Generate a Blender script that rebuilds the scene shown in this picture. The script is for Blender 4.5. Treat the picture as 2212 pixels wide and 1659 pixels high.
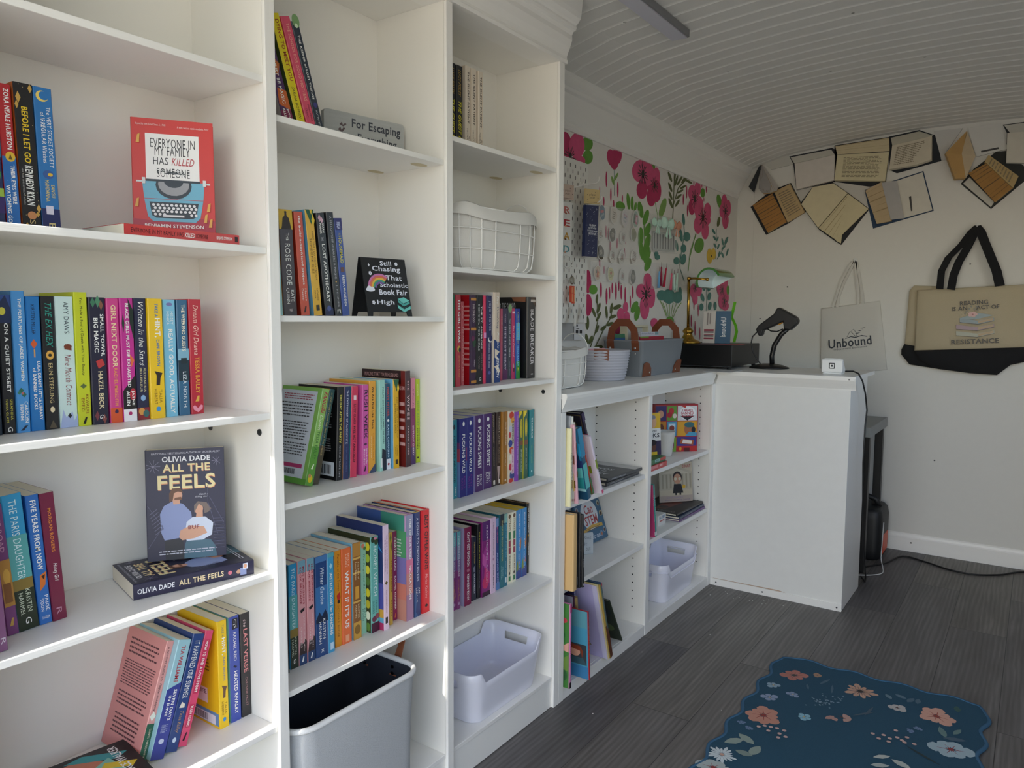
SKY_STRENGTH,SUN_ENERGY,EXPOSURE=.3,4.0,1.05
CAMAX=[(.815617,.572077,-.086591),(.574577,-.818436,.00493),(.068049,.053774,.996232)]
import bpy, math, random
from mathutils import Vector, Matrix
for o in list(bpy.data.objects): bpy.data.objects.remove(o)
SC=bpy.context.scene; COL=SC.collection
# ---------------------------------------------------------------- camera
cam=bpy.data.cameras.new('camera'); camo=bpy.data.objects.new('camera',cam); COL.objects.link(camo)
cam.sensor_width=36; cam.lens=26.365; cam.clip_start=.02; cam.clip_end=200
FW,RT,UP=[Vector(v) for v in CAMAX]
camo.matrix_world=Matrix(((RT.x,UP.x,-FW.x,0),(RT.y,UP.y,-FW.y,-1.13),(RT.z,UP.z,-FW.z,1.152),(0,0,0,1)))
SC.camera=camo
# ---------------------------------------------------------------- sky, sun, exposure
wd=bpy.data.worlds.new('world'); SC.world=wd; wd.use_nodes=True
nt=wd.node_tree; bg=nt.nodes['Background']
sky=nt.nodes.new('ShaderNodeTexSky'); sky.sky_type='NISHITA'; sky.sun_disc=False
sky.sun_elevation=math.radians(47); sky.sun_rotation=math.radians(-93); sky.air_density=1.0; sky.dust_density=1.6; sky.ozone_density=1.0
nt.links.new(sky.outputs[0],bg.inputs[0]); bg.inputs[1].default_value=SKY_STRENGTH
sun=bpy.data.lights.new('sun','SUN'); sun.energy=SUN_ENERGY; sun.angle=math.radians(.6); sun.color=(1,.95,.86)
suno=bpy.data.objects.new('sun',sun); COL.objects.link(suno)
suno.rotation_euler=Vector((1,.058,-1.1)).to_track_quat('-Z','Y').to_euler()
# portal across the open rear doorway: only guides the sampling of the sky that shines in
pl=bpy.data.lights.new('doorway_portal','AREA'); pl.shape='RECTANGLE'; pl.size=1.7; pl.size_y=2.0; pl.cycles.is_portal=True
plo=bpy.data.objects.new('doorway_portal',pl); COL.objects.link(plo); plo.location=(-.12,-.88,1.0)
plo.rotation_euler=(math.radians(90),0,math.radians(-90))
pw=bpy.data.lights.new('added_window_portal','AREA'); pw.shape='RECTANGLE'; pw.size=1.3; pw.size_y=.72; pw.cycles.is_portal=True
pwo=bpy.data.objects.new('added_window_portal',pw); COL.objects.link(pwo); pwo.location=(2.4,-1.80,1.36); pwo.rotation_euler=(math.radians(90),0,0)  # guides sky sampling through the window added in the right wall
SC.view_settings.view_transform='Standard'; SC.view_settings.look='None'; SC.view_settings.exposure=EXPOSURE; SC.view_settings.gamma=1; SC.view_settings.use_curve_mapping=False
SC.cycles.use_denoising=True; SC.cycles.max_bounces=10; SC.cycles.diffuse_bounces=7; SC.cycles.sample_clamp_indirect=6; SC.cycles.caustics_reflective=False; SC.cycles.caustics_refractive=False
# ---------------------------------------------------------------- materials
def lin(h):
    o=[]
    for i in (0,2,4):
        c=int(h[i:i+2],16)/255; o.append(c/12.92 if c<=.04045 else ((c+.055)/1.055)**2.4)
    return (o[0],o[1],o[2],1)
MATS={}
def mat(h,rough=.5,metal=0,spec=.5,coat=0,bump=None,alpha=1,trans=0,emit=0,mott=0):
    """procedural surface: colour h with optional mottling and bump noise. bump=(scale(x,y,z), strength)"""
    k=(h,rough,metal,spec,coat,bump,alpha,trans,emit,mott)
    if k in MATS: return MATS[k]
    m=bpy.data.materials.new('surface_'+h); m.use_nodes=True; n=m.node_tree.nodes; l=m.node_tree.links; b=n['Principled BSDF']
    c=lin(h)
    b.inputs['Base Color'].default_value=c; b.inputs['Roughness'].default_value=rough; b.inputs['Metallic'].default_value=metal
    b.inputs['Specular IOR Level'].default_value=spec; b.inputs['Coat Weight'].default_value=coat; b.inputs['Coat Roughness'].default_value=.15
    b.inputs['Alpha'].default_value=alpha; b.inputs['Transmission Weight'].default_value=trans
    if bump or mott:
        tc=n.new('ShaderNodeTexCoord'); mp=n.new('ShaderNodeMapping'); l.new(tc.outputs['Object'],mp.inputs[0])
        nz=n.new('ShaderNodeTexNoise'); nz.inputs['Detail'].default_value=4; l.new(mp.outputs[0],nz.inputs['Vector'])
        mp.inputs['Scale'].default_value=bump[0] if bump else (14,14,14); nz.inputs['Scale'].default_value=1
        if bump:
            bp=n.new('ShaderNodeBump'); bp.inputs['Strength'].default_value=bump[1]; bp.inputs['Distance'].default_value=.002
            l.new(nz.outputs[0],bp.inputs['Height']); l.new(bp.outputs[0],b.inputs['Normal'])
        if mott:
            mx=n.new('ShaderNodeMix'); mx.data_type='RGBA'; mx.inputs[6].default_value=tuple(q*(1-mott) for q in c[:3])+(1,); mx.inputs[7].default_value=tuple(min(1,q*(1+mott)) for q in c[:3])+(1,)
            l.new(nz.outputs[0],mx.inputs[0]); l.new(mx.outputs[2],b.inputs['Base Color'])
    MATS[k]=m; return m
ink=lambda h: mat(h,.42)
WHITE=mat('eceae4',.42,bump=((30,30,30),.03)); BOARD=mat('efeeea',.36,bump=((8,90,8),.05)); STILE=mat('efeeea',.4,bump=((160,160,9),.16))
EDGE=mat('efeeea',.4,bump=((9,160,160),.16)); PAPER=mat('e6dfcb',.8,bump=((900,20,20),.12)); PAPERW=mat('e9e6de',.8,bump=((900,20,20),.12))
# ---------------------------------------------------------------- mesh builder
class MB:
    def __init__(s): s.v=[];s.f=[];s.i=[];s.s=[];s.ms=[]
    def mi(s,m):
        if isinstance(m,str): m=ink(m)
        if m not in s.ms: s.ms.append(m)
        return s.ms.index(m)
    def add(s,vs,fs,m,sm=False):
        b=len(s.v); s.v+= [tuple(q) for q in vs]; k=s.mi(m)
        for f in fs: s.f.append([b+i for i in f]); s.i.append(k); s.s.append(sm)
    def poly(s,pts,m): s.add(pts,[range(len(pts))],m)
    def box(s,x0,x1,y0,y1,z0,z1,m,c=0):
        if c:                                    # chamfered box: edges cut by c
            v=[];
            for z,q in ((z0,c),(z0+c,0),(z1-c,0),(z1,c)):
                a,b_,d,e=x0+q,x1-q,y0+q,y1-q
                if q==0: v+=[(x0+c,y0,z),(x1-c,y0,z),(x1,y0+c,z),(x1,y1-c,z),(x1-c,y1,z),(x0+c,y1,z),(x0,y1-c,z),(x0,y0+c,z)]
                else: v+=[(x0+c,d,z),(x1-c,d,z),(b_,y0+c,z),(b_,y1-c,z),(x1-c,e,z),(x0+c,e,z),(a,y1-c,z),(a,y0+c,z)]
            f=[[7,6,5,4,3,2,1,0],[24,25,26,27,28,29,30,31]]
            for r in range(3):
                for j in range(8): f.append([r*8+j,r*8+(j+1)%8,r*8+8+(j+1)%8,r*8+8+j])
            s.add(v,f,m); return
        v=[(x0,y0,z0),(x1,y0,z0),(x1,y1,z0),(x0,y1,z0),(x0,y0,z1),(x1,y0,z1),(x1,y1,z1),(x0,y1,z1)]
        s.add(v,[[3,2,1,0],[4,5,6,7],[0,1,5,4],[1,2,6,5],[2,3,7,6],[3,0,4,7]],m)
    def loft(s,rings,m,closed=True,caps=True,sm=True):
        n=len(rings[0]); v=[p for r in rings for p in r]; f=[]
        for a in range(len(rings)-1):
            for j in range(n if closed else n-1): f.append([a*n+j,a*n+(j+1)%n,(a+1)*n+(j+1)%n,(a+1)*n+j])
        s.add(v,f,m,sm)
        if caps and closed:
            b=len(s.v)-len(v); k=s.mi(m)
            for r in ([b+j for j in range(n)][::-1],[b+(len(rings)-1)*n+j for j in range(n)]): s.f.append(r); s.i.append(k); s.s.append(False)
    def tube(s,path,r,m,seg=8,closed=False):
        P=[Vector(p) for p in path]; rings=[]; n=len(P); up=None
        for i,p in enumerate(P):
            a=P[i-1] if (i or closed) else P[0]; b=P[(i+1)%n] if (i<n-1 or closed) else P[-1]
            t=(b-a).normalized()
            if up is None: up=t.orthogonal().normalized()
            up=(up-t*up.dot(t)).normalized(); w=t.cross(up); rr=r[i] if isinstance(r,(list,tuple)) else r
            rings.append([p+(up*math.cos(q)+w*math.sin(q))*rr for q in [2*math.pi*j/seg for j in range(seg)]])
        if closed: rings.append(rings[0])
        s.loft(rings,m,caps=not closed)
    def lathe(s,prof,c,m,seg=24,caps=True):
        s.loft([[(c[0]+r*math.cos(2*math.pi*j/seg),c[1]+r*math.sin(2*math.pi*j/seg),c[2]+z) for j in range(seg)] for r,z in prof],m,caps=caps)
    def slab(s,pts,nrm,th,m,side=None):          # polygon thickened along -nrm; front face at pts
        n=Vector(nrm).normalized()*th; A=[Vector(p) for p in pts]; k=len(A)
        s.add(A+[p-n for p in A],[list(range(k)),list(range(2*k-1,k-1,-1))],m)
        b=len(s.v)-2*k; q=s.mi(side or m)
        for j in range(k): s.f.append([b+j,b+k+j,b+k+(j+1)%k,b+(j+1)%k]); s.i.append(q); s.s.append(False)
    def ribbon(s,path,wv,th,m):                  # strap: rectangle section swept along path, width vector per point
        rings=[]; P=[Vector(p) for p in path]
        for i,p in enumerate(P):
            t=(P[min(i+1,len(P)-1)]-P[max(i-1,0)]).normalized(); w=Vector(wv[i] if isinstance(wv,list) else wv); n=t.cross(w).normalized()*th
            rings.append([p-w/2-n/2,p+w/2-n/2,p+w/2+n/2,p-w/2+n/2])
        s.loft(rings,m,sm=False)
    def build(s,name,parent=None,loc=None,rot=None,kind=None,bev=0):
        me=bpy.data.meshes.new(name); me.from_pydata(s.v,[],s.f)
        for m in s.ms: me.materials.append(m)
        me.polygons.foreach_set('material_index',s.i); me.polygons.foreach_set('use_smooth',s.s); me.update()
        o=bpy.data.objects.new(name,me); COL.objects.link(o)
        if parent: o.parent=parent
        if loc: o.location=loc
        if rot: o.rotation_euler=rot
        if kind: o['kind']=kind
        if bev:
            b=o.modifiers.new('bevel','BEVEL'); b.width=bev; b.segments=2; b.limit_method='ANGLE'
        return o
def thing(name,label,cat,loc=(0,0,0),rot=(0,0,0),group=None):
    o=bpy.data.objects.new(name,None); COL.objects.link(o); o.location=loc; o.rotation_euler=rot; o.empty_display_size=.02
    return tag(o,label,cat,group)
def tag(o,label,cat,group=None):
    o['label']=' '.join(label.split()[:16]); o['category']=cat
    if group: o['group']=group
    return o
def dup(root,loc,rot,label):
    r=root.copy(); COL.objects.link(r); r.location=loc; r.rotation_euler=rot; r['label']=label
    for ch in list(root.children):
        c=ch.copy(); COL.objects.link(c); c.parent=r
    return r
# ---------------------------------------------------------------- lettering and printed shapes
_tc=bpy.data.curves.new('lettering','FONT'); _tc.resolution_u=2; _to=bpy.data.objects.new('lettering',_tc); TXT={}
def text(sx,st=''):
    k=(sx,st)
    if k not in TXT:
        _tc.body=sx; _tc.shear=.32 if ('i' in st or 's' in st) else 0; _tc.offset=.02 if 'b' in st else (-.004 if 's' in st else 0); _tc.space_character=1.06
        me=_to.to_mesh(); vs=[(v.co.x,v.co.y) for v in me.vertices]; fs=[list(p.vertices) for p in me.polygons]; _to.to_mesh_clear()
        if not vs: vs=[(0,0),(1,0),(0,1)];fs=[]
        x0=min(v[0] for v in vs);x1=max(v[0] for v in vs);y0=min(v[1] for v in vs);y1=max(v[1] for v in vs)
        TXT[k]=([((a-x0)/(x1-x0 or 1),(b-y0)/(y1-y0 or 1)) for a,b in vs],fs)
    return TXT[k]
def decal(M,fn,items,spine=False,lay=0):
    """print items on a surface. fn(u,v,layer) -> point; spine items give (a0,a1,b0,b1), faces (u0,v0,u1,v1)"""
    for it in items:
        k=it[0]; lay+=1
        if k in 'tr':
            if k=='t': a,b,c,d,col=it[2:7]
            else: a,b,c,d,col=it[1:6]
            if spine: u0,u1,v0,v1=a,b,c,d
            else: u0,v0,u1,v1=a,b,c,d
            if k=='r': M.poly([fn(u0,v0,lay),fn(u1,v0,lay),fn(u1,v1,lay),fn(u0,v1,lay)],col)
            else:
                vs,fs=text(it[1],it[7] if len(it)>7 else '')
                M.add([fn(u0+p*(u1-u0),v0+q*(v1-v0),lay) for p,q in vs],fs,col)
        elif k=='e':
            _,u,v,ru,rv,col=it; M.poly([fn(u+ru*math.cos(t*math.pi/9),v+rv*math.sin(t*math.pi/9),lay) for t in range(18)],col)
        elif k=='p':
            M.poly([fn(u,v,lay) for u,v in it[1]],it[2])
        elif k=='ln':                                   # stroked line: pts, half widths (u,v), colour
            pts,w,col=it[1:4]
            for (a,b),(c,d) in zip(pts,pts[1:]):
                q=math.hypot(c-a,d-b) or 1; nx,ny=-(d-b)/q*w,(c-a)/q*w
                M.poly([fn(a-nx,b-ny,lay),fn(c-nx,d-ny,lay),fn(c+nx,d+ny,lay),fn(a+nx,b+ny,lay)],col)
        elif k=='para':                                 # lines of small print as word dashes
            u0,v0,u1,v1,n,col=it[1:7]; rnd=random.Random(n*7+int(u0*100)); h=(v1-v0)/n
            for j in range(n):
                u=u0+rnd.uniform(0,.05)*(u1-u0); e=u1-rnd.uniform(0,.12)*(u1-u0); y=v1-(j+.72)*h
                while u<e:
                    w=rnd.uniform(.03,.1)*(u1-u0); w=min(w,e-u); M.poly([fn(u,y,lay),fn(u+w,y,lay),fn(u+w,y+h*.4,lay),fn(u,y+h*.4,lay)],col); u+=w+.014*(u1-u0)
        elif k=='bars':
            u0,v0,u1,v1,n,col=it[1:7]; rnd=random.Random(9)
            for j in range(n):
                a=u0+(u1-u0)*j/n; w=(u1-u0)/n*rnd.choice((.3,.5,.7)); M.poly([fn(a,v0,lay),fn(a+w,v0,lay),fn(a+w,v1,lay),fn(a,v1,lay)],col)
def face(O,U,V,eps=.0002,step=.00004):
    O,U,V=Vector(O),Vector(U),Vector(V); N=U.cross(V).normalized()
    return lambda u,v,l=0: O+U*u+V*v+N*(eps+step*l)
# ---------------------------------------------------------------- books
def book_parts(root,th,h,W,bg,spine=(),lf=None,lfd=(),hb=False,pg=None,dj=None,fc=None,fcd=(),rough=.4):
    """book standing: x thickness, y depth (spine at y=0), z height; back cover on x=0, front cover on x=th"""
    t=.0024 if hb else .0007; ov=.003 if hb else 0
    if th<.008: t=min(t,.0012)
    cm=mat(bg,rough,coat=.15); M=MB(); c=min(.0045 if hb else .0012,th*.3)
    out=[(0,W),(0,c)]+([(c*.3,c*.3)] if hb else [])+[(c,0),(th-c,0)]+([(th-c*.3,c*.3)] if hb else [])+[(th,c),(th,W)]
    inn=[(th-t,W),(th-t,c+t),(t,c+t),(t,W)]
    # U shaped cover
    ring=out+inn; n=len(ring); no=len(out)
    v=[(x,y,0) for x,y in ring]+[(x,y,h) for x,y in ring]; f=[]
    for j in range(n): f.append([j,(j+1)%n,n+(j+1)%n,n+j])
    M.add(v,f,cm)
    k=len(M.v)-2*n; q=M.mi(mat(dj,.5) if dj else cm)
    for z in (0,n):
        for quad in ([0,1,no+2,no+3],[no-2,no-1,no,no+1],list(range(1,no-1))+[no+1,no+2]):
            M.f.append([k+z+i for i in (quad if z else quad[::-1])]); M.i.append(q); M.s.append(False)
    decal(M,face((0,0,h),(0,0,-h),(th,0,0)),spine,True)
    L=face((0,W,0),(0,-W,0),(0,0,h)); Fr=face((th,0,0),(0,W,0),(0,0,h))
    if lf: decal(M,L,[('r',.0,.0,1-c/W,1,lf)])
    decal(M,L,lfd,False,2)
    if fc: decal(M,Fr,[('r',c/W,0,1,1,fc)])
    decal(M,Fr,fcd,False,2)
    M.build('cover',root)
    P=MB(); P.box(t+.0001,th-t-.0001,c+t+.0003,W-(.004 if hb else .0006),ov,h-ov,mat(pg,.8) if pg else PAPER); P.build('page_block',root)
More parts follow.
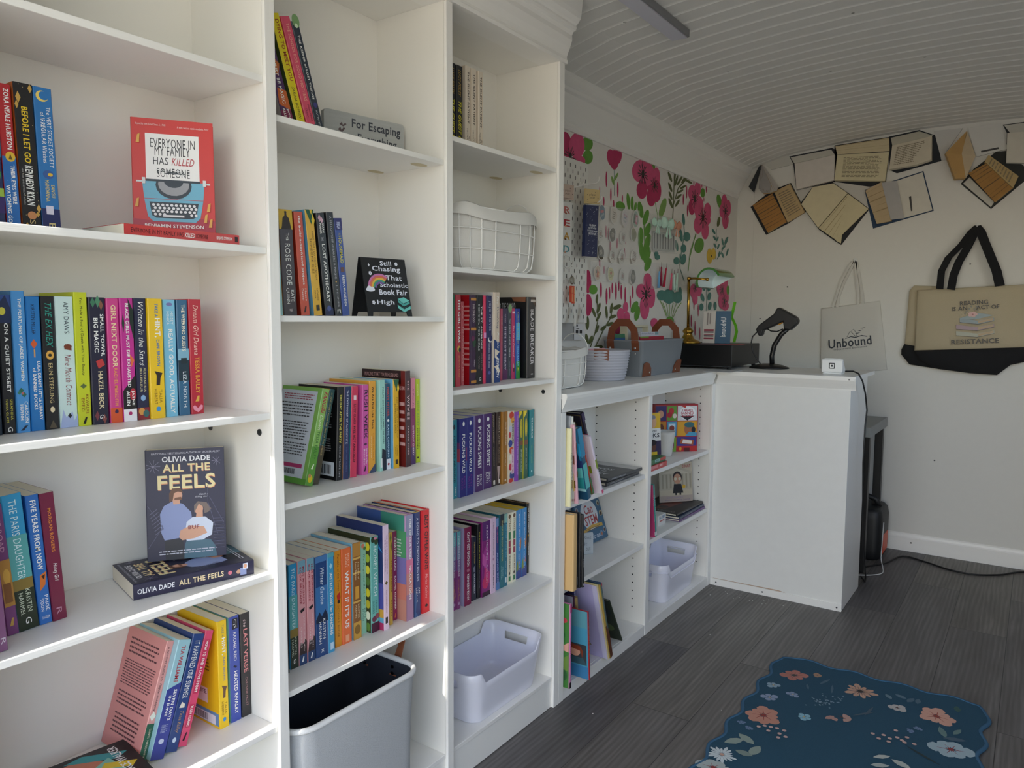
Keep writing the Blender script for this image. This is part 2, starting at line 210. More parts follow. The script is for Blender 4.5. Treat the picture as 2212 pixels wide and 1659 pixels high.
# measured outlines in metres: wall flowers (x,z), rug motifs (x,y), wall books and bags (y,z,offset), shelved books (x,y,z,thickness,height,lean)
MUR=[('e',2.4761,1.7962,0.0421,0.0079,0.0007,-0.0253,'g'),('e',2.4809,1.7495,0.0387,0.0068,0.0007,-0.0254,'g'),('e',2.4122,1.7241,0.0508,0.0087,0.0005,-0.02,'p'),('e',2.3158,1.7563,0.0479,0.0089,0.0011,-0.0516,'q'),('e',2.4008,1.7754,0.0551,0.0103,0.0011,-0.0456,'p'),('s',2.3553,1.7292,0.0463),('e',2.6665,1.7783,0.0346,0.0088,0.0141,-0.0312,'q'),('e',2.7179,1.7909,0.0357,0.0034,-0.0107,-0.0324,'q'),('e',2.692,1.7755,0.0381,0.0065,0.0014,-0.0378,'q'),('l',[(2.6901,1.739),(2.6946,1.6816),(2.6953,1.638)],0.002,'t'),('e',2.6814,1.6942,0.0099,0.0027,0.0104,-0.0152,'h'),('e',2.7087,1.7129,0.0095,-0.0005,-0.0157,-0.0183,'h'),('e',2.6282,1.6915,0.0069,0.001,0.001,-0.0302,'q'),('e',2.725,1.6658,0.0073,0.001,0.0012,-0.0311,'q'),('e',2.6667,1.6377,0.0063,0.0008,0.0009,-0.027,'q'),('e',2.6103,1.6051,0.0053,0.0007,0.0006,-0.0178,'q'),('e',2.7657,1.6362,0.0058,0.0008,0.0006,-0.0148,'q'),('e',2.6917,1.6046,0.0064,0.0008,0.0006,-0.0164,'q'),('e',2.5751,1.643,0.003,0.0004,0.0004,-0.014,'q'),('e',3.0482,1.807,0.0239,0.0039,0.0007,-0.0138,'g'),('e',3.0131,1.744,0.0564,0.0085,0.0019,-0.0392,'q'),('e',2.9285,1.7699,0.081,0.013,0.0021,-0.046,'p'),('e',2.9884,1.7677,0.0761,0.0119,0.0024,-0.0506,'p'),('e',2.9456,1.6949,0.0527,0.0074,0.0017,-0.0368,'q'),('e',3.0869,1.7712,0.039,0.006,0.0021,-0.0399,'p'),('e',3.092,1.7114,0.0489,0.0068,0.0025,-0.0481,'q'),('e',3.0401,1.6803,0.0477,0.0064,0.0021,-0.0417,'q'),('s',2.9517,1.762,0.0615),('s',3.0694,1.7324,0.0463),('l',[(3.0798,1.6614),(3.1017,1.6194),(3.1135,1.584)],0.003,'g'),('e',3.1606,1.6469,0.0315,0.0004,-0.0265,-0.047,'h'),('l',[(3.273,1.6054),(3.2776,1.6738),(3.282,1.8181)],0.005,'o'),('l',[(3.2776,1.6738),(3.3293,1.7573),(3.4274,1.8149)],0.004,'o'),('e',3.2322,1.7935,0.0136,0.0041,0.022,-0.0193,'o'),('e',3.238,1.7485,0.0127,0.0037,0.021,-0.0186,'o'),('e',3.2433,1.7116,0.0118,0.0033,0.0191,-0.0171,'o'),('e',3.2473,1.6785,0.0138,0.0038,0.023,-0.0208,'o'),('e',3.3055,1.7879,0.0126,0.0006,-0.0153,-0.0269,'o'),('e',3.3437,1.7936,0.0116,-0.0008,-0.0317,-0.027,'o'),('e',3.4046,1.8114,0.0124,-0.002,-0.0424,-0.0264,'o'),('e',3.4512,1.8054,0.0072,0.006,0.0457,-0.003,'o'),('e',3.3845,1.7695,0.007,-0.0035,-0.0384,-0.0141,'o'),('e',3.3523,1.7455,0.0069,-0.0035,-0.0378,-0.0138,'o'),('e',3.3372,1.7199,0.0095,-0.003,-0.033,-0.0154,'o'),('e',3.3225,1.688,0.0125,-0.0012,-0.0236,-0.0197,'o'),('e',3.2851,1.8017,0.0107,0.0013,-0.0038,-0.0237,'o'),('e',3.4313,1.7543,0.0069,0.001,0.002,-0.0304,'q'),('e',3.3914,1.7141,0.0068,0.0009,0.0016,-0.0259,'q'),('e',3.4451,1.6682,0.0069,0.0008,0.0019,-0.0284,'q'),('e',3.5164,1.8062,0.006,0.0009,0.0009,-0.0132,'q'),('e',3.6207,1.8124,0.0062,0.0009,0.001,-0.0135,'q'),('e',3.6827,1.803,0.0077,0.0011,0.0014,-0.0183,'q'),('e',3.6533,1.7482,0.0051,0.0007,0.0008,-0.0114,'q'),('e',3.6358,1.778,0.0314,0.0043,0.0017,-0.0227,'g'),('e',3.5664,1.7865,0.0427,0.006,0.0025,-0.0357,'p'),('e',3.5016,1.7596,0.0533,0.0073,0.0025,-0.0375,'p'),('e',3.5001,1.6926,0.0451,0.0055,0.0025,-0.0376,'q'),('e',3.559,1.7179,0.0609,0.0077,0.0031,-0.0447,'p'),('e',3.5912,1.6992,0.0618,0.0075,0.0042,-0.0587,'p'),('e',3.7065,1.6945,0.0519,0.0061,0.0033,-0.044,'p'),('e',3.6838,1.65,0.0708,0.0077,0.0021,-0.0277,'p'),('e',3.5847,1.6164,0.0555,0.0057,0.003,-0.043,'p'),('e',3.6812,1.5985,0.0515,0.005,0.0033,-0.044,'p'),('s',3.5332,1.737,0.0575),('s',3.647,1.6599,0.0688),('l',[(3.557,1.5704),(3.5191,1.5014),(3.4813,1.4401)],0.003,'g'),('e',3.6042,1.5174,0.0592,0.001,-0.0148,-0.0375,'g'),('e',3.8703,1.7669,0.034,0.0065,0.021,-0.0329,'g'),('e',3.9459,1.7668,0.0459,0.0058,0.0039,-0.046,'p'),('e',4.0089,1.7499,0.0441,0.0054,0.0037,-0.0418,'p'),('e',3.9121,1.7235,0.0354,0.0042,0.0028,-0.0338,'p'),('e',3.9707,1.6811,0.0508,0.0055,0.004,-0.0465,'p'),('s',3.9667,1.7275,0.0551),('e',3.8691,1.6614,0.022,0.001,-0.0112,-0.0274,'o'),('l',[(2.9703,1.5608),(2.9806,1.4786),(2.9774,1.4086)],0.004,'g'),('e',2.8182,1.6318,0.0153,0.0026,0.0081,-0.0328,'g'),('e',2.8529,1.6286,0.0139,0.0018,0.0012,-0.0284,'g'),('e',2.8842,1.6172,0.0131,0.0006,-0.0068,-0.0198,'g'),('e',2.7495,1.6044,0.0279,0.0142,0.0297,-0.012,'g'),('e',2.9339,1.6116,0.0249,0.0049,0.0157,-0.0327,'g'),('e',2.9877,1.5864,0.0253,-0.0,-0.019,-0.0346,'g'),('e',3.0089,1.5369,0.0286,-0.0016,-0.0228,-0.0304,'g'),('e',2.9407,1.5027,0.0273,0.0025,0.0017,-0.0372,'g'),('e',3.0069,1.4808,0.0293,-0.0008,-0.0226,-0.0406,'g'),('e',2.9575,1.437,0.0271,0.0041,0.016,-0.0339,'g'),('e',3.0096,1.4248,0.0251,-0.0021,-0.0244,-0.0319,'g'),('l',[(3.3924,1.6446),(3.415,1.5593),(3.3715,1.435)],0.004,'t'),('e',3.3996,1.6214,0.0169,0.0024,0.0082,-0.0274,'t'),('e',3.3701,1.5485,0.022,0.0036,0.0166,-0.0306,'t'),('e',3.4449,1.5466,0.0441,0.004,0.0014,-0.022,'t'),('e',3.4081,1.4882,0.0343,0.0027,0.0013,-0.0197,'t'),('e',3.3232,1.4945,0.0194,0.0029,0.013,-0.0245,'t'),('l',[(3.8401,1.6236),(3.839,1.5511),(3.8389,1.4663)],0.003,'t'),('l',[(4.0224,1.5966),(3.9272,1.5092),(3.8597,1.4676)],0.003,'t'),('e',3.8003,1.6053,0.0138,0.0042,0.0227,-0.0111,'t'),('e',3.8582,1.5721,0.0119,-0.0004,-0.0123,-0.0138,'t'),('e',3.8166,1.5732,0.0128,0.0038,0.02,-0.0099,'t'),('e',3.8265,1.5355,0.0128,0.0037,0.0201,-0.0101,'t'),('e',3.8753,1.5346,0.012,-0.0005,-0.0141,-0.0158,'t'),('e',3.937,1.5643,0.0126,0.0019,0.0122,-0.0194,'t'),('e',3.9917,1.5739,0.0195,-0.0007,-0.0207,-0.0229,'t'),('e',3.9539,1.536,0.0125,-0.0025,-0.0287,-0.0144,'t'),('e',4.0146,1.5157,0.013,-0.0002,-0.0143,-0.0214,'t'),('e',3.9428,1.4955,0.0147,0.0029,0.017,-0.0137,'t'),('e',3.8926,1.4968,0.014,0.0002,-0.0066,-0.0159,'t'),('e',3.7534,1.4764,0.042,0.0029,0.003,-0.0384,'y'),('e',3.8056,1.4909,0.0337,0.0024,0.0023,-0.0296,'y'),('e',3.776,1.478,0.0076,0.0005,0.0005,-0.0064,'k'),('e',2.9971,1.4368,0.03,-0.0024,-0.0239,-0.0314,'g'),('e',3.0176,1.3885,0.0284,-0.0026,-0.0225,-0.0291,'g'),('e',2.9437,1.4595,0.0218,0.0043,0.02,-0.0284,'g'),('e',2.4924,1.2931,0.0259,0.0011,0.0012,-0.0435,'q'),('e',2.4948,1.2058,0.0325,0.0006,0.0012,-0.0418,'q'),('e',2.5342,1.2648,0.0332,0.0011,0.0005,-0.018,'g'),('e',2.5959,1.2649,0.0077,0.0003,0.001,-0.0306,'q'),('e',2.6437,1.2417,0.0079,0.0002,0.0011,-0.0331,'q'),('e',2.6682,1.2549,0.0054,0.0002,0.0009,-0.025,'q'),('e',2.6899,1.2765,0.0063,0.0002,0.0007,-0.0209,'q'),('e',2.7223,1.265,0.0074,0.0002,0.0013,-0.0359,'q'),('e',2.7691,1.2622,0.0076,0.0002,0.0011,-0.03,'q'),('e',2.7466,1.2871,0.0056,0.0002,0.0008,-0.0212,'q'),('e',2.8049,1.2504,0.0067,0.0002,0.0014,-0.0346,'q'),('e',2.8528,1.2254,0.0059,0.0001,0.0011,-0.0263,'q'),('e',2.874,1.2655,0.007,0.0002,0.0011,-0.0264,'q'),('e',2.6184,1.3436,0.0052,0.0003,0.0005,-0.0163,'q'),('e',2.6514,1.4853,0.0053,0.0005,0.0008,-0.0245,'q'),('e',2.6293,1.4913,0.0052,0.0005,0.0008,-0.0243,'q'),('e',2.7986,1.482,0.0057,0.0005,0.001,-0.0255,'q'),('e',2.6662,1.4414,0.0053,0.0004,0.0007,-0.0206,'q'),('e',2.7246,1.4545,0.0055,0.0005,0.0008,-0.0209,'q'),('e',2.7916,1.4174,0.0057,0.0004,0.001,-0.0256,'q'),('e',2.5817,1.3618,0.0051,0.0003,0.0006,-0.0202,'q'),('e',2.8937,1.2041,0.0259,-0.0049,-0.0246,-0.0245,'g'),('e',2.9203,1.1777,0.0253,-0.0017,-0.0111,-0.031,'g'),('e',3.017,1.3111,0.0483,0.002,0.002,-0.0409,'p'),('e',2.9574,1.2727,0.0521,0.0017,0.0014,-0.0314,'p'),('e',3.0545,1.2528,0.0438,0.0012,0.0025,-0.0507,'p'),('e',2.9921,1.2056,0.0478,0.0007,0.0026,-0.0546,'p'),('e',3.011,1.2562,0.0642,0.0018,0.0017,-0.0365,'p'),('s',3.0033,1.2605,0.0645),('e',3.1667,1.2606,0.052,0.0015,0.0013,-0.0237,'t'),('e',3.2495,1.2581,0.0722,0.002,0.0019,-0.0338,'t'),('e',3.3482,1.2558,0.0567,0.0015,0.0017,-0.0272,'t'),('e',3.3784,1.2815,0.0204,0.0006,0.0015,-0.0249,'t'),('l',[(3.2226,1.169),(3.1828,1.2134),(3.1447,1.2411)],0.0025,'h'),('l',[(3.2348,1.1643),(3.2068,1.2042),(3.1801,1.2276)],0.0025,'h'),('l',[(3.2489,1.1627),(3.2347,1.2014),(3.2215,1.2236)],0.0025,'h'),('l',[(3.261,1.1628),(3.2587,1.2017),(3.2574,1.2243)],0.0025,'h'),('l',[(3.2751,1.1645),(3.287,1.2053),(3.2999,1.23)],0.0025,'h'),('l',[(3.2893,1.1645),(3.3157,1.2057),(3.3434,1.2309)],0.0025,'h'),('l',[(3.3058,1.1646),(3.3491,1.2062),(3.3943,1.2319)],0.0025,'h'),('e',3.2655,1.1465,0.0462,0.0,0.0012,-0.0205,'g'),('l',[(2.5118,1.0372),(2.5517,1.0972),(2.5755,1.1501),(2.5643,1.2395)],0.003,'o'),('l',[(2.5451,1.0362),(2.6285,1.117),(2.6805,1.1587),(2.697,1.2052)],0.003,'o'),('e',2.5645,1.2314,0.0084,-0.0001,-0.0028,-0.0183,'o'),('e',2.5409,1.1784,0.0094,0.0018,0.0142,-0.0181,'o'),('e',2.5784,1.1951,0.0116,-0.0013,-0.0108,-0.0207,'o'),('e',2.5794,1.1624,0.0093,-0.002,-0.0182,-0.0194,'o'),('e',2.4926,1.138,0.013,-0.0,0.0007,-0.026,'o'),('e',2.519,1.0734,0.0109,-0.0022,-0.0122,-0.0169,'o'),('e',2.4902,1.078,0.0112,0.0008,0.0076,-0.0199,'o'),('e',2.5681,1.1133,0.0096,-0.0018,-0.0117,-0.016,'o'),('e',2.644,1.1794,0.0097,0.0005,0.0055,-0.0248,'o'),('e',2.6837,1.1966,0.0098,-0.0007,-0.0071,-0.0208,'o'),('e',2.7339,1.2016,0.0351,0.0081,0.0081,-0.0076,'o'),('e',2.6985,1.163,0.0307,0.0054,0.0052,-0.0063,'o'),('e',2.6769,1.1335,0.0276,0.006,0.0063,-0.0061,'o'),('e',2.6197,1.1171,0.0225,0.0089,0.0092,-0.0052,'o'),('e',2.5788,1.0434,0.0379,0.0022,0.0035,-0.009,'o'),('e',2.8097,1.2028,0.0242,0.0004,0.0009,-0.0217,'p'),('e',2.7679,1.172,0.0331,0.0003,0.001,-0.0258,'p'),('e',2.8231,1.1593,0.0273,0.0001,0.0011,-0.0262,'p'),('e',2.8032,1.1244,0.0386,-0.0002,0.0009,-0.0218,'p'),('e',2.7369,1.1205,0.028,-0.0002,0.0012,-0.0321,'p'),('e',3.0935,1.137,0.0392,-0.0001,0.0011,-0.0211,'p'),('l',[(3.4268,1.3333),(3.3716,1.3904),(3.361,1.4587)],0.003,'t'),('e',3.3255,1.4244,0.0347,0.0023,0.001,-0.017,'t'),('e',3.4072,1.4372,0.0331,-0.0,-0.01,-0.0261,'t'),('e',3.1123,1.4268,0.028,0.0019,0.0006,-0.0116,'t'),('e',3.1004,1.4398,0.0223,0.0016,0.0007,-0.0138,'t'),('l',[(3.7253,1.1955),(3.7241,1.2709),(3.7188,1.3405)],0.003,'t'),('e',3.6764,1.3175,0.0228,0.0023,0.0116,-0.0205,'t'),('e',3.7582,1.3151,0.0235,-0.0014,-0.0123,-0.0187,'t'),('e',3.6657,1.264,0.0223,0.0028,0.0165,-0.0201,'t'),('e',3.7616,1.2719,0.0239,-0.0009,-0.0089,-0.0216,'t'),('e',3.6547,1.216,0.0289,0.0005,0.0013,-0.0186,'t'),('e',3.7729,1.2233,0.0241,-0.0011,-0.0089,-0.0216,'t'),('e',3.8501,1.2245,0.022,0.0004,0.0018,-0.0221,'t'),('e',3.5435,1.2919,0.044,0.0014,0.0025,-0.0361,'p'),('e',3.6129,1.2994,0.0425,0.0014,0.0022,-0.0314,'p'),('e',3.5668,1.2562,0.0347,0.0009,0.0022,-0.0312,'p'),('e',3.9129,1.3319,0.0514,0.002,0.0044,-0.0529,'p'),('e',3.9941,1.3407,0.0415,0.0016,0.0044,-0.0509,'p'),('e',3.94,1.2992,0.0488,0.0015,0.0028,-0.0336,'p'),('e',3.9519,1.2545,0.0572,0.0013,0.0038,-0.0451,'p'),('e',4.0083,1.2729,0.0468,0.0012,0.0039,-0.0455,'p'),('e',4.0039,1.2271,0.0585,0.001,0.0022,-0.0257,'p'),('s',3.5632,1.3081,0.0348),('s',3.9472,1.3107,0.0462),('s',3.9853,1.2496,0.0523),('e',4.0385,1.3138,0.0237,0.0008,0.0023,-0.0257,'g'),('e',3.4755,1.1927,0.0067,0.0001,0.0017,-0.0255,'q'),('e',3.5259,1.1467,0.0068,0.0,0.0021,-0.0311,'q'),('e',3.555,1.2248,0.0055,0.0001,0.0018,-0.026,'q'),('e',3.5769,1.11,0.007,-0.0001,0.0025,-0.0368,'q'),('e',3.6129,1.1995,0.0057,0.0001,0.0022,-0.0316,'q'),('e',3.3249,1.1218,0.005,-0.0,0.0015,-0.0248,'q'),('e',3.489,1.0901,0.0067,-0.0001,0.002,-0.0309,'q'),('e',3.6427,1.0829,0.0058,-0.0001,0.0023,-0.032,'q'),('e',3.5305,1.0792,0.0055,-0.0001,0.0014,-0.0208,'q'),('e',3.4682,1.3046,0.0053,0.0002,0.0017,-0.0253,'q'),('l',[(3.5588,1.5705),(3.4902,1.4782),(3.4695,1.3858)],0.003,'g'),('e',3.6045,1.5179,0.0583,0.001,-0.0149,-0.038,'g')]
RUG=[('f',2.4353,-0.5406,0.045,6,0.42,'b5776a','4a4a40'),('f',2.4794,-0.6021,0.016,7,0.5,'a0806a','5a4038'),('f',2.3293,-0.5047,0.022,5,0.5,'8fa8b8','c8b080'),('f',2.2444,-0.518,0.026,5,0.5,'8a9ab4','c8b080'),('f',2.3044,-0.5709,0.02,5,0.5,'8a9ab4','c8b080'),('f',2.4452,-0.7361,0.05,10,0.22,'c09a84','3a3028'),('f',2.1286,-0.534,0.055,8,0.4,'c08a78','8a3a34'),('f',2.1873,-0.6323,0.022,5,0.5,'8ab8c8','c8b080'),('f',2.4017,-0.8445,0.027,5,0.55,'b8b4b0','5a4038'),('f',2.4143,-0.945,0.055,8,0.4,'cfa08e','9a4a40'),('f',2.2444,-0.9962,0.055,6,0.5,'9fb4bc','8a3a3a'),('f',1.8648,-0.5038,0.04,16,0.14,'c8d4d8','c8a090'),('f',1.7955,-0.5059,0.045,6,0.5,'a8b4b4','8a3a3a'),('f',2.0515,-0.4948,0.012,5,0.5,'6a80a0','8a9ab0'),('f',2.0341,-0.5213,0.012,5,0.5,'6a80a0','8a9ab0'),('f',2.309,-0.9101,0.012,5,0.5,'6a80a0','8a9ab0'),('f',2.2827,-0.895,0.012,5,0.5,'6a80a0','8a9ab0'),('l',1.9757,-0.5331,0.03,0.014,60,'8a9a92'),('l',1.9466,-0.509,0.03,0.014,140,'8a9a92'),('l',1.9328,-0.5698,0.03,0.014,-10,'8a9a92'),('l',1.9043,-0.5495,0.024,0.012,-90,'7a8a84'),('l',2.4593,-0.8129,0.016,0.008,40,'66808e'),('l',2.4811,-0.8434,0.018,0.009,70,'5a7484'),('l',2.4736,-0.871,0.02,0.009,-20,'4f6878'),('l',2.4784,-0.8902,0.018,0.008,0,'4f6878'),('l',2.0987,-0.8504,0.024,0.009,130,'b4b8b2'),('l',2.054,-0.8534,0.024,0.01,-60,'a8b0ac'),('l',2.0921,-0.8975,0.026,0.012,70,'b0b6b0'),('l',2.3275,-0.9685,0.03,0.01,20,'66807e'),('l',2.3515,-1.0021,0.022,0.008,-20,'66807e'),('l',2.3048,-0.9999,0.03,0.01,-70,'4a6070'),('l',2.4944,-0.9909,0.02,0.009,10,'3a5a54'),('l',2.3065,-0.7711,0.04,0.004,-40,'4a5a66'),('l',2.3299,-0.7802,0.035,0.004,-10,'4a5a66'),('l',2.1682,-0.9382,0.05,0.004,60,'2c3a3c'),('l',2.2265,-0.694,0.018,0.009,150,'b08a80'),('l',2.2248,-0.7077,0.012,0.009,-140,'b08a80'),('l',2.2554,-0.7345,0.02,0.011,40,'b8948a'),('l',2.2388,-0.7364,0.014,0.009,-20,'b8948a'),('l',2.2471,-0.7229,0.014,0.002,70,'5a3a34'),('l',2.3792,-0.596,0.02,0.004,20,'4a6476'),('l',2.4444,-0.6323,0.03,0.005,160,'4a6476'),('l',2.4074,-0.6621,0.03,0.004,10,'4a6476'),('d',2.3065,-0.664,0.0028,'7f97a8'),('d',2.3003,-0.6521,0.0028,'7f97a8'),('d',2.3219,-0.6839,0.0028,'7f97a8'),('d',2.3566,-0.6935,0.0028,'7f97a8'),('d',2.3286,-0.6598,0.0028,'7f97a8'),('d',2.3049,-0.6424,0.0028,'7f97a8'),('d',2.3103,-0.6679,0.0028,'7f97a8'),('d',2.2819,-0.6816,0.0028,'7f97a8'),('d',2.3585,-0.6745,0.0028,'7f97a8'),('d',2.3293,-0.6633,0.0028,'7f97a8'),('d',2.2821,-0.6548,0.0028,'7f97a8'),('d',2.3473,-0.6478,0.0028,'7f97a8'),('d',2.3249,-0.6671,0.0028,'7f97a8'),('d',2.3122,-0.6303,0.0028,'7f97a8'),('d',2.3046,-0.6467,0.0028,'7f97a8'),('d',2.3061,-0.6517,0.0028,'7f97a8'),('d',2.3595,-0.7001,0.0028,'7f97a8'),('d',2.3057,-0.6416,0.0028,'7f97a8'),('d',2.3455,-0.6834,0.0028,'7f97a8'),('d',2.3626,-0.6889,0.0028,'7f97a8'),('d',2.2985,-0.6373,0.0028,'7f97a8'),('d',2.3116,-0.6387,0.0028,'7f97a8'),('d',2.3084,-0.6744,0.0028,'7f97a8'),('d',2.3213,-0.6626,0.0028,'7f97a8'),('d',2.3289,-0.6934,0.0028,'7f97a8'),('d',2.2883,-0.6607,0.0028,'7f97a8'),('d',2.2966,-0.6412,0.0028,'7f97a8'),('d',2.3254,-0.6762,0.0028,'7f97a8'),('d',2.2985,-0.6495,0.0028,'7f97a8'),('d',2.3165,-0.6463,0.0028,'7f97a8'),('d',2.2739,-0.6433,0.0028,'7f97a8'),('d',2.2843,-0.6534,0.0028,'7f97a8'),('d',2.3255,-0.6688,0.0028,'7f97a8'),('d',2.3203,-0.6775,0.0028,'7f97a8'),('d',2.3423,-0.6585,0.0028,'7f97a8'),('d',2.2991,-0.6664,0.0028,'7f97a8'),('d',2.304,-0.6763,0.0028,'7f97a8'),('d',2.3311,-0.6968,0.0028,'7f97a8'),('d',2.3754,-0.7006,0.0028,'7f97a8'),('d',2.358,-0.645,0.0028,'7f97a8'),('d',2.3261,-0.6803,0.0028,'7f97a8'),('d',2.3489,-0.6984,0.0028,'7f97a8'),('d',2.2581,-0.6204,0.0028,'7f97a8'),('d',2.3159,-0.6249,0.0028,'7f97a8'),('d',2.2999,-0.6597,0.0028,'7f97a8'),('d',2.3026,-0.6503,0.0028,'7f97a8'),('d',2.0566,-0.5418,0.006,'c8a8a0'),('d',2.0705,-0.5548,0.006,'c8a8a0'),('d',2.0741,-0.5708,0.006,'c8a8a0'),('d',2.0508,-0.5708,0.006,'c8a8a0'),('d',2.0777,-0.5867,0.006,'c8a8a0'),('d',2.0535,-0.6001,0.006,'c8a8a0'),('d',2.0768,-0.607,0.006,'c8a8a0'),('d',2.0315,-0.6029,0.006,'c8a8a0'),('d',2.047,-0.6184,0.006,'c8a8a0'),('d',2.2043,-0.811,0.006,'c8a8a0'),('d',2.1873,-0.8292,0.006,'c8a8a0'),('d',2.2049,-0.8539,0.006,'c8a8a0'),('d',2.2587,-0.8614,0.006,'c8a8a0'),('d',2.1857,-0.8537,0.006,'c8a8a0'),('d',2.2221,-0.8696,0.006,'c8a8a0'),('d',2.2379,-0.8916,0.006,'c8a8a0'),('d',2.207,-0.8897,0.006,'c8a8a0'),('d',2.2132,-0.9126,0.006,'c8a8a0'),('d',2.214,-0.8373,0.006,'c8a8a0'),('d',2.2138,-0.8828,0.006,'c8a8a0')]
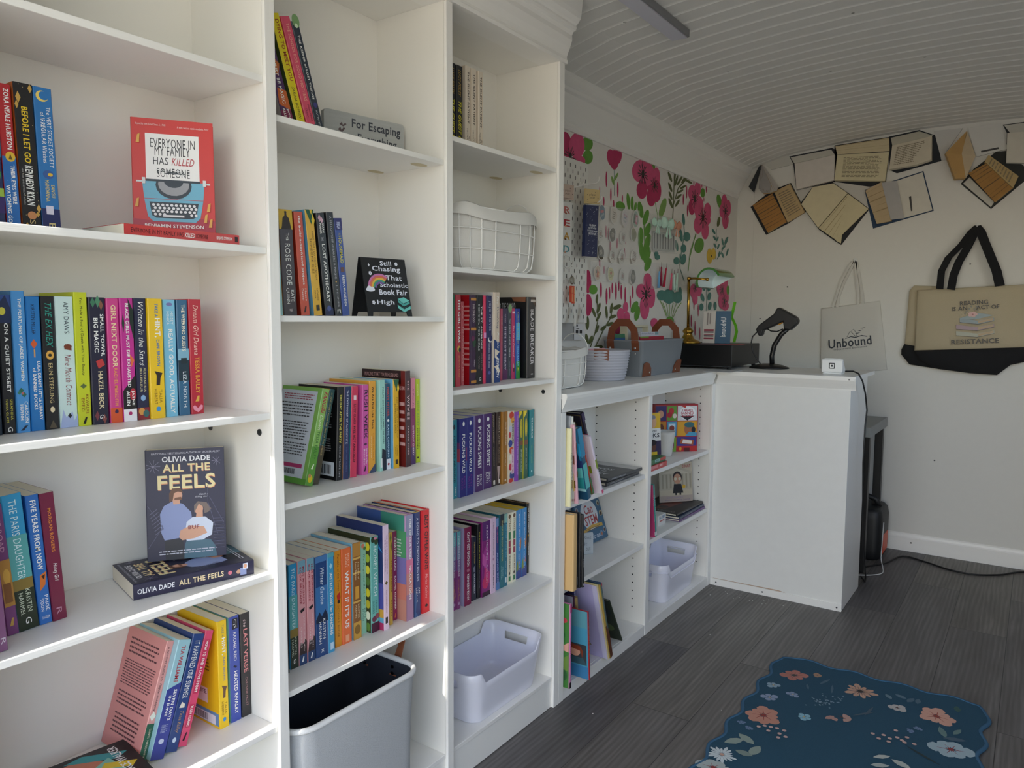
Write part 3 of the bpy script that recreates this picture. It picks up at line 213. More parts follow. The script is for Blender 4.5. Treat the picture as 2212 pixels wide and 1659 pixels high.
OB=[('open book with grey fanned pages spread wide at the left end of the wall display',[('cover',[(0.2065,1.8731,0.03),(0.1523,1.9977,0.006),(0.1425,1.9994,0.006),(0.1753,1.8386,0.03)],0.003,'2a2c30',0),('cover',[(0.1425,2.0008,0.006),(0.0074,2.0218,0.006),(-0.0202,1.9715,0.006),(0.096,1.9552,0.006)],0.003,'c4c3bb',0),('page_block',[(0.1481,1.9924,0.01),(0.1463,1.8555,0.05),(0.1177,1.8258,0.06),(0.0844,1.8262,0.055),(0.0803,1.8666,0.05)],0.012,'9c9a98',-7),('page_block',[(0.1453,1.9934,0.01),(0.0844,1.8262,0.055),(0.0482,1.836,0.05),(0.0468,1.8545,0.04),(0.121,1.9598,0.012)],0.01,'b3b0ac',-5)]),('open book with browned pages,lowest at the left end of the wall display',[('cover',[(0.2005,1.7677,0.004),(0.0928,1.8465,0.004),(-0.0096,1.8763,0.004),(-0.0907,1.7191,0.004),(-0.0001,1.6636,0.004),(0.1116,1.6125,0.004)],0.004,'23262c',0),('page_block',[(0.1817,1.7722,0.03),(0.0843,1.8293,0.012),(0.0028,1.6727,0.012),(0.0951,1.6211,0.03)],0.02,'a87a42',-9),('page_block',[(0.0749,1.8382,0.012),(-0.0089,1.867,0.026),(-0.0896,1.7146,0.026),(-0.0021,1.6689,0.012)],0.014,'bfa77c',11)]),('open book with blank white pages,topmost left in the wall display',[('cover',[(0.0036,2.0149,0.004),(-0.209,2.0331,0.004),(-0.2352,2.0153,0.004),(-0.2324,1.8619,0.004),(-0.0402,1.8343,0.004),(-0.0183,1.972,0.004)],0.004,'22252b',0),('page_block',[(-0.0044,2.0081,0.01),(-0.2056,2.0244,0.01),(-0.2254,1.9951,0.02),(-0.0285,1.9723,0.02)],0.004,'c6c4ba',0),('page_block',[(-0.0292,1.9709,0.02),(-0.2254,1.9938,0.02),(-0.2309,1.8655,0.034),(-0.0472,1.8349,0.034)],0.016,'d3cdc5',0)]),('large open book of dense print hung sideways at the top centre of the wall',[('cover',[(-0.2201,2.0436,0.004),(-0.4747,2.0524,0.004),(-0.4761,1.9797,0.004),(-0.4672,1.8335,0.004),(-0.3939,1.8199,0.004),(-0.2228,1.8621,0.004)],0.004,'22252b',0),('page_block',[(-0.2297,2.0336,0.03),(-0.4749,2.0429,0.03),(-0.4775,1.9828,0.014),(-0.2368,1.9949,0.014)],0.012,'cdbf9c',-4),('page_block',[(-0.2368,1.9935,0.014),(-0.4765,1.9785,0.014),(-0.4669,1.8368,0.034),(-0.2322,1.864,0.034)],0.02,'d6cca8',16)]),('open book of print with a thick fore edge,right of the dense print one',[('cover',[(-0.4734,2.0545,0.004),(-0.6025,2.0686,0.004),(-0.6712,2.0346,0.004),(-0.7035,1.9117,0.004),(-0.5137,1.8736,0.004),(-0.4775,1.8953,0.004)],0.004,'20262c',0),('page_block',[(-0.4809,2.0456,0.012),(-0.6038,2.0606,0.012),(-0.6664,2.0303,0.02),(-0.4902,2.0081,0.02)],0.004,'b9b5a5',0),('page_block',[(-0.4896,2.0076,0.016),(-0.6592,2.03,0.02),(-0.6649,1.9167,0.04),(-0.5949,1.898,0.04),(-0.4836,1.8907,0.036)],0.022,'d2c9b4',11)]),('open book with blank cream pages hung as a diamond below the dense print',[('cover',[(-0.0607,1.7641,0.003),(-0.1202,1.844,0.003),(-0.2176,1.8595,0.003),(-0.2941,1.7991,0.003),(-0.3978,1.7102,0.003),(-0.2718,1.5383,0.003),(-0.243,1.558,0.003),(-0.1588,1.6238,0.003)],0.004,'25272b',0),('page_block',[(-0.0705,1.7577,0.02),(-0.125,1.8411,0.02),(-0.2247,1.8509,0.02),(-0.297,1.7939,0.03),(-0.1615,1.6298,0.03)],0.008,'d6ccaa',0),('page_block',[(-0.1648,1.6275,0.03),(-0.2997,1.7903,0.03),(-0.3952,1.7089,0.016),(-0.2482,1.5599,0.016),(-0.2721,1.5456,0.012)],0.018,'d0c5a0',-5)]),('open book showing only white inner cover corners behind the cream diamond one',[('cover',[(-0.2202,1.8628,0.001),(-0.3964,1.8214,0.001),(-0.3946,1.7199,0.001),(-0.2796,1.8047,0.001)],0.0018,'cbc9c2',0),('cover',[(-0.0387,1.8362,0.001),(-0.1222,1.8475,0.001),(-0.06,1.7678,0.001)],0.0018,'cbc9c2',0)]),('open book with a bare white inner cover and grey sheet,lowest at centre',[('cover',[(-0.3718,1.8052,0.003),(-0.5149,1.843,0.003),(-0.6295,1.8722,0.003),(-0.6822,1.6798,0.003),(-0.4183,1.612,0.003)],0.004,'28405c',0),('page_block',[(-0.3775,1.7997,0.02),(-0.4528,1.8337,0.034),(-0.502,1.6395,0.034),(-0.4366,1.6325,0.02)],0.018,'c0ab88',-6),('page_block',[(-0.4533,1.8302,0.036),(-0.5188,1.835,0.02),(-0.5584,1.6511,0.02),(-0.502,1.6457,0.036)],0.004,'aeacaa',0),('page_block',[(-0.5173,1.8366,0.01),(-0.6267,1.8652,0.01),(-0.6767,1.6825,0.01),(-0.5569,1.6535,0.01)],0.004,'d6d2c6',0)]),('open book with a brown page block hanging out between white boards',[('cover',[(-0.6657,2.0559,0.003),(-0.7843,2.0531,0.003),(-0.7233,1.9532,0.003),(-0.7219,1.9135,0.003),(-0.7033,1.9144,0.003)],0.004,'c9c8c4',0),('cover',[(-0.8058,2.0507,0.006),(-0.9331,2.0555,0.006),(-0.9666,1.9351,0.006),(-0.8433,1.9129,0.006)],0.005,'d0cfca',0),('page_block',[(-0.7258,1.9348,0.07),(-0.8015,2.036,0.01),(-0.7915,1.9215,0.05),(-0.8108,1.8108,0.06),(-0.7707,1.8101,0.075)],0.02,'b8935c',-6),('page_block',[(-0.8037,2.0345,0.01),(-0.8437,1.9129,0.03),(-0.8119,1.8107,0.06),(-0.7896,1.9277,0.05)],0.006,'c4b294',0)]),('open book with brown fanned pages hung as a diamond at the right end',[('cover',[(-0.7878,1.7961,0.003),(-0.8363,1.8581,0.003),(-0.9212,1.9275,0.003),(-0.9644,1.927,0.003),(-1.0334,1.8485,0.003),(-1.0369,1.7837,0.003),(-0.9153,1.6696,0.003)],0.004,'2a2c2a',0),('page_block',[(-0.7983,1.7956,0.008),(-0.8226,1.8224,0.008),(-0.9259,1.6994,0.008),(-0.9146,1.6775,0.008)],0.002,'c8c6bc',0),('page_block',[(-0.8187,1.8359,0.04),(-0.8877,1.8716,0.05),(-0.9934,1.7506,0.05),(-0.9301,1.6951,0.03)],0.03,'a67c44',-9),('page_block',[(-0.8827,1.8799,0.05),(-0.8955,1.9109,0.04),(-1.015,1.8041,0.03),(-0.9974,1.7502,0.05)],0.014,'b59d6e',8)]),('open book with pale pages cut by the right edge above the diamond one',[('cover',[(-0.9421,2.0454,0.003),(-1.046,2.0471,0.003),(-1.0599,1.8602,0.003),(-0.9616,1.8742,0.003),(-0.9592,2.0072,0.003)],0.004,'26292d',0),('page_block',[(-0.9472,2.0405,0.012),(-1.0464,2.0416,0.012),(-1.0494,2.0019,0.012),(-0.9722,2.0037,0.012)],0.004,'bfbdb4',0),('page_block',[(-0.9615,2.0029,0.02),(-1.0496,2.0003,0.02),(-1.0593,1.8566,0.035),(-0.9648,1.8696,0.035)],0.02,'cdc8bb',0)])]
BAG={'white': [(-0.1884,1.214,0.012),(-0.4661,1.2512,0.012),(-0.5136,0.9065,0.012),(-0.4436,0.8954,0.012),(-0.1956,0.8551,0.012)],'ws': [[(-0.2467,1.2186,0.012),(-0.2589,1.2695,0.012),(-0.2812,1.3503,0.012),(-0.3101,1.4167,0.012),(-0.3368,1.4544,0.012)],[(-0.2672,1.2205,0.012),(-0.2717,1.2694,0.012),(-0.2942,1.3433,0.012),(-0.323,1.4096,0.012),(-0.3412,1.4529,0.012)],[(-0.3647,1.2314,0.012),(-0.3651,1.295,0.012),(-0.3525,1.3753,0.012),(-0.345,1.4515,0.012)],[(-0.3887,1.2346,0.012),(-0.384,1.288,0.012),(-0.3668,1.3749,0.012),(-0.3493,1.4513,0.012)]],'blackc': [(-0.6342,1.2996,0.05),(-1.0794,1.3195,0.05),(-1.1067,1.0362,0.05),(-0.6351,1.0067,0.05)],'blackb': [(-0.635,1.008,0.05),(-1.1067,1.0374,0.05),(-1.1165,0.9918,0.05),(-1.0808,0.9678,0.05),(-1.0291,0.9525,0.05),(-0.9796,0.9041,0.05),(-0.8706,0.9077,0.05),(-0.7394,0.922,0.05),(-0.6587,0.9637,0.05)],'b2c': [(-0.5971,1.2973,0.022),(-0.616,1.3239,0.022),(-0.7401,1.3163,0.022),(-0.7548,1.0092,0.022),(-0.5876,1.0318,0.022)],'b2b': [(-0.5873,1.0383,0.022),(-0.6207,1.0326,0.022),(-0.7547,1.0105,0.022),(-0.7591,0.9182,0.022),(-0.6134,0.9374,0.022),(-0.575,0.9857,0.022),(-0.5745,1.0106,0.022)],'bsl': [(-0.7306,1.3032,0.06),(-0.7337,1.3871,0.06),(-0.7586,1.4485,0.055),(-0.8091,1.5079,0.05),(-0.8455,1.5672,0.045),(-0.8633,1.5932,0.04)],'bsl2': [(-0.7776,1.299,0.066),(-0.7851,1.3667,0.066),(-0.8032,1.4277,0.062),(-0.834,1.494,0.055),(-0.8568,1.5542,0.047),(-0.8686,1.5928,0.04)],'bsr': [(-0.9705,1.3123,0.066),(-0.9543,1.3798,0.066),(-0.9277,1.447,0.06),(-0.9007,1.515,0.052),(-0.8823,1.5648,0.046),(-0.8707,1.5927,0.04)],'unb': [(-0.2354,1.004,0.0195),(-0.4403,1.0329,0.0195),(-0.4347,1.0781,0.0195),(-0.2323,1.0493,0.0195)],'unb2': [(-0.2624,0.9924,0.0195),(-0.4189,1.0156,0.0195),(-0.4172,1.0277,0.0195),(-0.2612,1.0061,0.0195)],'unbk': [(-0.3111,1.0557,0.0195),(-0.4179,1.0705,0.0195),(-0.4096,1.1198,0.0195),(-0.3242,1.1067,0.0195)],'rd': [(-0.8181,1.2243,0.0705),(-0.9299,1.2309,0.0705),(-0.9279,1.2509,0.0705),(-0.8171,1.244,0.0705)],'rd2': [(-0.786,1.1985,0.0705),(-0.9748,1.2114,0.0705),(-0.9729,1.2294,0.0705),(-0.7851,1.2171,0.0705)],'rd3': [(-0.7915,1.0411,0.0705),(-0.9809,1.0535,0.0705),(-0.9787,1.0758,0.0705),(-0.7904,1.063,0.0705)],'rdb': [(-0.8074,1.0695,0.0705),(-0.9645,1.0846,0.0705),(-0.9546,1.2295,0.0705),(-0.7979,1.2214,0.0705)],'hookw': (-0.3422,1.4657,0.01),'hookb': (-0.8669,1.6035,0.02)}
GB={'b0':(0.4460,0.0700,1.2763,0.0222,0.1911,-1.3),'b1':(0.4692,0.0700,1.2763,0.0173,0.1984,-1.3),'b2':(0.4900,0.0700,1.2763,0.0248,0.2051,-1.3),'b3':(0.5157,0.0700,1.2763,0.0247,0.2051,-1.3),'c0':(0.4414,0.0915,0.9805,0.0160,0.2022,0.0),'c1':(0.4609,0.0951,0.9805,0.0161,0.2019,0.0),'c2':(0.4775,0.0918,0.9805,0.0174,0.2083,0.0),'c3':(0.4973,0.0955,0.9805,0.0192,0.2006,0.0),'c4':(0.5174,0.0934,0.9805,0.0186,0.2018,0.0),'c5':(0.5374,0.0948,0.9805,0.0263,0.2018,0.0),'c6':(0.5642,0.0930,0.9805,0.0197,0.2092,0.0),'c7':(0.5850,0.0910,0.9805,0.0250,0.2017,0.0),'c8':(0.6123,0.0901,0.9805,0.0189,0.2004,0.0),'c9':(0.6321,0.0878,0.9805,0.0216,0.2014,0.0),'c10':(0.6562,0.0903,0.9805,0.0208,0.2020,0.0),'c11':(0.6775,0.0856,0.9805,0.0252,0.2019,0.0),'c12':(0.7060,0.0893,0.9805,0.0221,0.2010,0.0),'c13':(0.7308,0.0897,0.9805,0.0201,0.2009,0.0),'c14':(0.7526,0.0884,0.9805,0.0239,0.2028,0.0),'d0':(0.4073,0.0313,0.6849,0.0201,0.1911,-2.5),'d1':(0.4459,0.0816,0.6849,0.0156,0.1969,-4.2),'d2':(0.4621,0.0834,0.6849,0.0268,0.2080,-4.2),'d3':(0.4917,0.0866,0.6849,0.0179,0.2013,-3.3),'d4':(0.5102,0.0849,0.6849,0.0199,0.2012,-3.3),'e0':(0.6302,0.0863,0.3892,0.0139,0.2044,17.3),'e1':(0.6452,0.0737,0.3892,0.0247,0.2015,17.3),'e2':(0.6740,0.0752,0.3892,0.0224,0.2025,17.3),'e3':(0.6994,0.0771,0.3892,0.0164,0.2012,17.3),'e4':(0.7803,0.0750,0.3892,0.0194,0.2056,0.0),'e5':(0.8063,0.0773,0.3892,0.0216,0.2043,0.0),'e6':(0.8304,0.0776,0.3892,0.0206,0.2029,0.0),'f0':(0.8970,0.0600,1.5119,0.0160,0.1373,-6.5),'f1':(0.9441,0.0600,1.5119,0.0237,0.1846,-17.3),'f2':(0.9784,0.0600,1.5119,0.0194,0.2082,-17.3),'f3':(1.0020,0.0600,1.5119,0.0212,0.2098,-17.3),'f4':(1.0253,0.0600,1.5119,0.0178,0.2083,-17.3),'g0':(0.9097,0.0600,1.1560,0.0216,0.2001,-2.4),'g1':(0.9331,0.0600,1.1560,0.0317,0.2009,-2.6),'g2':(0.9750,0.0600,1.1560,0.0209,0.2007,-4.2),'g3':(1.0071,0.0600,1.1560,0.0207,0.2082,-5.4),'g4':(1.0361,0.0600,1.1560,0.0208,0.2049,-5.9),'g5':(1.0624,0.0600,1.1560,0.0187,0.2095,-5.9),'g6':(1.0825,0.0600,1.1560,0.0191,0.1998,-5.9),'h0':(0.9909,0.0790,0.8064,0.0188,0.2019,14.6),'h1':(1.0134,0.0815,0.8064,0.0141,0.2002,14.6),'h2':(1.0703,0.0752,0.8064,0.0173,0.1999,2.4),'h3':(1.0881,0.0735,0.8064,0.0162,0.1995,2.4),'h4':(1.1099,0.0751,0.8064,0.0188,0.1983,2.4),'h5':(1.1438,0.0741,0.8064,0.0186,0.1998,1.2),'h6':(1.1676,0.0780,0.8064,0.0205,0.2062,1.2),'h7':(1.1985,0.0735,0.8064,0.0181,0.2067,0.0),'h8':(1.2225,0.0772,0.8064,0.0132,0.1971,0.0),'h9':(1.2391,0.0699,0.8064,0.0182,0.2058,0.0),'h10':(1.2688,0.0598,0.8064,0.0168,0.2244,0.0),'h11':(1.2981,0.0708,0.8064,0.0152,0.2056,0.0),'h12':(1.3218,0.0764,0.8064,0.0145,0.2010,0.0),'i0':(0.9192,0.0619,0.4435,0.0109,0.2189,0.0),'i1':(0.9385,0.0699,0.4435,0.0196,0.2163,0.0),'i2':(0.9597,0.0686,0.4435,0.0188,0.2183,0.0),'i3':(0.9816,0.0681,0.4435,0.0199,0.2176,0.0),'i4':(1.0025,0.0669,0.4435,0.0311,0.2157,0.0),'i5':(1.0341,0.0652,0.4435,0.0169,0.2160,0.0),'i6':(1.0606,0.0740,0.4435,0.0181,0.2121,0.0),'i7':(1.0795,0.0723,0.4435,0.0265,0.2123,0.0),'i8':(1.1097,0.0706,0.4435,0.0223,0.2175,0.0),'i9':(1.1413,0.0792,0.4435,0.0161,0.2082,0.0),'i10':(1.1584,0.0660,0.4435,0.0245,0.2203,0.0),'i11':(1.1855,0.0536,0.4435,0.0179,0.2432,0.0),'i12':(1.2155,0.0639,0.4435,0.0103,0.2187,0.0),'i13':(1.2389,0.0758,0.4435,0.0141,0.2127,0.0),'i14':(1.2535,0.0475,0.4435,0.0238,0.2524,0.0),'i15':(1.2803,0.0475,0.4435,0.0244,0.2529,0.0),'i16':(1.3087,0.0475,0.4435,0.0283,0.2524,0.0),'j0':(1.4589,0.0850,1.5720,0.0243,0.2055,0.0),'j1':(1.4863,0.0850,1.5720,0.0222,0.2070,0.0),'j2':(1.5227,0.0850,1.5720,0.0204,0.2137,0.0),'j3':(1.5469,0.0850,1.5720,0.0237,0.2154,0.0),'j4':(1.5753,0.0850,1.5720,0.0214,0.2151,0.0),'k0':(1.4357,0.0598,0.9817,0.0150,0.2291,0.0),'k1':(1.4512,0.0578,0.9817,0.0199,0.2296,0.0),'k2':(1.4847,0.0681,0.9817,0.0103,0.2131,0.0),'k3':(1.5067,0.0566,0.9817,0.0247,0.2295,0.0),'k4':(1.5320,0.0563,0.9817,0.0286,0.2304,0.0),'k5':(1.5610,0.0553,0.9817,0.0095,0.2302,0.0),'k6':(1.5735,0.0564,0.9817,0.0257,0.2305,0.0),'k7':(1.6042,0.0537,0.9817,0.0267,0.2400,0.0),'k8':(1.6753,0.0841,0.9817,0.0103,0.1975,0.0),'k9':(1.6905,0.0872,0.9817,0.0225,0.1985,0.0),'k10':(1.7135,0.0862,0.9817,0.0170,0.1987,0.0),'k11':(1.7312,0.0854,0.9817,0.0163,0.1990,0.0),'k12':(1.7480,0.0828,0.9817,0.0193,0.1986,0.0),'k13':(1.7792,0.0640,0.9817,0.0409,0.2320,0.0),'l0':(1.4460,0.0678,0.6938,0.0204,0.2025,0.0),'l1':(1.4720,0.0638,0.6938,0.0278,0.2034,0.0),'l2':(1.5003,0.0635,0.6938,0.0294,0.2040,0.0),'l3':(1.5413,0.0680,0.6938,0.0344,0.2038,0.0),'l4':(1.5838,0.0709,0.6938,0.0340,0.2031,0.0),'l5':(1.6212,0.0722,0.6938,0.0203,0.2031,-1.8),'l6':(1.6437,0.0728,0.6938,0.0178,0.2028,0.0),'l7':(1.6619,0.0663,0.6938,0.0223,0.2023,0.0),'l8':(1.6848,0.0624,0.6938,0.0279,0.2021,0.0),'l9':(1.7141,0.0614,0.6938,0.0191,0.1974,0.0),'l10':(1.7374,0.0631,0.6938,0.0205,0.1972,0.0),'l11':(1.7584,0.0605,0.6938,0.0270,0.1970,0.0),'l12':(1.7894,0.0619,0.6938,0.0228,0.1955,0.0),'m0':(1.4552,0.0751,0.3964,0.0150,0.2065,0.0),'m1':(1.4706,0.0728,0.3964,0.0241,0.2051,0.0),'m2':(1.4979,0.0691,0.3964,0.0286,0.2099,0.0),'m3':(1.5398,0.0776,0.3964,0.0195,0.1740,0.0),'m4':(1.5624,0.0759,0.3964,0.0135,0.2035,0.0),'m5':(1.5764,0.0708,0.3964,0.0347,0.2074,0.0),'m6':(1.6115,0.0680,0.3964,0.0233,0.2127,0.0),'m7':(1.6419,0.0725,0.3964,0.0159,0.2046,-1.4),'m8':(1.6583,0.0711,0.3964,0.0195,0.2111,0.0),'m9':(1.6785,0.0716,0.3964,0.0158,0.2085,0.0),'m10':(1.6983,0.0745,0.3964,0.0208,0.2056,0.0),'m11':(1.7196,0.0731,0.3964,0.0212,0.2053,0.0),'m12':(1.7473,0.0770,0.3964,0.0259,0.2037,0.0),'m13':(1.7738,0.0763,0.3964,0.0272,0.2043,0.0),'m14':(1.8072,0.0805,0.3964,0.0130,0.2115,0.0)}
PK={'read_h': [(2.2017,1.6064),(2.2828,1.6125),(2.2827,1.5607),(2.2027,1.5554)],'read': [(2.2066,1.5478),(2.2753,1.5508),(2.2712,1.3687),(2.2023,1.3686)],'navy_h': [(2.3461,1.6104),(2.4494,1.619),(2.4488,1.5685),(2.3454,1.5588)],'navy': [(2.3543,1.5541),(2.4462,1.5632),(2.4376,1.3775),(2.3477,1.3753)],'key': [(2.3132,1.3012),(2.3066,1.2693),(2.3118,1.2023)],'stk': [(2.5799,1.5579,'b'),(2.6754,1.558,'t'),(2.7736,1.558,'w'),(2.8699,1.5648,'v'),(2.5697,1.477,'n'),(2.6677,1.4826,'d'),(2.7616,1.4801,'n'),(2.8551,1.5,'o'),(2.5734,1.4079,'d'),(2.6734,1.4022,'n'),(2.7533,1.4015,'n'),(2.8621,1.4112,'m'),(2.5499,1.3274,'r'),(2.658,1.3289,'y'),(2.7591,1.3256,'n'),(2.8557,1.3281,'d')],'pan1': [(2.4915,1.3698),(2.9481,1.3795),(2.9622,1.2997),(2.4936,1.297)],'pan0': [(2.5492,1.5827),(2.9033,1.6035),(2.9076,1.4056),(2.5551,1.389)],'bag1': [(3.0167,1.6069),(3.308,1.6129),(3.3176,1.4548),(3.0199,1.4433)],'bag2': [(3.0353,1.3984),(3.3386,1.4078),(3.3333,1.2898),(3.0409,1.2854)],'bow': [(3.0544,1.5648),(3.1691,1.5727),(3.2692,1.5746)],'tas': [[(3.1047,1.384),(3.0983,1.291)],[(3.1239,1.406),(3.1238,1.3012)],[(3.184,1.4052),(3.1527,1.2976)],[(3.2423,1.3825),(3.2299,1.2861)],[(3.2669,1.3767),(3.2722,1.2876)],[(3.3094,1.3863),(3.2969,1.286)]],'grey': [(2.2744,1.1403),(2.3796,1.1383),(2.381,1.0764),(2.2757,1.0785)],'icon': [(2.3727,1.1375),(2.4428,1.1335),(2.4428,1.0744),(2.3727,1.0766)],'clips': [[(2.3331,1.1971),(2.3021,1.1273)],[(2.404,1.1963),(2.3784,1.1384)]]}
SCN={'body': [(-0.0793,1.1099),(-0.0924,1.1292),(-0.1581,1.1804),(-0.1689,1.2039),(-0.1791,1.2086),(-0.2441,1.1723),(-0.2556,1.1642),(-0.2635,1.1498),(-0.2594,1.1382),(-0.2306,1.1083),(-0.2037,1.1114),(-0.1985,1.1454),(-0.1628,1.1286),(-0.111,1.1044),(-0.1075,1.0834),(-0.094,1.079)],'neck': [(-0.1535,0.9416),(-0.1506,0.9922),(-0.1601,1.0399),(-0.1873,1.0877),(-0.2178,1.1174)],'guard': [(-0.1242,1.1134),(-0.1433,1.103),(-0.1696,1.101),(-0.1951,1.1125)],'trig': [(-0.1626,1.1357),(-0.1796,1.1452),(-0.1985,1.1465),(-0.1914,1.1371),(-0.1772,1.1311)],'cable': [(-0.0844,1.101),(-0.0612,1.0767),(-0.0561,1.0495),(-0.0647,1.0075),(-0.0856,0.972),(-0.1061,0.9475)]}
# ---------------------------------------------------------------- room shell
X0,XE,YW,YR=-.1,4.165,.2735,-1.775
ZC=[(0,2.072),(.15,2.0715),(.35,2.063),(.53,2.049),(.75,2.025),(.9,1.985),(.97,1.958),(1.03,1.928),(1.1,1.88)]
def zceil(y):
    t=abs(y+.75)
    for (a,b),(c,d) in zip(ZC,ZC[1:]):
        if t<=c: return b+(d-b)*(t-a)/(c-a)
    return ZC[-1][1]
def node_mat(name,fn):
    m=bpy.data.materials.new(name); m.use_nodes=True; n=m.node_tree.nodes; l=m.node_tree.links; fn(n,l,n['Principled BSDF']); return m
def floor_nodes(n,l,b):
    tc=n.new('ShaderNodeTexCoord')
    br=n.new('ShaderNodeTexBrick'); br.offset=.37; br.inputs['Scale'].default_value=1; br.inputs['Brick Width'].default_value=1.22; br.inputs['Row Height'].default_value=.182; br.inputs['Mortar Size'].default_value=.0012; br.inputs['Mortar Smooth'].default_value=.3
    br.inputs['Color1'].default_value=(0,0,0,1); br.inputs['Color2'].default_value=(1,1,1,1); br.inputs['Mortar'].default_value=(.5,.5,.5,1); br.inputs['Bias'].default_value=0
    l.new(tc.outputs['Object'],br.inputs['Vector'])
    # each plank shifts its own grain
    sc=n.new('ShaderNodeVectorMath'); sc.operation='SCALE'; sc.inputs['Scale'].default_value=7; l.new(br.outputs['Color'],sc.inputs[0])
    ad=n.new('ShaderNodeVectorMath'); l.new(tc.outputs['Object'],ad.inputs[0]); l.new(sc.outputs[0],ad.inputs[1])
    def noise(scale,det,dist=0):
        mp=n.new('ShaderNodeMapping'); mp.inputs['Scale'].default_value=scale; l.new(ad.outputs[0],mp.inputs[0])
        z=n.new('ShaderNodeTexNoise'); z.inputs['Scale'].default_value=1; z.inputs['Detail'].default_value=det; z.inputs['Distortion'].default_value=dist; l.new(mp.outputs[0],z.inputs['Vector']); return z
    wmp=n.new('ShaderNodeMapping'); wmp.inputs['Scale'].default_value=(1.1,9,1); l.new(ad.outputs[0],wmp.inputs[0])
    wv=n.new('ShaderNodeTexWave'); wv.wave_type='BANDS'; wv.bands_direction='Y'; wv.inputs['Scale'].default_value=2.2; wv.inputs['Distortion'].default_value=9; wv.inputs['Detail'].default_value=3; wv.inputs['Detail Scale'].default_value=.7; l.new(wmp.outputs[0],wv.inputs['Vector'])
    fine=noise((6,140,1),5,.4); broad=noise((1.6,9,1),4,1.2)
    def mix(a,b_,f,t='MIX'):
        x=n.new('ShaderNodeMix'); x.data_type='RGBA'; x.blend_type=t
        for s,q in ((0,f),(6,a),(7,b_)):
            if isinstance(q,(int,float)): x.inputs[s].default_value=q
            elif isinstance(q,tuple): x.inputs[s].default_value=q
            else: l.new(q,x.inputs[s])
        return x.outputs[2]
    r=n.new('ShaderNodeValToRGB'); r.color_ramp.elements[0].position=.28; r.color_ramp.elements[0].color=lin('55524f'); r.color_ramp.elements[1].position=.72; r.color_ramp.elements[1].color=lin('858381')
    e=r.color_ramp.elements.new(.5); e.color=lin('6c6a68')
    mm=mix(wv.outputs['Color'],fine.outputs[0],.72); mm=mix(mm,broad.outputs[0],.5); l.new(mm,r.inputs[0])
    tone=mix(lin('d2d0d6'),lin('fbf7f0'),br.outputs['Color']); c=mix(r.outputs[0],tone,1.0,'MULTIPLY')
    c=mix(c,lin('2a2a2a'),br.outputs['Fac']); l.new(c,b.inputs['Base Color'])
    b.inputs['Roughness'].default_value=.5
    bp=n.new('ShaderNodeBump'); bp.inputs['Strength'].default_value=.2; bp.inputs['Distance'].default_value=.002; l.new(mm,bp.inputs['Height']); l.new(bp.outputs[0],b.inputs['Normal'])
FLOORM=node_mat('vinyl_planks',floor_nodes)
M=MB(); M.box(X0-.02,XE+.05,YR-.05,YW+.05,-.05,0,FLOORM); M.build('floor',kind='structure')
M=MB(); M.box(-14,X0-.021,-12,12,-.25,-.15,mat('b3ada0',.9,mott=.15)); M.build('ground',kind='structure')
# barrel ceiling of beadboard
M=MB(); CEIL=mat('e3e2dd',.42); ny=44; ys=[YR-.02+(YW-YR+.04)*j/ny for j in range(ny+1)]; xs=[]; x=X0
pitch=.0725
while x<XE:
    for dx,dz in ((0,0),(.004,-.0011),(.007,.0009),(.009,.0009),(.012,-.0011),(.016,0)): xs.append((x+dx,dz))
    x+=pitch
xs.append((XE+.02,0)); v=[]; f=[]
for x,dz in xs:
    for y in ys: v.append((x,y,zceil(y)+dz))
n=ny+1
for a in range(len(xs)-1):
    for j in range(ny): f.append([a*n+j,(a+1)*n+j,(a+1)*n+j+1,a*n+j+1][::-1])
M.add(v,f,CEIL)
for a in range(ny): M.poly([(X0,ys[a],2.25),(XE+.02,ys[a],2.25),(XE+.02,ys[a+1],2.25),(X0,ys[a+1],2.25)],CEIL)
for (x,y) in [(2.086,-.07),(2.73,-.16),(3.1,.075),(3.05,-.75),(3.0,-.45),(2.5,-.62)]:
    z=zceil(y)-.0005; M.poly([(x+.005*math.cos(t),y+.005*math.sin(t),z) for t in [-q*math.pi/5 for q in range(10)]],mat('8a8a86',.4,.5))
M.build('ceiling',kind='structure')
WALLM=mat('d9d8d2',.5,bump=((40,40,40),.05),mott=.02)
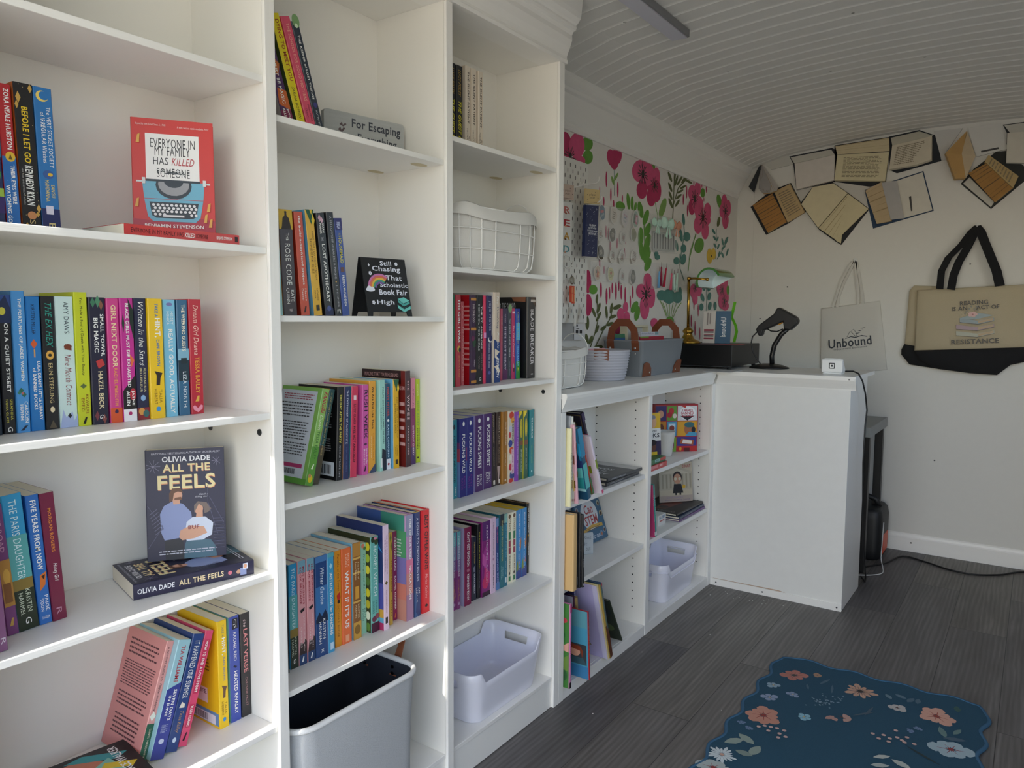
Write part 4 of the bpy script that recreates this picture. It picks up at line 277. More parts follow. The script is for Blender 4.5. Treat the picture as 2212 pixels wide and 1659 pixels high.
# long wall behind the bookcases, papered with painted flowers
M=MB(); M.box(X0-.05,XE+.05,YW,YW+.06,0,2.05,WALLM)
MC={'p':'cf4f7c','q':'b52a5c','g':'5f9638','h':'7fa356','o':'565f34','t':'4a8078','y':'d9b43a','k':'16161a'}
lay=0; rnd=random.Random(1)
WP=mat('e0ddd8',.6,mott=.02); yb=YW-.0008
M.poly([(1.83,yb,.93),(XE,yb,.93),(XE,yb,1.9),(1.83,yb,1.9)],WP)
def wpt(x,z): return (x,yb-.0001-.000012*lay,z)
for it in MUR:
    lay+=1
    if it[0]=='e':
        _,cx,cz,ax,az,bx,bz,col=it
        M.poly([wpt(cx+ax*math.cos(t)+bx*math.sin(t),cz+az*math.cos(t)+bz*math.sin(t)) for t in [q*math.pi/9 for q in range(18)]],mat(MC[col],.6,mott=.22,bump=((18,18,18),.0)))
    elif it[0]=='l':
        for (a,b),(c,d) in zip(it[1],it[1][1:]):
            q=math.hypot(c-a,d-b); nx,ny_=-(d-b)/q*it[2],(c-a)/q*it[2]; M.poly([wpt(a-nx,b-ny_),wpt(c-nx,d-ny_),wpt(c+nx,d+ny_),wpt(a+nx,b+ny_)],mat(MC[it[3]],.6,mott=.22,bump=((18,18,18),.0)))
    else:
        _,cx,cz,r=it
        for q in range(16):
            t=q*math.pi/8+rnd.uniform(-.12,.12); r0=r*.2; r1=r*rnd.uniform(.6,1); w=r*.05; c,s=math.cos(t),math.sin(t)
            M.poly([wpt(cx+c*r0-s*w*.4,cz+s*r0+c*w*.4),wpt(cx+c*r1*.8-s*w,cz+s*r1*.8+c*w),wpt(cx+c*r1,cz+s*r1),wpt(cx+c*r1*.8+s*w,cz+s*r1*.8-c*w),wpt(cx+c*r0+s*w*.4,cz+s*r0-c*w*.4)],'16161a')
        M.poly([wpt(cx+r*.22*math.cos(q*.63),cz+r*.3*math.sin(q*.63)) for q in range(10)],'16161a')
M.build('wall_left',kind='structure')
# end wall
M=MB(); M.box(XE,XE+.06,YR-.05,YW+.05,0,2.2,WALLM); M.box(XE-.0012,XE,YR,.18,0,1.232,WALLM); M.box(XE-.0022,XE,.1815,YW,0,1.905,WALLM)
for y,z in [(-.742,.47),(-.01,1.33),(-.845,1.42),(.13,1.16)]: M.poly([(XE-.0014,y+.004*math.cos(q),z+.004*math.sin(q)) for q in [-k*.7 for k in range(9)]],'55585a')
M.build('wall_back',kind='structure')
WX0,WX1,WZ0,WZ1=1.75,3.05,1.0,1.72  # opening added out of view so daylight brightens the far end
M=MB(); M.box(X0-.05,WX0,YR-.06,YR,0,2.05,WALLM); M.box(WX1,XE+.05,YR-.06,YR,0,2.05,WALLM); M.box(WX0,WX1,YR-.06,YR,0,WZ0,WALLM); M.box(WX0,WX1,YR-.06,YR,WZ1,2.05,WALLM); M.build('wall_right',kind='structure')
M=MB()
for b in ((WX0-.04,WX0,WZ0-.04,WZ1+.04),(WX1,WX1+.04,WZ0-.04,WZ1+.04),(WX0,WX1,WZ0-.04,WZ0),(WX0,WX1,WZ1,WZ1+.04)): M.box(b[0],b[1],YR+.0005,YR+.012,b[2],b[3],BOARD)
M.build('added_window_1',kind='structure')  # frame around the added opening
# rear wall with its wide doorway standing open
M=MB(); M.box(X0-.05,X0,-.027,YW+.05,0,2.25,WALLM); M.box(X0-.05,X0,YR-.05,-1.72,0,2.25,WALLM); M.box(X0-.05,X0,-1.72,-.027,1.995,2.25,WALLM); M.build('wall_front',kind='structure')
# unseen plate added outside to keep the sun off the floor in view
M=MB(); M.box(-1.5,X0-.05,-1.74,-.095,2.09,2.12,mat('dcdcd8',.5)); M.build('sun_blocker_1',kind='structure')
# crowns, baseboard
def profile_x(name,prof,x0,x1,m=BOARD):
    M=MB(); M.loft([[(x0,y,z) for y,z in prof],[(x1,y,z) for y,z in prof]],m,sm=False); return M.build(name,kind='structure')
profile_x('trim_1',[(.06,1.8605),(-.012,1.8605),(-.0135,1.869),(-.0105,1.873),(-.010,1.879),(-.013,1.888),(-.02,1.902),(-.027,1.921),(-.026,1.934),(-.031,1.943),(-.0385,1.945),(-.041,1.951),(-.039,1.957),(-.044,1.961),(-.053,1.972),(-.056,1.985),(-.06,2.03),(.06,2.03)],.38,1.855)
profile_x('trim_2',[(.2735,1.815),(.265,1.815),(.258,1.825),(.26,1.838),(.252,1.85),(.24,1.872),(.222,1.905),(.219,1.914),(.211,1.92),(.208,1.93),(.199,1.938),(.192,1.957),(.19,1.985),(.2735,1.985)],1.86,4.135)
M=MB(); P=[(XE,0),(XE-.013,0),(XE-.013,.068),(XE-.010,.074),(XE-.008,.084),(XE-.004,.09),(XE,.09)]
M.loft([[(x,YR,z) for x,z in P],[(x,YW,z) for x,z in P]],BOARD,sm=False); M.poly([(XE-.0132,-.66+.004*math.cos(q),.045+.004*math.sin(q)) for q in [-k*.7 for k in range(9)]],'3a3a3a'); M.build('baseboard_back',kind='structure')
# ---------------------------------------------------------------- bookcases
ZT=lambda r:1.152+1.13*r
def side_disc(M,x,y,z,r,m): M.poly([(x,y+r*math.cos(q),z+r*math.sin(q)) for q in [-k*math.pi/8 for k in range(16)]],m)
def bookcase(x0,x1,zs,label,stile,bolts=(),patches=()):
    t=thing('bookcase',label,'bookcase',(x0,0,0),group=None); w=x1-x0
    M=MB(); M.box(0,w,.2095,.2155,.0,1.872,WHITE); M.build('back_panel',t)
    for a,b in ((-.0105,0),(w,w+.0105)):
        M=MB(); M.box(a,b,.0005,.2095,0,1.8605,WHITE); M.build('side_panel',t)
    for j,z in enumerate(zs):
        M=MB(); M.box(.0003,w-.0003,0,.2092,z-.0118,z,EDGE)
        for (zz,px,py,rx,ry) in patches:
            if abs(zz-z)<.02: M.poly([(px-x0+rx*math.cos(q),py+ry*math.sin(q),z-.0121) for q in [-k*math.pi/8 for k in range(16)]],mat('c9bd9c',.6))
        M.build('shelf',t,bev=.0012)
    M=MB(); M.box(.0003,w-.0003,.003,.012,0,zs[-1]-.0120,BOARD); M.build('kick_board',t)
    M=MB(); M.box(-.0105,w+.0105,-.002,.2092,1.8607,1.8725,WHITE); M.build('top_board',t)
    M=MB(); M.box(w+stile[0],w+stile[1],-.0075,.0004,0,1.8603,STILE); M.build('face_stile',t,bev=.0012)
    for y,z in bolts:
        M=MB(); side_disc(M,w-.0012,y,z,.0062,mat('4a4c4c',.4,.8)); M.lathe([(.0062,0),(.0062,.001)],(0,0,0),mat('4a4c4c',.4,.8),16)
        o=M; M2=MB(); M2.loft([[(w+d,y+.0062*math.cos(q),z+.0062*math.sin(q)) for q in [k*math.pi/8 for k in range(16)]] for d in (-.0012,.001)],mat('55585a',.35,.8)); 
        for k in range(3): 
            a=k*math.pi/3; M2.poly([(w-.0014,y+.004*math.cos(a)+.0007*math.sin(a),z+.004*math.sin(a)-.0007*math.cos(a)),(w-.0014,y-.004*math.cos(a)+.0007*math.sin(a),z-.004*math.sin(a)-.0007*math.cos(a)),(w-.0014,y-.004*math.cos(a)-.0007*math.sin(a),z-.004*math.sin(a)+.0007*math.cos(a)),(w-.0014,y+.004*math.cos(a)-.0007*math.sin(a),z+.004*math.sin(a)+.0007*math.cos(a))],'15171a')
        M2.build('bolt',t)
    return t
bookcase(.391,.8514,[ZT(q) for q in (.3715,.110,-.1518,-.4134,-.675,-.937)],'tall white built-in bookcase nearest the camera, cut by the left edge',(.0,.0213),[(.033,.942),(.186,.938)])
bookcase(.8727,1.3375,[ZT(q) for q in (.3185,.0035,-.3058,-.627,-.937)],'tall white built-in bookcase in the middle, holding the little easel sign',(0,.0225),(),[(ZT(.3185),1.3037,.046,.024,.014),(ZT(.3185),1.3073,.187,.024,.013)])
bookcase(1.360,1.8235,[ZT(q) for q in (.3717,.1068,-.1507,-.4055,-.6687,-.937)],'tall white built-in bookcase beside the flowered wall, holding a wire basket',(0,.0265),[(.038,.942),(.1915,.9375)],[(ZT(.3717),1.789,.046,.026,.014),(ZT(.3717),1.795,.19,.026,.014)])
# ---------------------------------------------------------------- low shelves and counter
t=thing('shelf_cabinet','low white open shelf cabinet of two bays under the counter','cabinet',(1.85,0,0))
def part(name,bx,m=WHITE,bev=.001):
    M=MB(); M.box(*bx,m); return M.build(name,t,loc=(-1.85,0,0),bev=bev)
part('back_panel',(1.866,3.10,.2095,.2155,0,.92)); part('side_panel',(1.8505,1.8655,.001,.2093,0,.92))
HO='2a2c2c'
def holed(name,x0,x1,m=WHITE):
    M=MB(); M.box(x0,x1,.001,.2093,0,.92,m)
    for y in (.046,.2045):
        for k in range(26):
            z=.098+k*.0303
            if abs(z-.334)>.016 and abs(z-.59)>.016: side_disc(M,x0-.0003,y,z,.0026,HO)
    return M.build(name,t,loc=(-1.85,0,0))
holed('divider',2.4545,2.4745); holed('side_panel',3.087,3.102)
for a,b in ((1.8659,2.4541),(2.4749,3.0866)):
    for z in (.597,.342): part('shelf',(a,b,.004,.2092,z-.016,z),EDGE)
    part('bottom_board',(a,b,.004,.2092,.022,.039),EDGE); part('kick_board',(a,b,-.006,.0036,0,.0385),EDGE)
for a,b in ((1.8505,1.8785),(2.453,2.509-.029),(3.086,3.1165)): part('face_stile',(a,b,-.0075,.0007,0,.88),STILE)
t=thing('counter_cabinet','white painted counter end cabinet standing at a right angle below the card reader','cabinet',(3.118,-.545,0))
t0=t
def part2(name,bx,m,bev=.001,extra=None):
    M=MB(); M.box(*bx,m)
    if extra: extra(M)
    return M.build(name,t0,loc=(-3.118,.545,0),bev=bev)
def scuff(M):
    rnd=random.Random(5)
    for k in range(16):
        y=-rnd.uniform(.05,.5); z=rnd.uniform(.12,.8); M.poly([(3.1178,y+rnd.uniform(.004,.02)*math.cos(q),z+rnd.uniform(.002,.008)*math.sin(q)) for q in [-j*.7 for j in range(9)]],mat('d6d6d2',.6))
part2('front_panel',(3.118,3.128,-.545,.0005,.003,.92),mat('e6e6e2',.55,bump=((30,30,30),.12),mott=.03),.001)
part2('side_panel',(3.1285,3.455,-.545,-.535,0,.92),WHITE)
part2('inner_panel',(3.44,3.455,-.5345,.2,0,.92),WHITE)
def trimx(M):
    for y in (-.035,-.235,-.528): side_disc(M,3.1137,y,.014,.0034,'3a4044')
    M.poly([(3.1176,-.02,.0295),(3.1176,-.33,.0295),(3.1176,-.3,.0345),(3.1176,-.02,.031)],mat('b59c86',.7))
part2('base_trim',(3.114,3.1179,-.5455,-.0085,0,.029),STILE,0,trimx)
ct=thing('countertop','white L-shaped countertop with deep moulded front edge','countertop',(1.85,0,.88))
M=MB(); M.box(1.8535,3.10,-.012,.272,.9205,.936,BOARD); M.box(3.10,3.553,-.556,.272,.9205,.936,BOARD); M.build('top_board',ct,loc=(-1.85,0,-.88))
NP=[(0,.881),(-.0005,.886),(-.004,.895),(-.0105,.908),(-.015,.919),(-.017,.928),(-.016,.9345),(-.012,.9362),(.0002,.9362),(.0002,.881)]
M=MB(); M.loft([[(1.853-.0,y-.0078,z) for y,z in NP],[(3.092+y,y-.0078,z) for y,z in NP]],EDGE,sm=False); M.build('edge_moulding',ct,loc=(-1.85,0,-.88))
M=MB(); M.loft([[(3.1172+y,-.0095+y,z) for y,z in NP],[(3.1172+y,-.563,z) for y,z in NP]][::-1],EDGE,sm=False); M.poly([(3.0996,-.54+.003*math.cos(q),.925+.003*math.sin(q)) for q in [-k*.7 for k in range(9)]],'7a7a78'); M.build('edge_moulding',ct,loc=(-1.85,0,-.88))
# spine decals: ('t',text,a0,a1,b0,b1,colour,style) with a along the spine from the top, b across it;  r/e/p shapes likewise
T=lambda s,a0,a1,b0,b1,c,st='':('t',s,a0,a1,b0,b1,c,st)
Rr=lambda a0,a1,b0,b1,c:('r',a0,a1,b0,b1,c)
El=lambda a,b,ra,rb,c:('e',a,b,ra,rb,c)
Po=lambda pts,c:('p',pts,c)
W_='f2f2ee'; K_='15151a'; CRM='efe6cf'; GLD='c9a04e'
def dots(n,c,seed,a0=0.,a1=1.,r=.006):
    rnd=random.Random(seed); return [El(rnd.uniform(a0,a1),rnd.uniform(.08,.92),r*.6,r*5.2,c) for _ in range(n)]
def leaf(a,b,la,lb,c): return Po([(a-la,b),(a,b+lb),(a+la,b),(a,b-lb)],c)
B1,B2,B3='in the left bookcase','in the middle bookcase','in the right bookcase'
BK={
# ---- left bookcase, upper book shelf
'b0':('20305e','navy and teal paperback half cut off by the left edge beside the red and blue one',B1,[Rr(.0,.5,0,1,'2f6f8f'),Rr(.72,.78,0,1,'9fc04a'),El(.62,.5,.06,.4,'2f8f4f'),Rr(.78,.9,0,1,'3a2a6a'),El(.3,.5,.05,.4,'d0703a')]),
'b1':('b5262c','half red, half blue paperback with a round gold seal on its spine',B1,[Rr(.5,1,0,1,'2a6cb4'),El(.50,.6,.035,.36,'e0b83a'),T('ZORA NEALE HURSTON',.03,.45,.42,.8,W_,'b'),T('THEIR EYES WERE',.56,.83,.55,.85,W_,'b'),T('WATCHING GOD',.7,.99,.12,.42,W_,'b'),Po([(.48,.6),(.52,.75),(.52,.45)],'6a5320')]+dots(8,'5aa0e0',3,.55,1)),
'b2':('17161a','black paperback with yellow lettering and gold leaf sprigs',B1,[T('BEFORE I LET GO',.16,.54,.32,.66,'e8c52c','b'),T('KENNEDY RYAN',.56,.83,.3,.7,W_,'b'),T('NEW YORK TIMES BESTSELLING AUTHOR',.58,.83,.12,.2,'b8b8b8'),El(.9,.5,.028,.24,'c98a5a'),leaf(.1,.2,.04,.14,GLD),leaf(.15,.1,.03,.1,GLD),leaf(.03,.85,.03,.12,GLD),leaf(.85,.88,.03,.13,GLD),leaf(.89,.8,.02,.12,GLD),leaf(.97,.2,.02,.1,GLD),T('S',.93,.96,.35,.65,'c9b27a')]+dots(14,'c9b27a',5,r=.004),{'lf':'c76a2c'}),
'b3':('2a73b4','blue paperback with a yellow crescent moon at the top',B1,[Rr(.84,1,0,1,'222a5e'),El(.06,.45,.038,.34,'e8cf6a'),El(.055,.55,.03,.28,'2a73b4'),T('The VERY SECRET SOCIETY',.13,.55,.62,.85,W_),T('of IRREGULAR Witches',.17,.52,.28,.52,W_),El(.6,.5,.03,.3,'3a5c9a'),El(.6,.6,.012,.14,'e0b83a'),T('SANGU',.67,.76,.6,.8,'e8cf6a'),T('MANDANNA',.64,.79,.28,.5,'e8cf6a'),Rr(.82,.88,.25,.65,'d8d4e6'),T('B',.94,.99,.35,.7,'d8c78a')]),
# ---- left bookcase, full row
'c0':('152a3e','dark teal paperback cut off by the left edge, first of the full row',B1,[]),
'c1':('16171d','black paperback with a blue house and lit yellow window at its top',B1,[Rr(0,.1,0,1,'31508f'),Po([(.07,0),(.0,.6),(.1,1),(.2,1),(.2,0)],'1c2b52'),El(.115,.3,.028,.28,'d8cf4a'),T('ON A QUIET STREET',.2,.7,.35,.72,W_,'b'),T('SERAPHINA',.75,.9,.58,.78,'d8cf4a'),T('NOVA GLASS',.75,.92,.22,.42,'d8cf4a'),T('G',.95,.985,.3,.7,W_,'b')]),
'c2':('4c97d8','light blue paperback with white title, taller than its neighbours at the left',B1,[T('THE FORTUNES OF JADED WOMEN',.05,.63,.38,.7,W_,'b'),leaf(.7,.4,.02,.2,'2e6a55'),leaf(.73,.6,.02,.2,'2e6a55'),leaf(.715,.25,.015,.16,'3a7d66'),El(.72,.5,.01,.1,'c06a6a'),T('CAROLYN',.78,.93,.6,.85,W_,'b'),T('HUYNH',.8,.91,.25,.5,W_,'b'),Po([(.985,.2),(.95,.6),(.95,.8),(.985,.45)],'16223e')]),
'c3':('1f78c0','blue paperback with a burning match on its spine',B1,[T('KIRSTEN MILLER',.06,.28,.35,.6,'14233a'),leaf(.35,.45,.035,.25,'e0622c'),Rr(.39,.45,.42,.52,'d8a05a'),T("LULA DEAN'S LITTLE LIBRARY",.48,.92,.62,.86,W_,'b'),T('of BANNED BOOKS',.53,.84,.28,.52,W_,'b')]),
'c4':('15151a','black paperback with teal italic title and a round gold badge',B1,[T('THE EX HEX',.05,.38,.28,.75,'2fa08e','i'),El(.44,.5,.034,.3,'e0aa4a'),El(.44,.5,.012,.14,'2a2418'),T('ERIN STERLING',.5,.8,.35,.65,'d8c28a'),El(.85,.5,.022,.17,'e8d6b0'),Po([(.99,.2),(.93,.5),(.99,.8)],'5a4f3e')]),
'c5':('cfe6e2','pale mint paperback with black and dark red script on a wide spine',B1,[Po([(1,0),(.86,.2),(.92,.35),(.88,.7),(.95,.8),(.9,1),(1,1)],'a9b8e0'),T('AMY DAWS',.04,.28,.45,.72,'30404a'),El(.38,.6,.02,.22,'7a3a22'),Po([(.4,.4),(.36,.45),(.38,.8),(.41,.8)],'7a3a22'),T('Nine Month Contract',.44,.83,.4,.75,'8a2430','s'),leaf(.91,.55,.02,.12,'20202a')]),
'c6':('c8d022','lime yellow paperback standing taller than the row',B1,[T('You Made a Fool of Death with Your Beauty',.04,.62,.35,.62,'2a2c14'),leaf(.7,.45,.02,.25,'5a6a3a'),T('AKWAEKE',.76,.91,.58,.8,'8a3a10'),T('EMEZI',.79,.89,.25,.48,'8a3a10'),Po([(.985,.3),(.935,.5),(.935,.65),(.985,.5)],'16180e')]),
'c7':('1d1b34','dark navy paperback with leaf sprays and a tiny red book drawn on it',B1,[leaf(.04,.25,.04,.16,'3f7a5a'),leaf(.03,.55,.05,.16,'4f8a66'),leaf(.06,.75,.04,.14,'8a5a44'),T('SMALL TOWN,',.13,.46,.62,.88,W_,'b'),T('BIG MAGIC',.16,.43,.25,.52,W_,'b'),Po([(.5,.3),(.48,.7),(.53,.85),(.56,.45)],'c03a3a'),T('HAZEL BECK',.58,.88,.4,.7,'e8d8b0','b'),leaf(.93,.25,.04,.14,'7a3a44'),leaf(.96,.7,.04,.14,'8a4a44'),T('G',.925,.955,.4,.7,W_)]),
'c8':('d2428c','pink paperback with cream title and an orange foot',B1,[Rr(.88,1,0,1,'d8582c'),T('GIRL NEXT DOOR',.05,.55,.32,.74,'f0d6a8','b'),T('RACHEL MEREDITH',.56,.86,.4,.68,'e89a5a','b'),El(.91,.5,.016,.16,'3a2050')]),
'c9':('c22a90','magenta paperback with dark palm leaves and a white foot',B1,[Po([(0,.6),(.1,1),(.35,1),(.2,.7)],'16281e'),Po([(.75,0),(.62,1),(.9,1),(.9,0)],'1a1418'),Po([(.45,.6),(.5,.95),(.56,.7)],'e0703a'),leaf(.2,.2,.08,.1,'1a3a2a'),El(.78,.75,.05,.25,'b0283a'),Rr(.9,1,0,1,'f0eef4'),T('BLACK GIRLS MUST DIE EXHAUSTED',.04,.72,.38,.62,W_,'b'),T('JAYNE',.75,.87,.62,.86,W_,'b'),T('ALLEN',.75,.87,.26,.5,W_,'b'),El(.935,.5,.015,.14,'b0286a')]),
'c10':('1f2142','navy paperback with flowing white script title',B1,[T('Written in the Stars',.03,.55,.32,.76,W_,'s'),T('ALEXANDRIA',.57,.77,.6,.78,'d8cfa0'),T('BELLEFLEUR',.57,.77,.3,.48,'d8cfa0'),El(.82,.5,.024,.2,'8ab0d8'),Rr(.9,1,0,1,'8a2a30'),El(.93,.35,.03,.25,'d89a4a'),El(.95,.7,.03,.25,'3a6a6a')]+dots(6,'8a93c0',8,.5,.9,.004)),
'c11':('ecc31c','yellow paperback with a small dark couple on its spine, beside the navy one',B1,[T('TAKE A',.04,.15,.45,.68,'3a78b0','b'),T('HINT,',.16,.32,.38,.8,W_,'b'),T('DANI BROWN',.34,.56,.5,.72,'3a78b0','b'),Po([(.6,.3),(.62,.85),(.66,.7),(.72,.65),(.72,.4),(.64,.45)],'2e201a'),T('TALIA',.76,.87,.58,.78,'8a6a14'),T('HIBBERT',.75,.88,.25,.45,'8a6a14'),El(.92,.5,.02,.16,'3a8fd0')]),
'c12':('7cc0de','sky blue paperback with bold white title',B1,[T('MONICA',.1,.21,.25,.48,W_),T('HEISEY',.1,.21,.58,.8,W_),El(.04,.5,.015,.25,'7a7ab0'),T('REALLY GOOD, ACTUALLY',.25,.97,.3,.72,W_,'b')]),
'c13':('2f6488','steel blue paperback, second from right in the full row',B1,[Rr(.47,.7,0,1,'16303e'),Rr(.42,.52,0,1,'7fb0c8'),Rr(.5,.55,.25,.8,'182830'),T('THE WEEKEND GUESTS',.04,.44,.4,.72,'f0ead0','b'),T('LIZA NORTH',.62,.93,.38,.7,'dfeaf0')]),
'c14':('b81e34','crimson paperback with a pink heart, rightmost of the full row',B1,[T('Dream Girl Drama',.05,.48,.32,.72,'f4cfc0','s'),T('TESSA BAILEY',.5,.82,.38,.72,'e0a038','b'),Po([(.89,.3),(.84,.5),(.84,.65),(.89,.6)],'e0b04a'),Po([(.95,.5),(.92,.75),(.93,.9),(.96,.85),(.985,.5),(.96,.15),(.93,.1),(.92,.25)],'f09ab0')]),
# ---- left bookcase, third shelf, left group
'd0':('8a5a82','mauve paperback standing forward of its neighbour at the left edge',B1,[T('R',.9,.95,.6,.9,'d8c8d8')]),
'd1':('7a3f78','purple paperback with gold city artwork, beside the turquoise one',B1,[Rr(.42,.78,.1,1,'b8863c'),El(.55,.6,.06,.3,'d8a848'),Rr(.6,.75,.2,.85,'8a5a2c'),Po([(.93,.3),(.87,.55),(.87,.7),(.93,.6)],'c9a04e'),T('THE ROAD',.05,.36,.35,.7,'d8a0c0')]),
'd2':('2f98c8','turquoise to dark green paperback with white capitals, left of the butterfly one',B1,[Rr(.62,.7,.0,1,'8a7436'),Rr(.7,1,0,1,'26301f'),Rr(.3,.62,0,1,'5aa8a8'),T('THE PARIS DAUGHTER',.04,.62,.3,.68,'d8eef0'),T('KRISTIN',.7,.87,.55,.8,'cfd8c0'),T('HARMEL',.72,.89,.2,.42,'cfd8c0'),T('G',.91,.955,.38,.68,W_)]),
'd3':('2f6cb8','blue paperback with an orange butterfly',B1,[T('FIVE YEARS FROM NOW',.04,.58,.28,.72,W_,'b'),Po([(.62,.4),(.6,.9),(.7,.75),(.74,.3)],'d8742c'),Po([(.63,.5),(.62,.8),(.66,.7)],'2a1a14'),T('PAIGE',.78,.9,.58,.84,W_),T('TOON',.8,.9,.22,.46,W_),T('PUTNAM',.94,.96,.2,.8,W_)]),
'd4':('76203f','plain maroon paperback with orange capitals, at the end of the leaning four',B1,[T('MORGAN ROGERS',.12,.46,.42,.66,'e08a3c','b'),T('Honey Girl',.55,.69,.32,.7,W_,'s'),T('R',.9,.955,.28,.66,'c08aa0')]),
# ---- left bookcase, lowest visible shelf
'e0':('e4a09a','salmon pink paperback leaning right with its printed back cover showing',B1,[Rr(.68,1,0,1,'2d6048'),leaf(.62,.5,.04,.4,'f0efe0'),T("A WITCH'S GUIDE TO",.05,.33,.35,.6,'4a2a34'),T('Magical Innkeeping',.35,.58,.3,.68,'3a2a34','s'),T('SANGU MANDANNA',.72,.96,.45,.7,'f0d8c0')],{'lf':'d8908c','lfd':[('para',.1,.78,.9,.93,4,'5a2c34'),('para',.08,.52,.92,.74,10,'5a2c34'),('para',.1,.35,.9,.48,4,'5a2c34'),('para',.15,.12,.85,.3,5,'5a2c34')]}),
'e1':('9fcbd6','leaning paperback, pale blue above and royal blue below',B1,[Po([(.42,0),(.36,1),(1,1),(1,0)],'3a4596'),T('TIA WILLIAMS',.05,.36,.35,.66,'b83a44','b'),T('SEVEN DAYS',.42,.68,.56,.8,W_,'b'),T('IN JUNE',.47,.64,.22,.46,W_,'b'),T('The New York Times',.71,.78,.25,.75,'b8c0e0'),El(.85,.5,.022,.2,'c8d0e8')]),
'e2':('26437e','dark blue leaning paperback with tall white hand lettering',B1,[T('IT HAPPENED ONE SUMMER',.06,.55,.3,.76,W_),Po([(.58,.4),(.6,.7),(.63,.7),(.63,.25)],'e8e0d0'),T('Tessa Bailey',.66,.84,.35,.72,'c8a060','s'),El(.9,.5,.022,.16,'c8d6e8')]),
'e3':('dc4a72','hot pink leaning paperback against the upright yellow one',B1,[Rr(.08,.55,.2,.8,'c43058'),T('HOW TO END A LOVE STORY',.09,.54,.32,.66,W_,'b'),Rr(.64,.84,.2,.8,'c43058'),T('YULIN KUANG',.65,.83,.34,.66,W_,'b'),Po([(.95,.25),(.88,.5),(.88,.65),(.95,.5)],'2a1420')]),
'e4':('eec51e','upright yellow paperback with its barcode back cover showing, leaned on by the pink one',B1,[T('TAKE A',.04,.15,.45,.68,'8a8a6a','b'),T('HINT,',.16,.32,.38,.8,W_,'b'),T('DANI BROWN',.34,.56,.5,.72,'8a8a9a','b'),Po([(.6,.3),(.62,.85),(.66,.7),(.72,.65),(.72,.4),(.64,.45)],'6a4a3a'),T('TALIA',.76,.87,.58,.78,'8a6a14'),T('HIBBERT',.75,.88,.25,.45,'8a6a14'),El(.92,.5,.02,.16,'3a8fd0')],{'lf':'e8bc1a','lfd':[('r',.3,.02,.98,.14,'6a8fb8'),('r',.34,.025,.9,.11,'e8e8f0'),('bars',.38,.035,.7,.1,22,'20202a'),('r',.45,.2,.72,.34,'f0dce0'),T('LIFE.',.5,.28,.7,.32,'5a2a3a','b'),('para',.3,.5,.8,.7,6,'7a5a1a')]}),
'e5':('3d50a8','royal blue paperback with a sea green back, second from right below',B1,[Rr(.02,.12,.3,.85,'16162a'),T('C|S',.03,.11,.4,.7,W_),T('RACHEL REID',.15,.42,.38,.66,W_),Po([(.46,.4),(.48,.7),(.49,.5),(.47,.3)],'14143a'),T('HEATED RIVALRY',.52,.93,.36,.68,W_,'b')],{'lf':'7cc4cc'}),
'e6':('2c2a2c','charcoal paperback with pink title, rightmost on its shelf',B1,[T('the',.06,.13,.3,.62,'e0c8c8','s'),T('LAST VERSE',.15,.57,.3,.72,'d88a8a','b'),T('CAROLINE FROST',.62,.9,.4,.62,'b88a8a')]),
# ---- middle bookcase, top
'f0':('22242a','dark paperback mostly hidden behind the upright, left of the purple one',B2,[T('DEEP END',.5,.9,.5,.8,'d8c46a','i')]),
'f1':('4a2a5e','purple and orange patterned paperback leaning left',B2,[Po([(.25,0),(.4,1),(.52,.6),(.4,0)],'c06a2c'),Po([(.3,0),(.4,.6),(.45,.2)],'3a8a6a'),Po([(.62,.2),(.66,1),(.85,1),(.78,0)],'c8642c'),Rr(.84,.95,0,1,'7a1c4a'),Rr(.95,.97,0,1,'d0582c'),Rr(.97,1,0,1,'e8e0e4'),T('BLACK GIRLS MUST BE MAGIC',.02,.78,.36,.66,W_,'b'),T('JAYNE',.83,.95,.58,.8,W_,'b'),T('ALLEN',.82,.94,.22,.44,W_,'b')],{'lf':'c8c0c0'}),
'f2':('e0cf18','bright yellow paperback leaning left with dark red capitals',B2,[Rr(.95,1,0,1,'e8dcc0'),T('DYING TO MEET YOU',.05,.57,.34,.76,'9a3a22','b'),T('SARINA BOWEN',.62,.9,.32,.64,'28241a','i')],{'lf':'4a5a30'}),
'f3':('d6506a','rose pink paperback leaning left with a dark blue foot',B2,[Rr(.93,1,0,1,'33506a'),T('THE SCHOOL FOR GOOD MOTHERS',.06,.72,.36,.68,'f0b8a0'),T('JESSAMINE',.75,.9,.55,.76,'5a2038'),T('CHAN',.78,.87,.22,.42,'5a2038')]),
'f4':('25303e','dark slate paperback with a green circle, rightmost of the leaning group',B2,[El(.0,.6,.06,.5,'7aa06a'),El(.04,.55,.02,.2,'cfe0c0'),T('THE KEEPER of LOST THINGS',.12,.68,.38,.64,W_,'b'),El(.73,.55,.025,.25,'3a3a7a'),T('RUTH HOGAN',.78,.98,.4,.62,'d8dce0')]),
# ---- middle bookcase, second
'g0':('9fd0d0','pale aqua paperback mostly hidden by the upright, left of the violet one',B2,[T('UNLIKELY NEIGHBORS',.1,.52,.3,.62,'1c3a44','b'),T('RENEE DANIELFLAGLER',.56,.85,.4,.58,'3a5a60')]),
'g1':('33202c','dark plum paperback showing a woman from behind on gold',B2,[Rr(0,.185,0,1,'d8b02a'),Po([(.185,.15),(.16,.2),(.08,.28),(.06,.42),(.04,.44),(.02,.42),(.012,.5),(.02,.6),(.04,.58),(.06,.6),(.08,.75),(.16,.86),(.185,.9)],'2a1a14'),T('THE',.22,.29,.45,.68,W_),T('ROSE CODE',.32,.71,.34,.72,W_),T('KATE',.76,.87,.6,.82,W_),T('QUINN',.74,.89,.24,.48,W_),T('w',.94,.97,.4,.65,'d8c8c8','s')],{'lf':'c8882a'}),
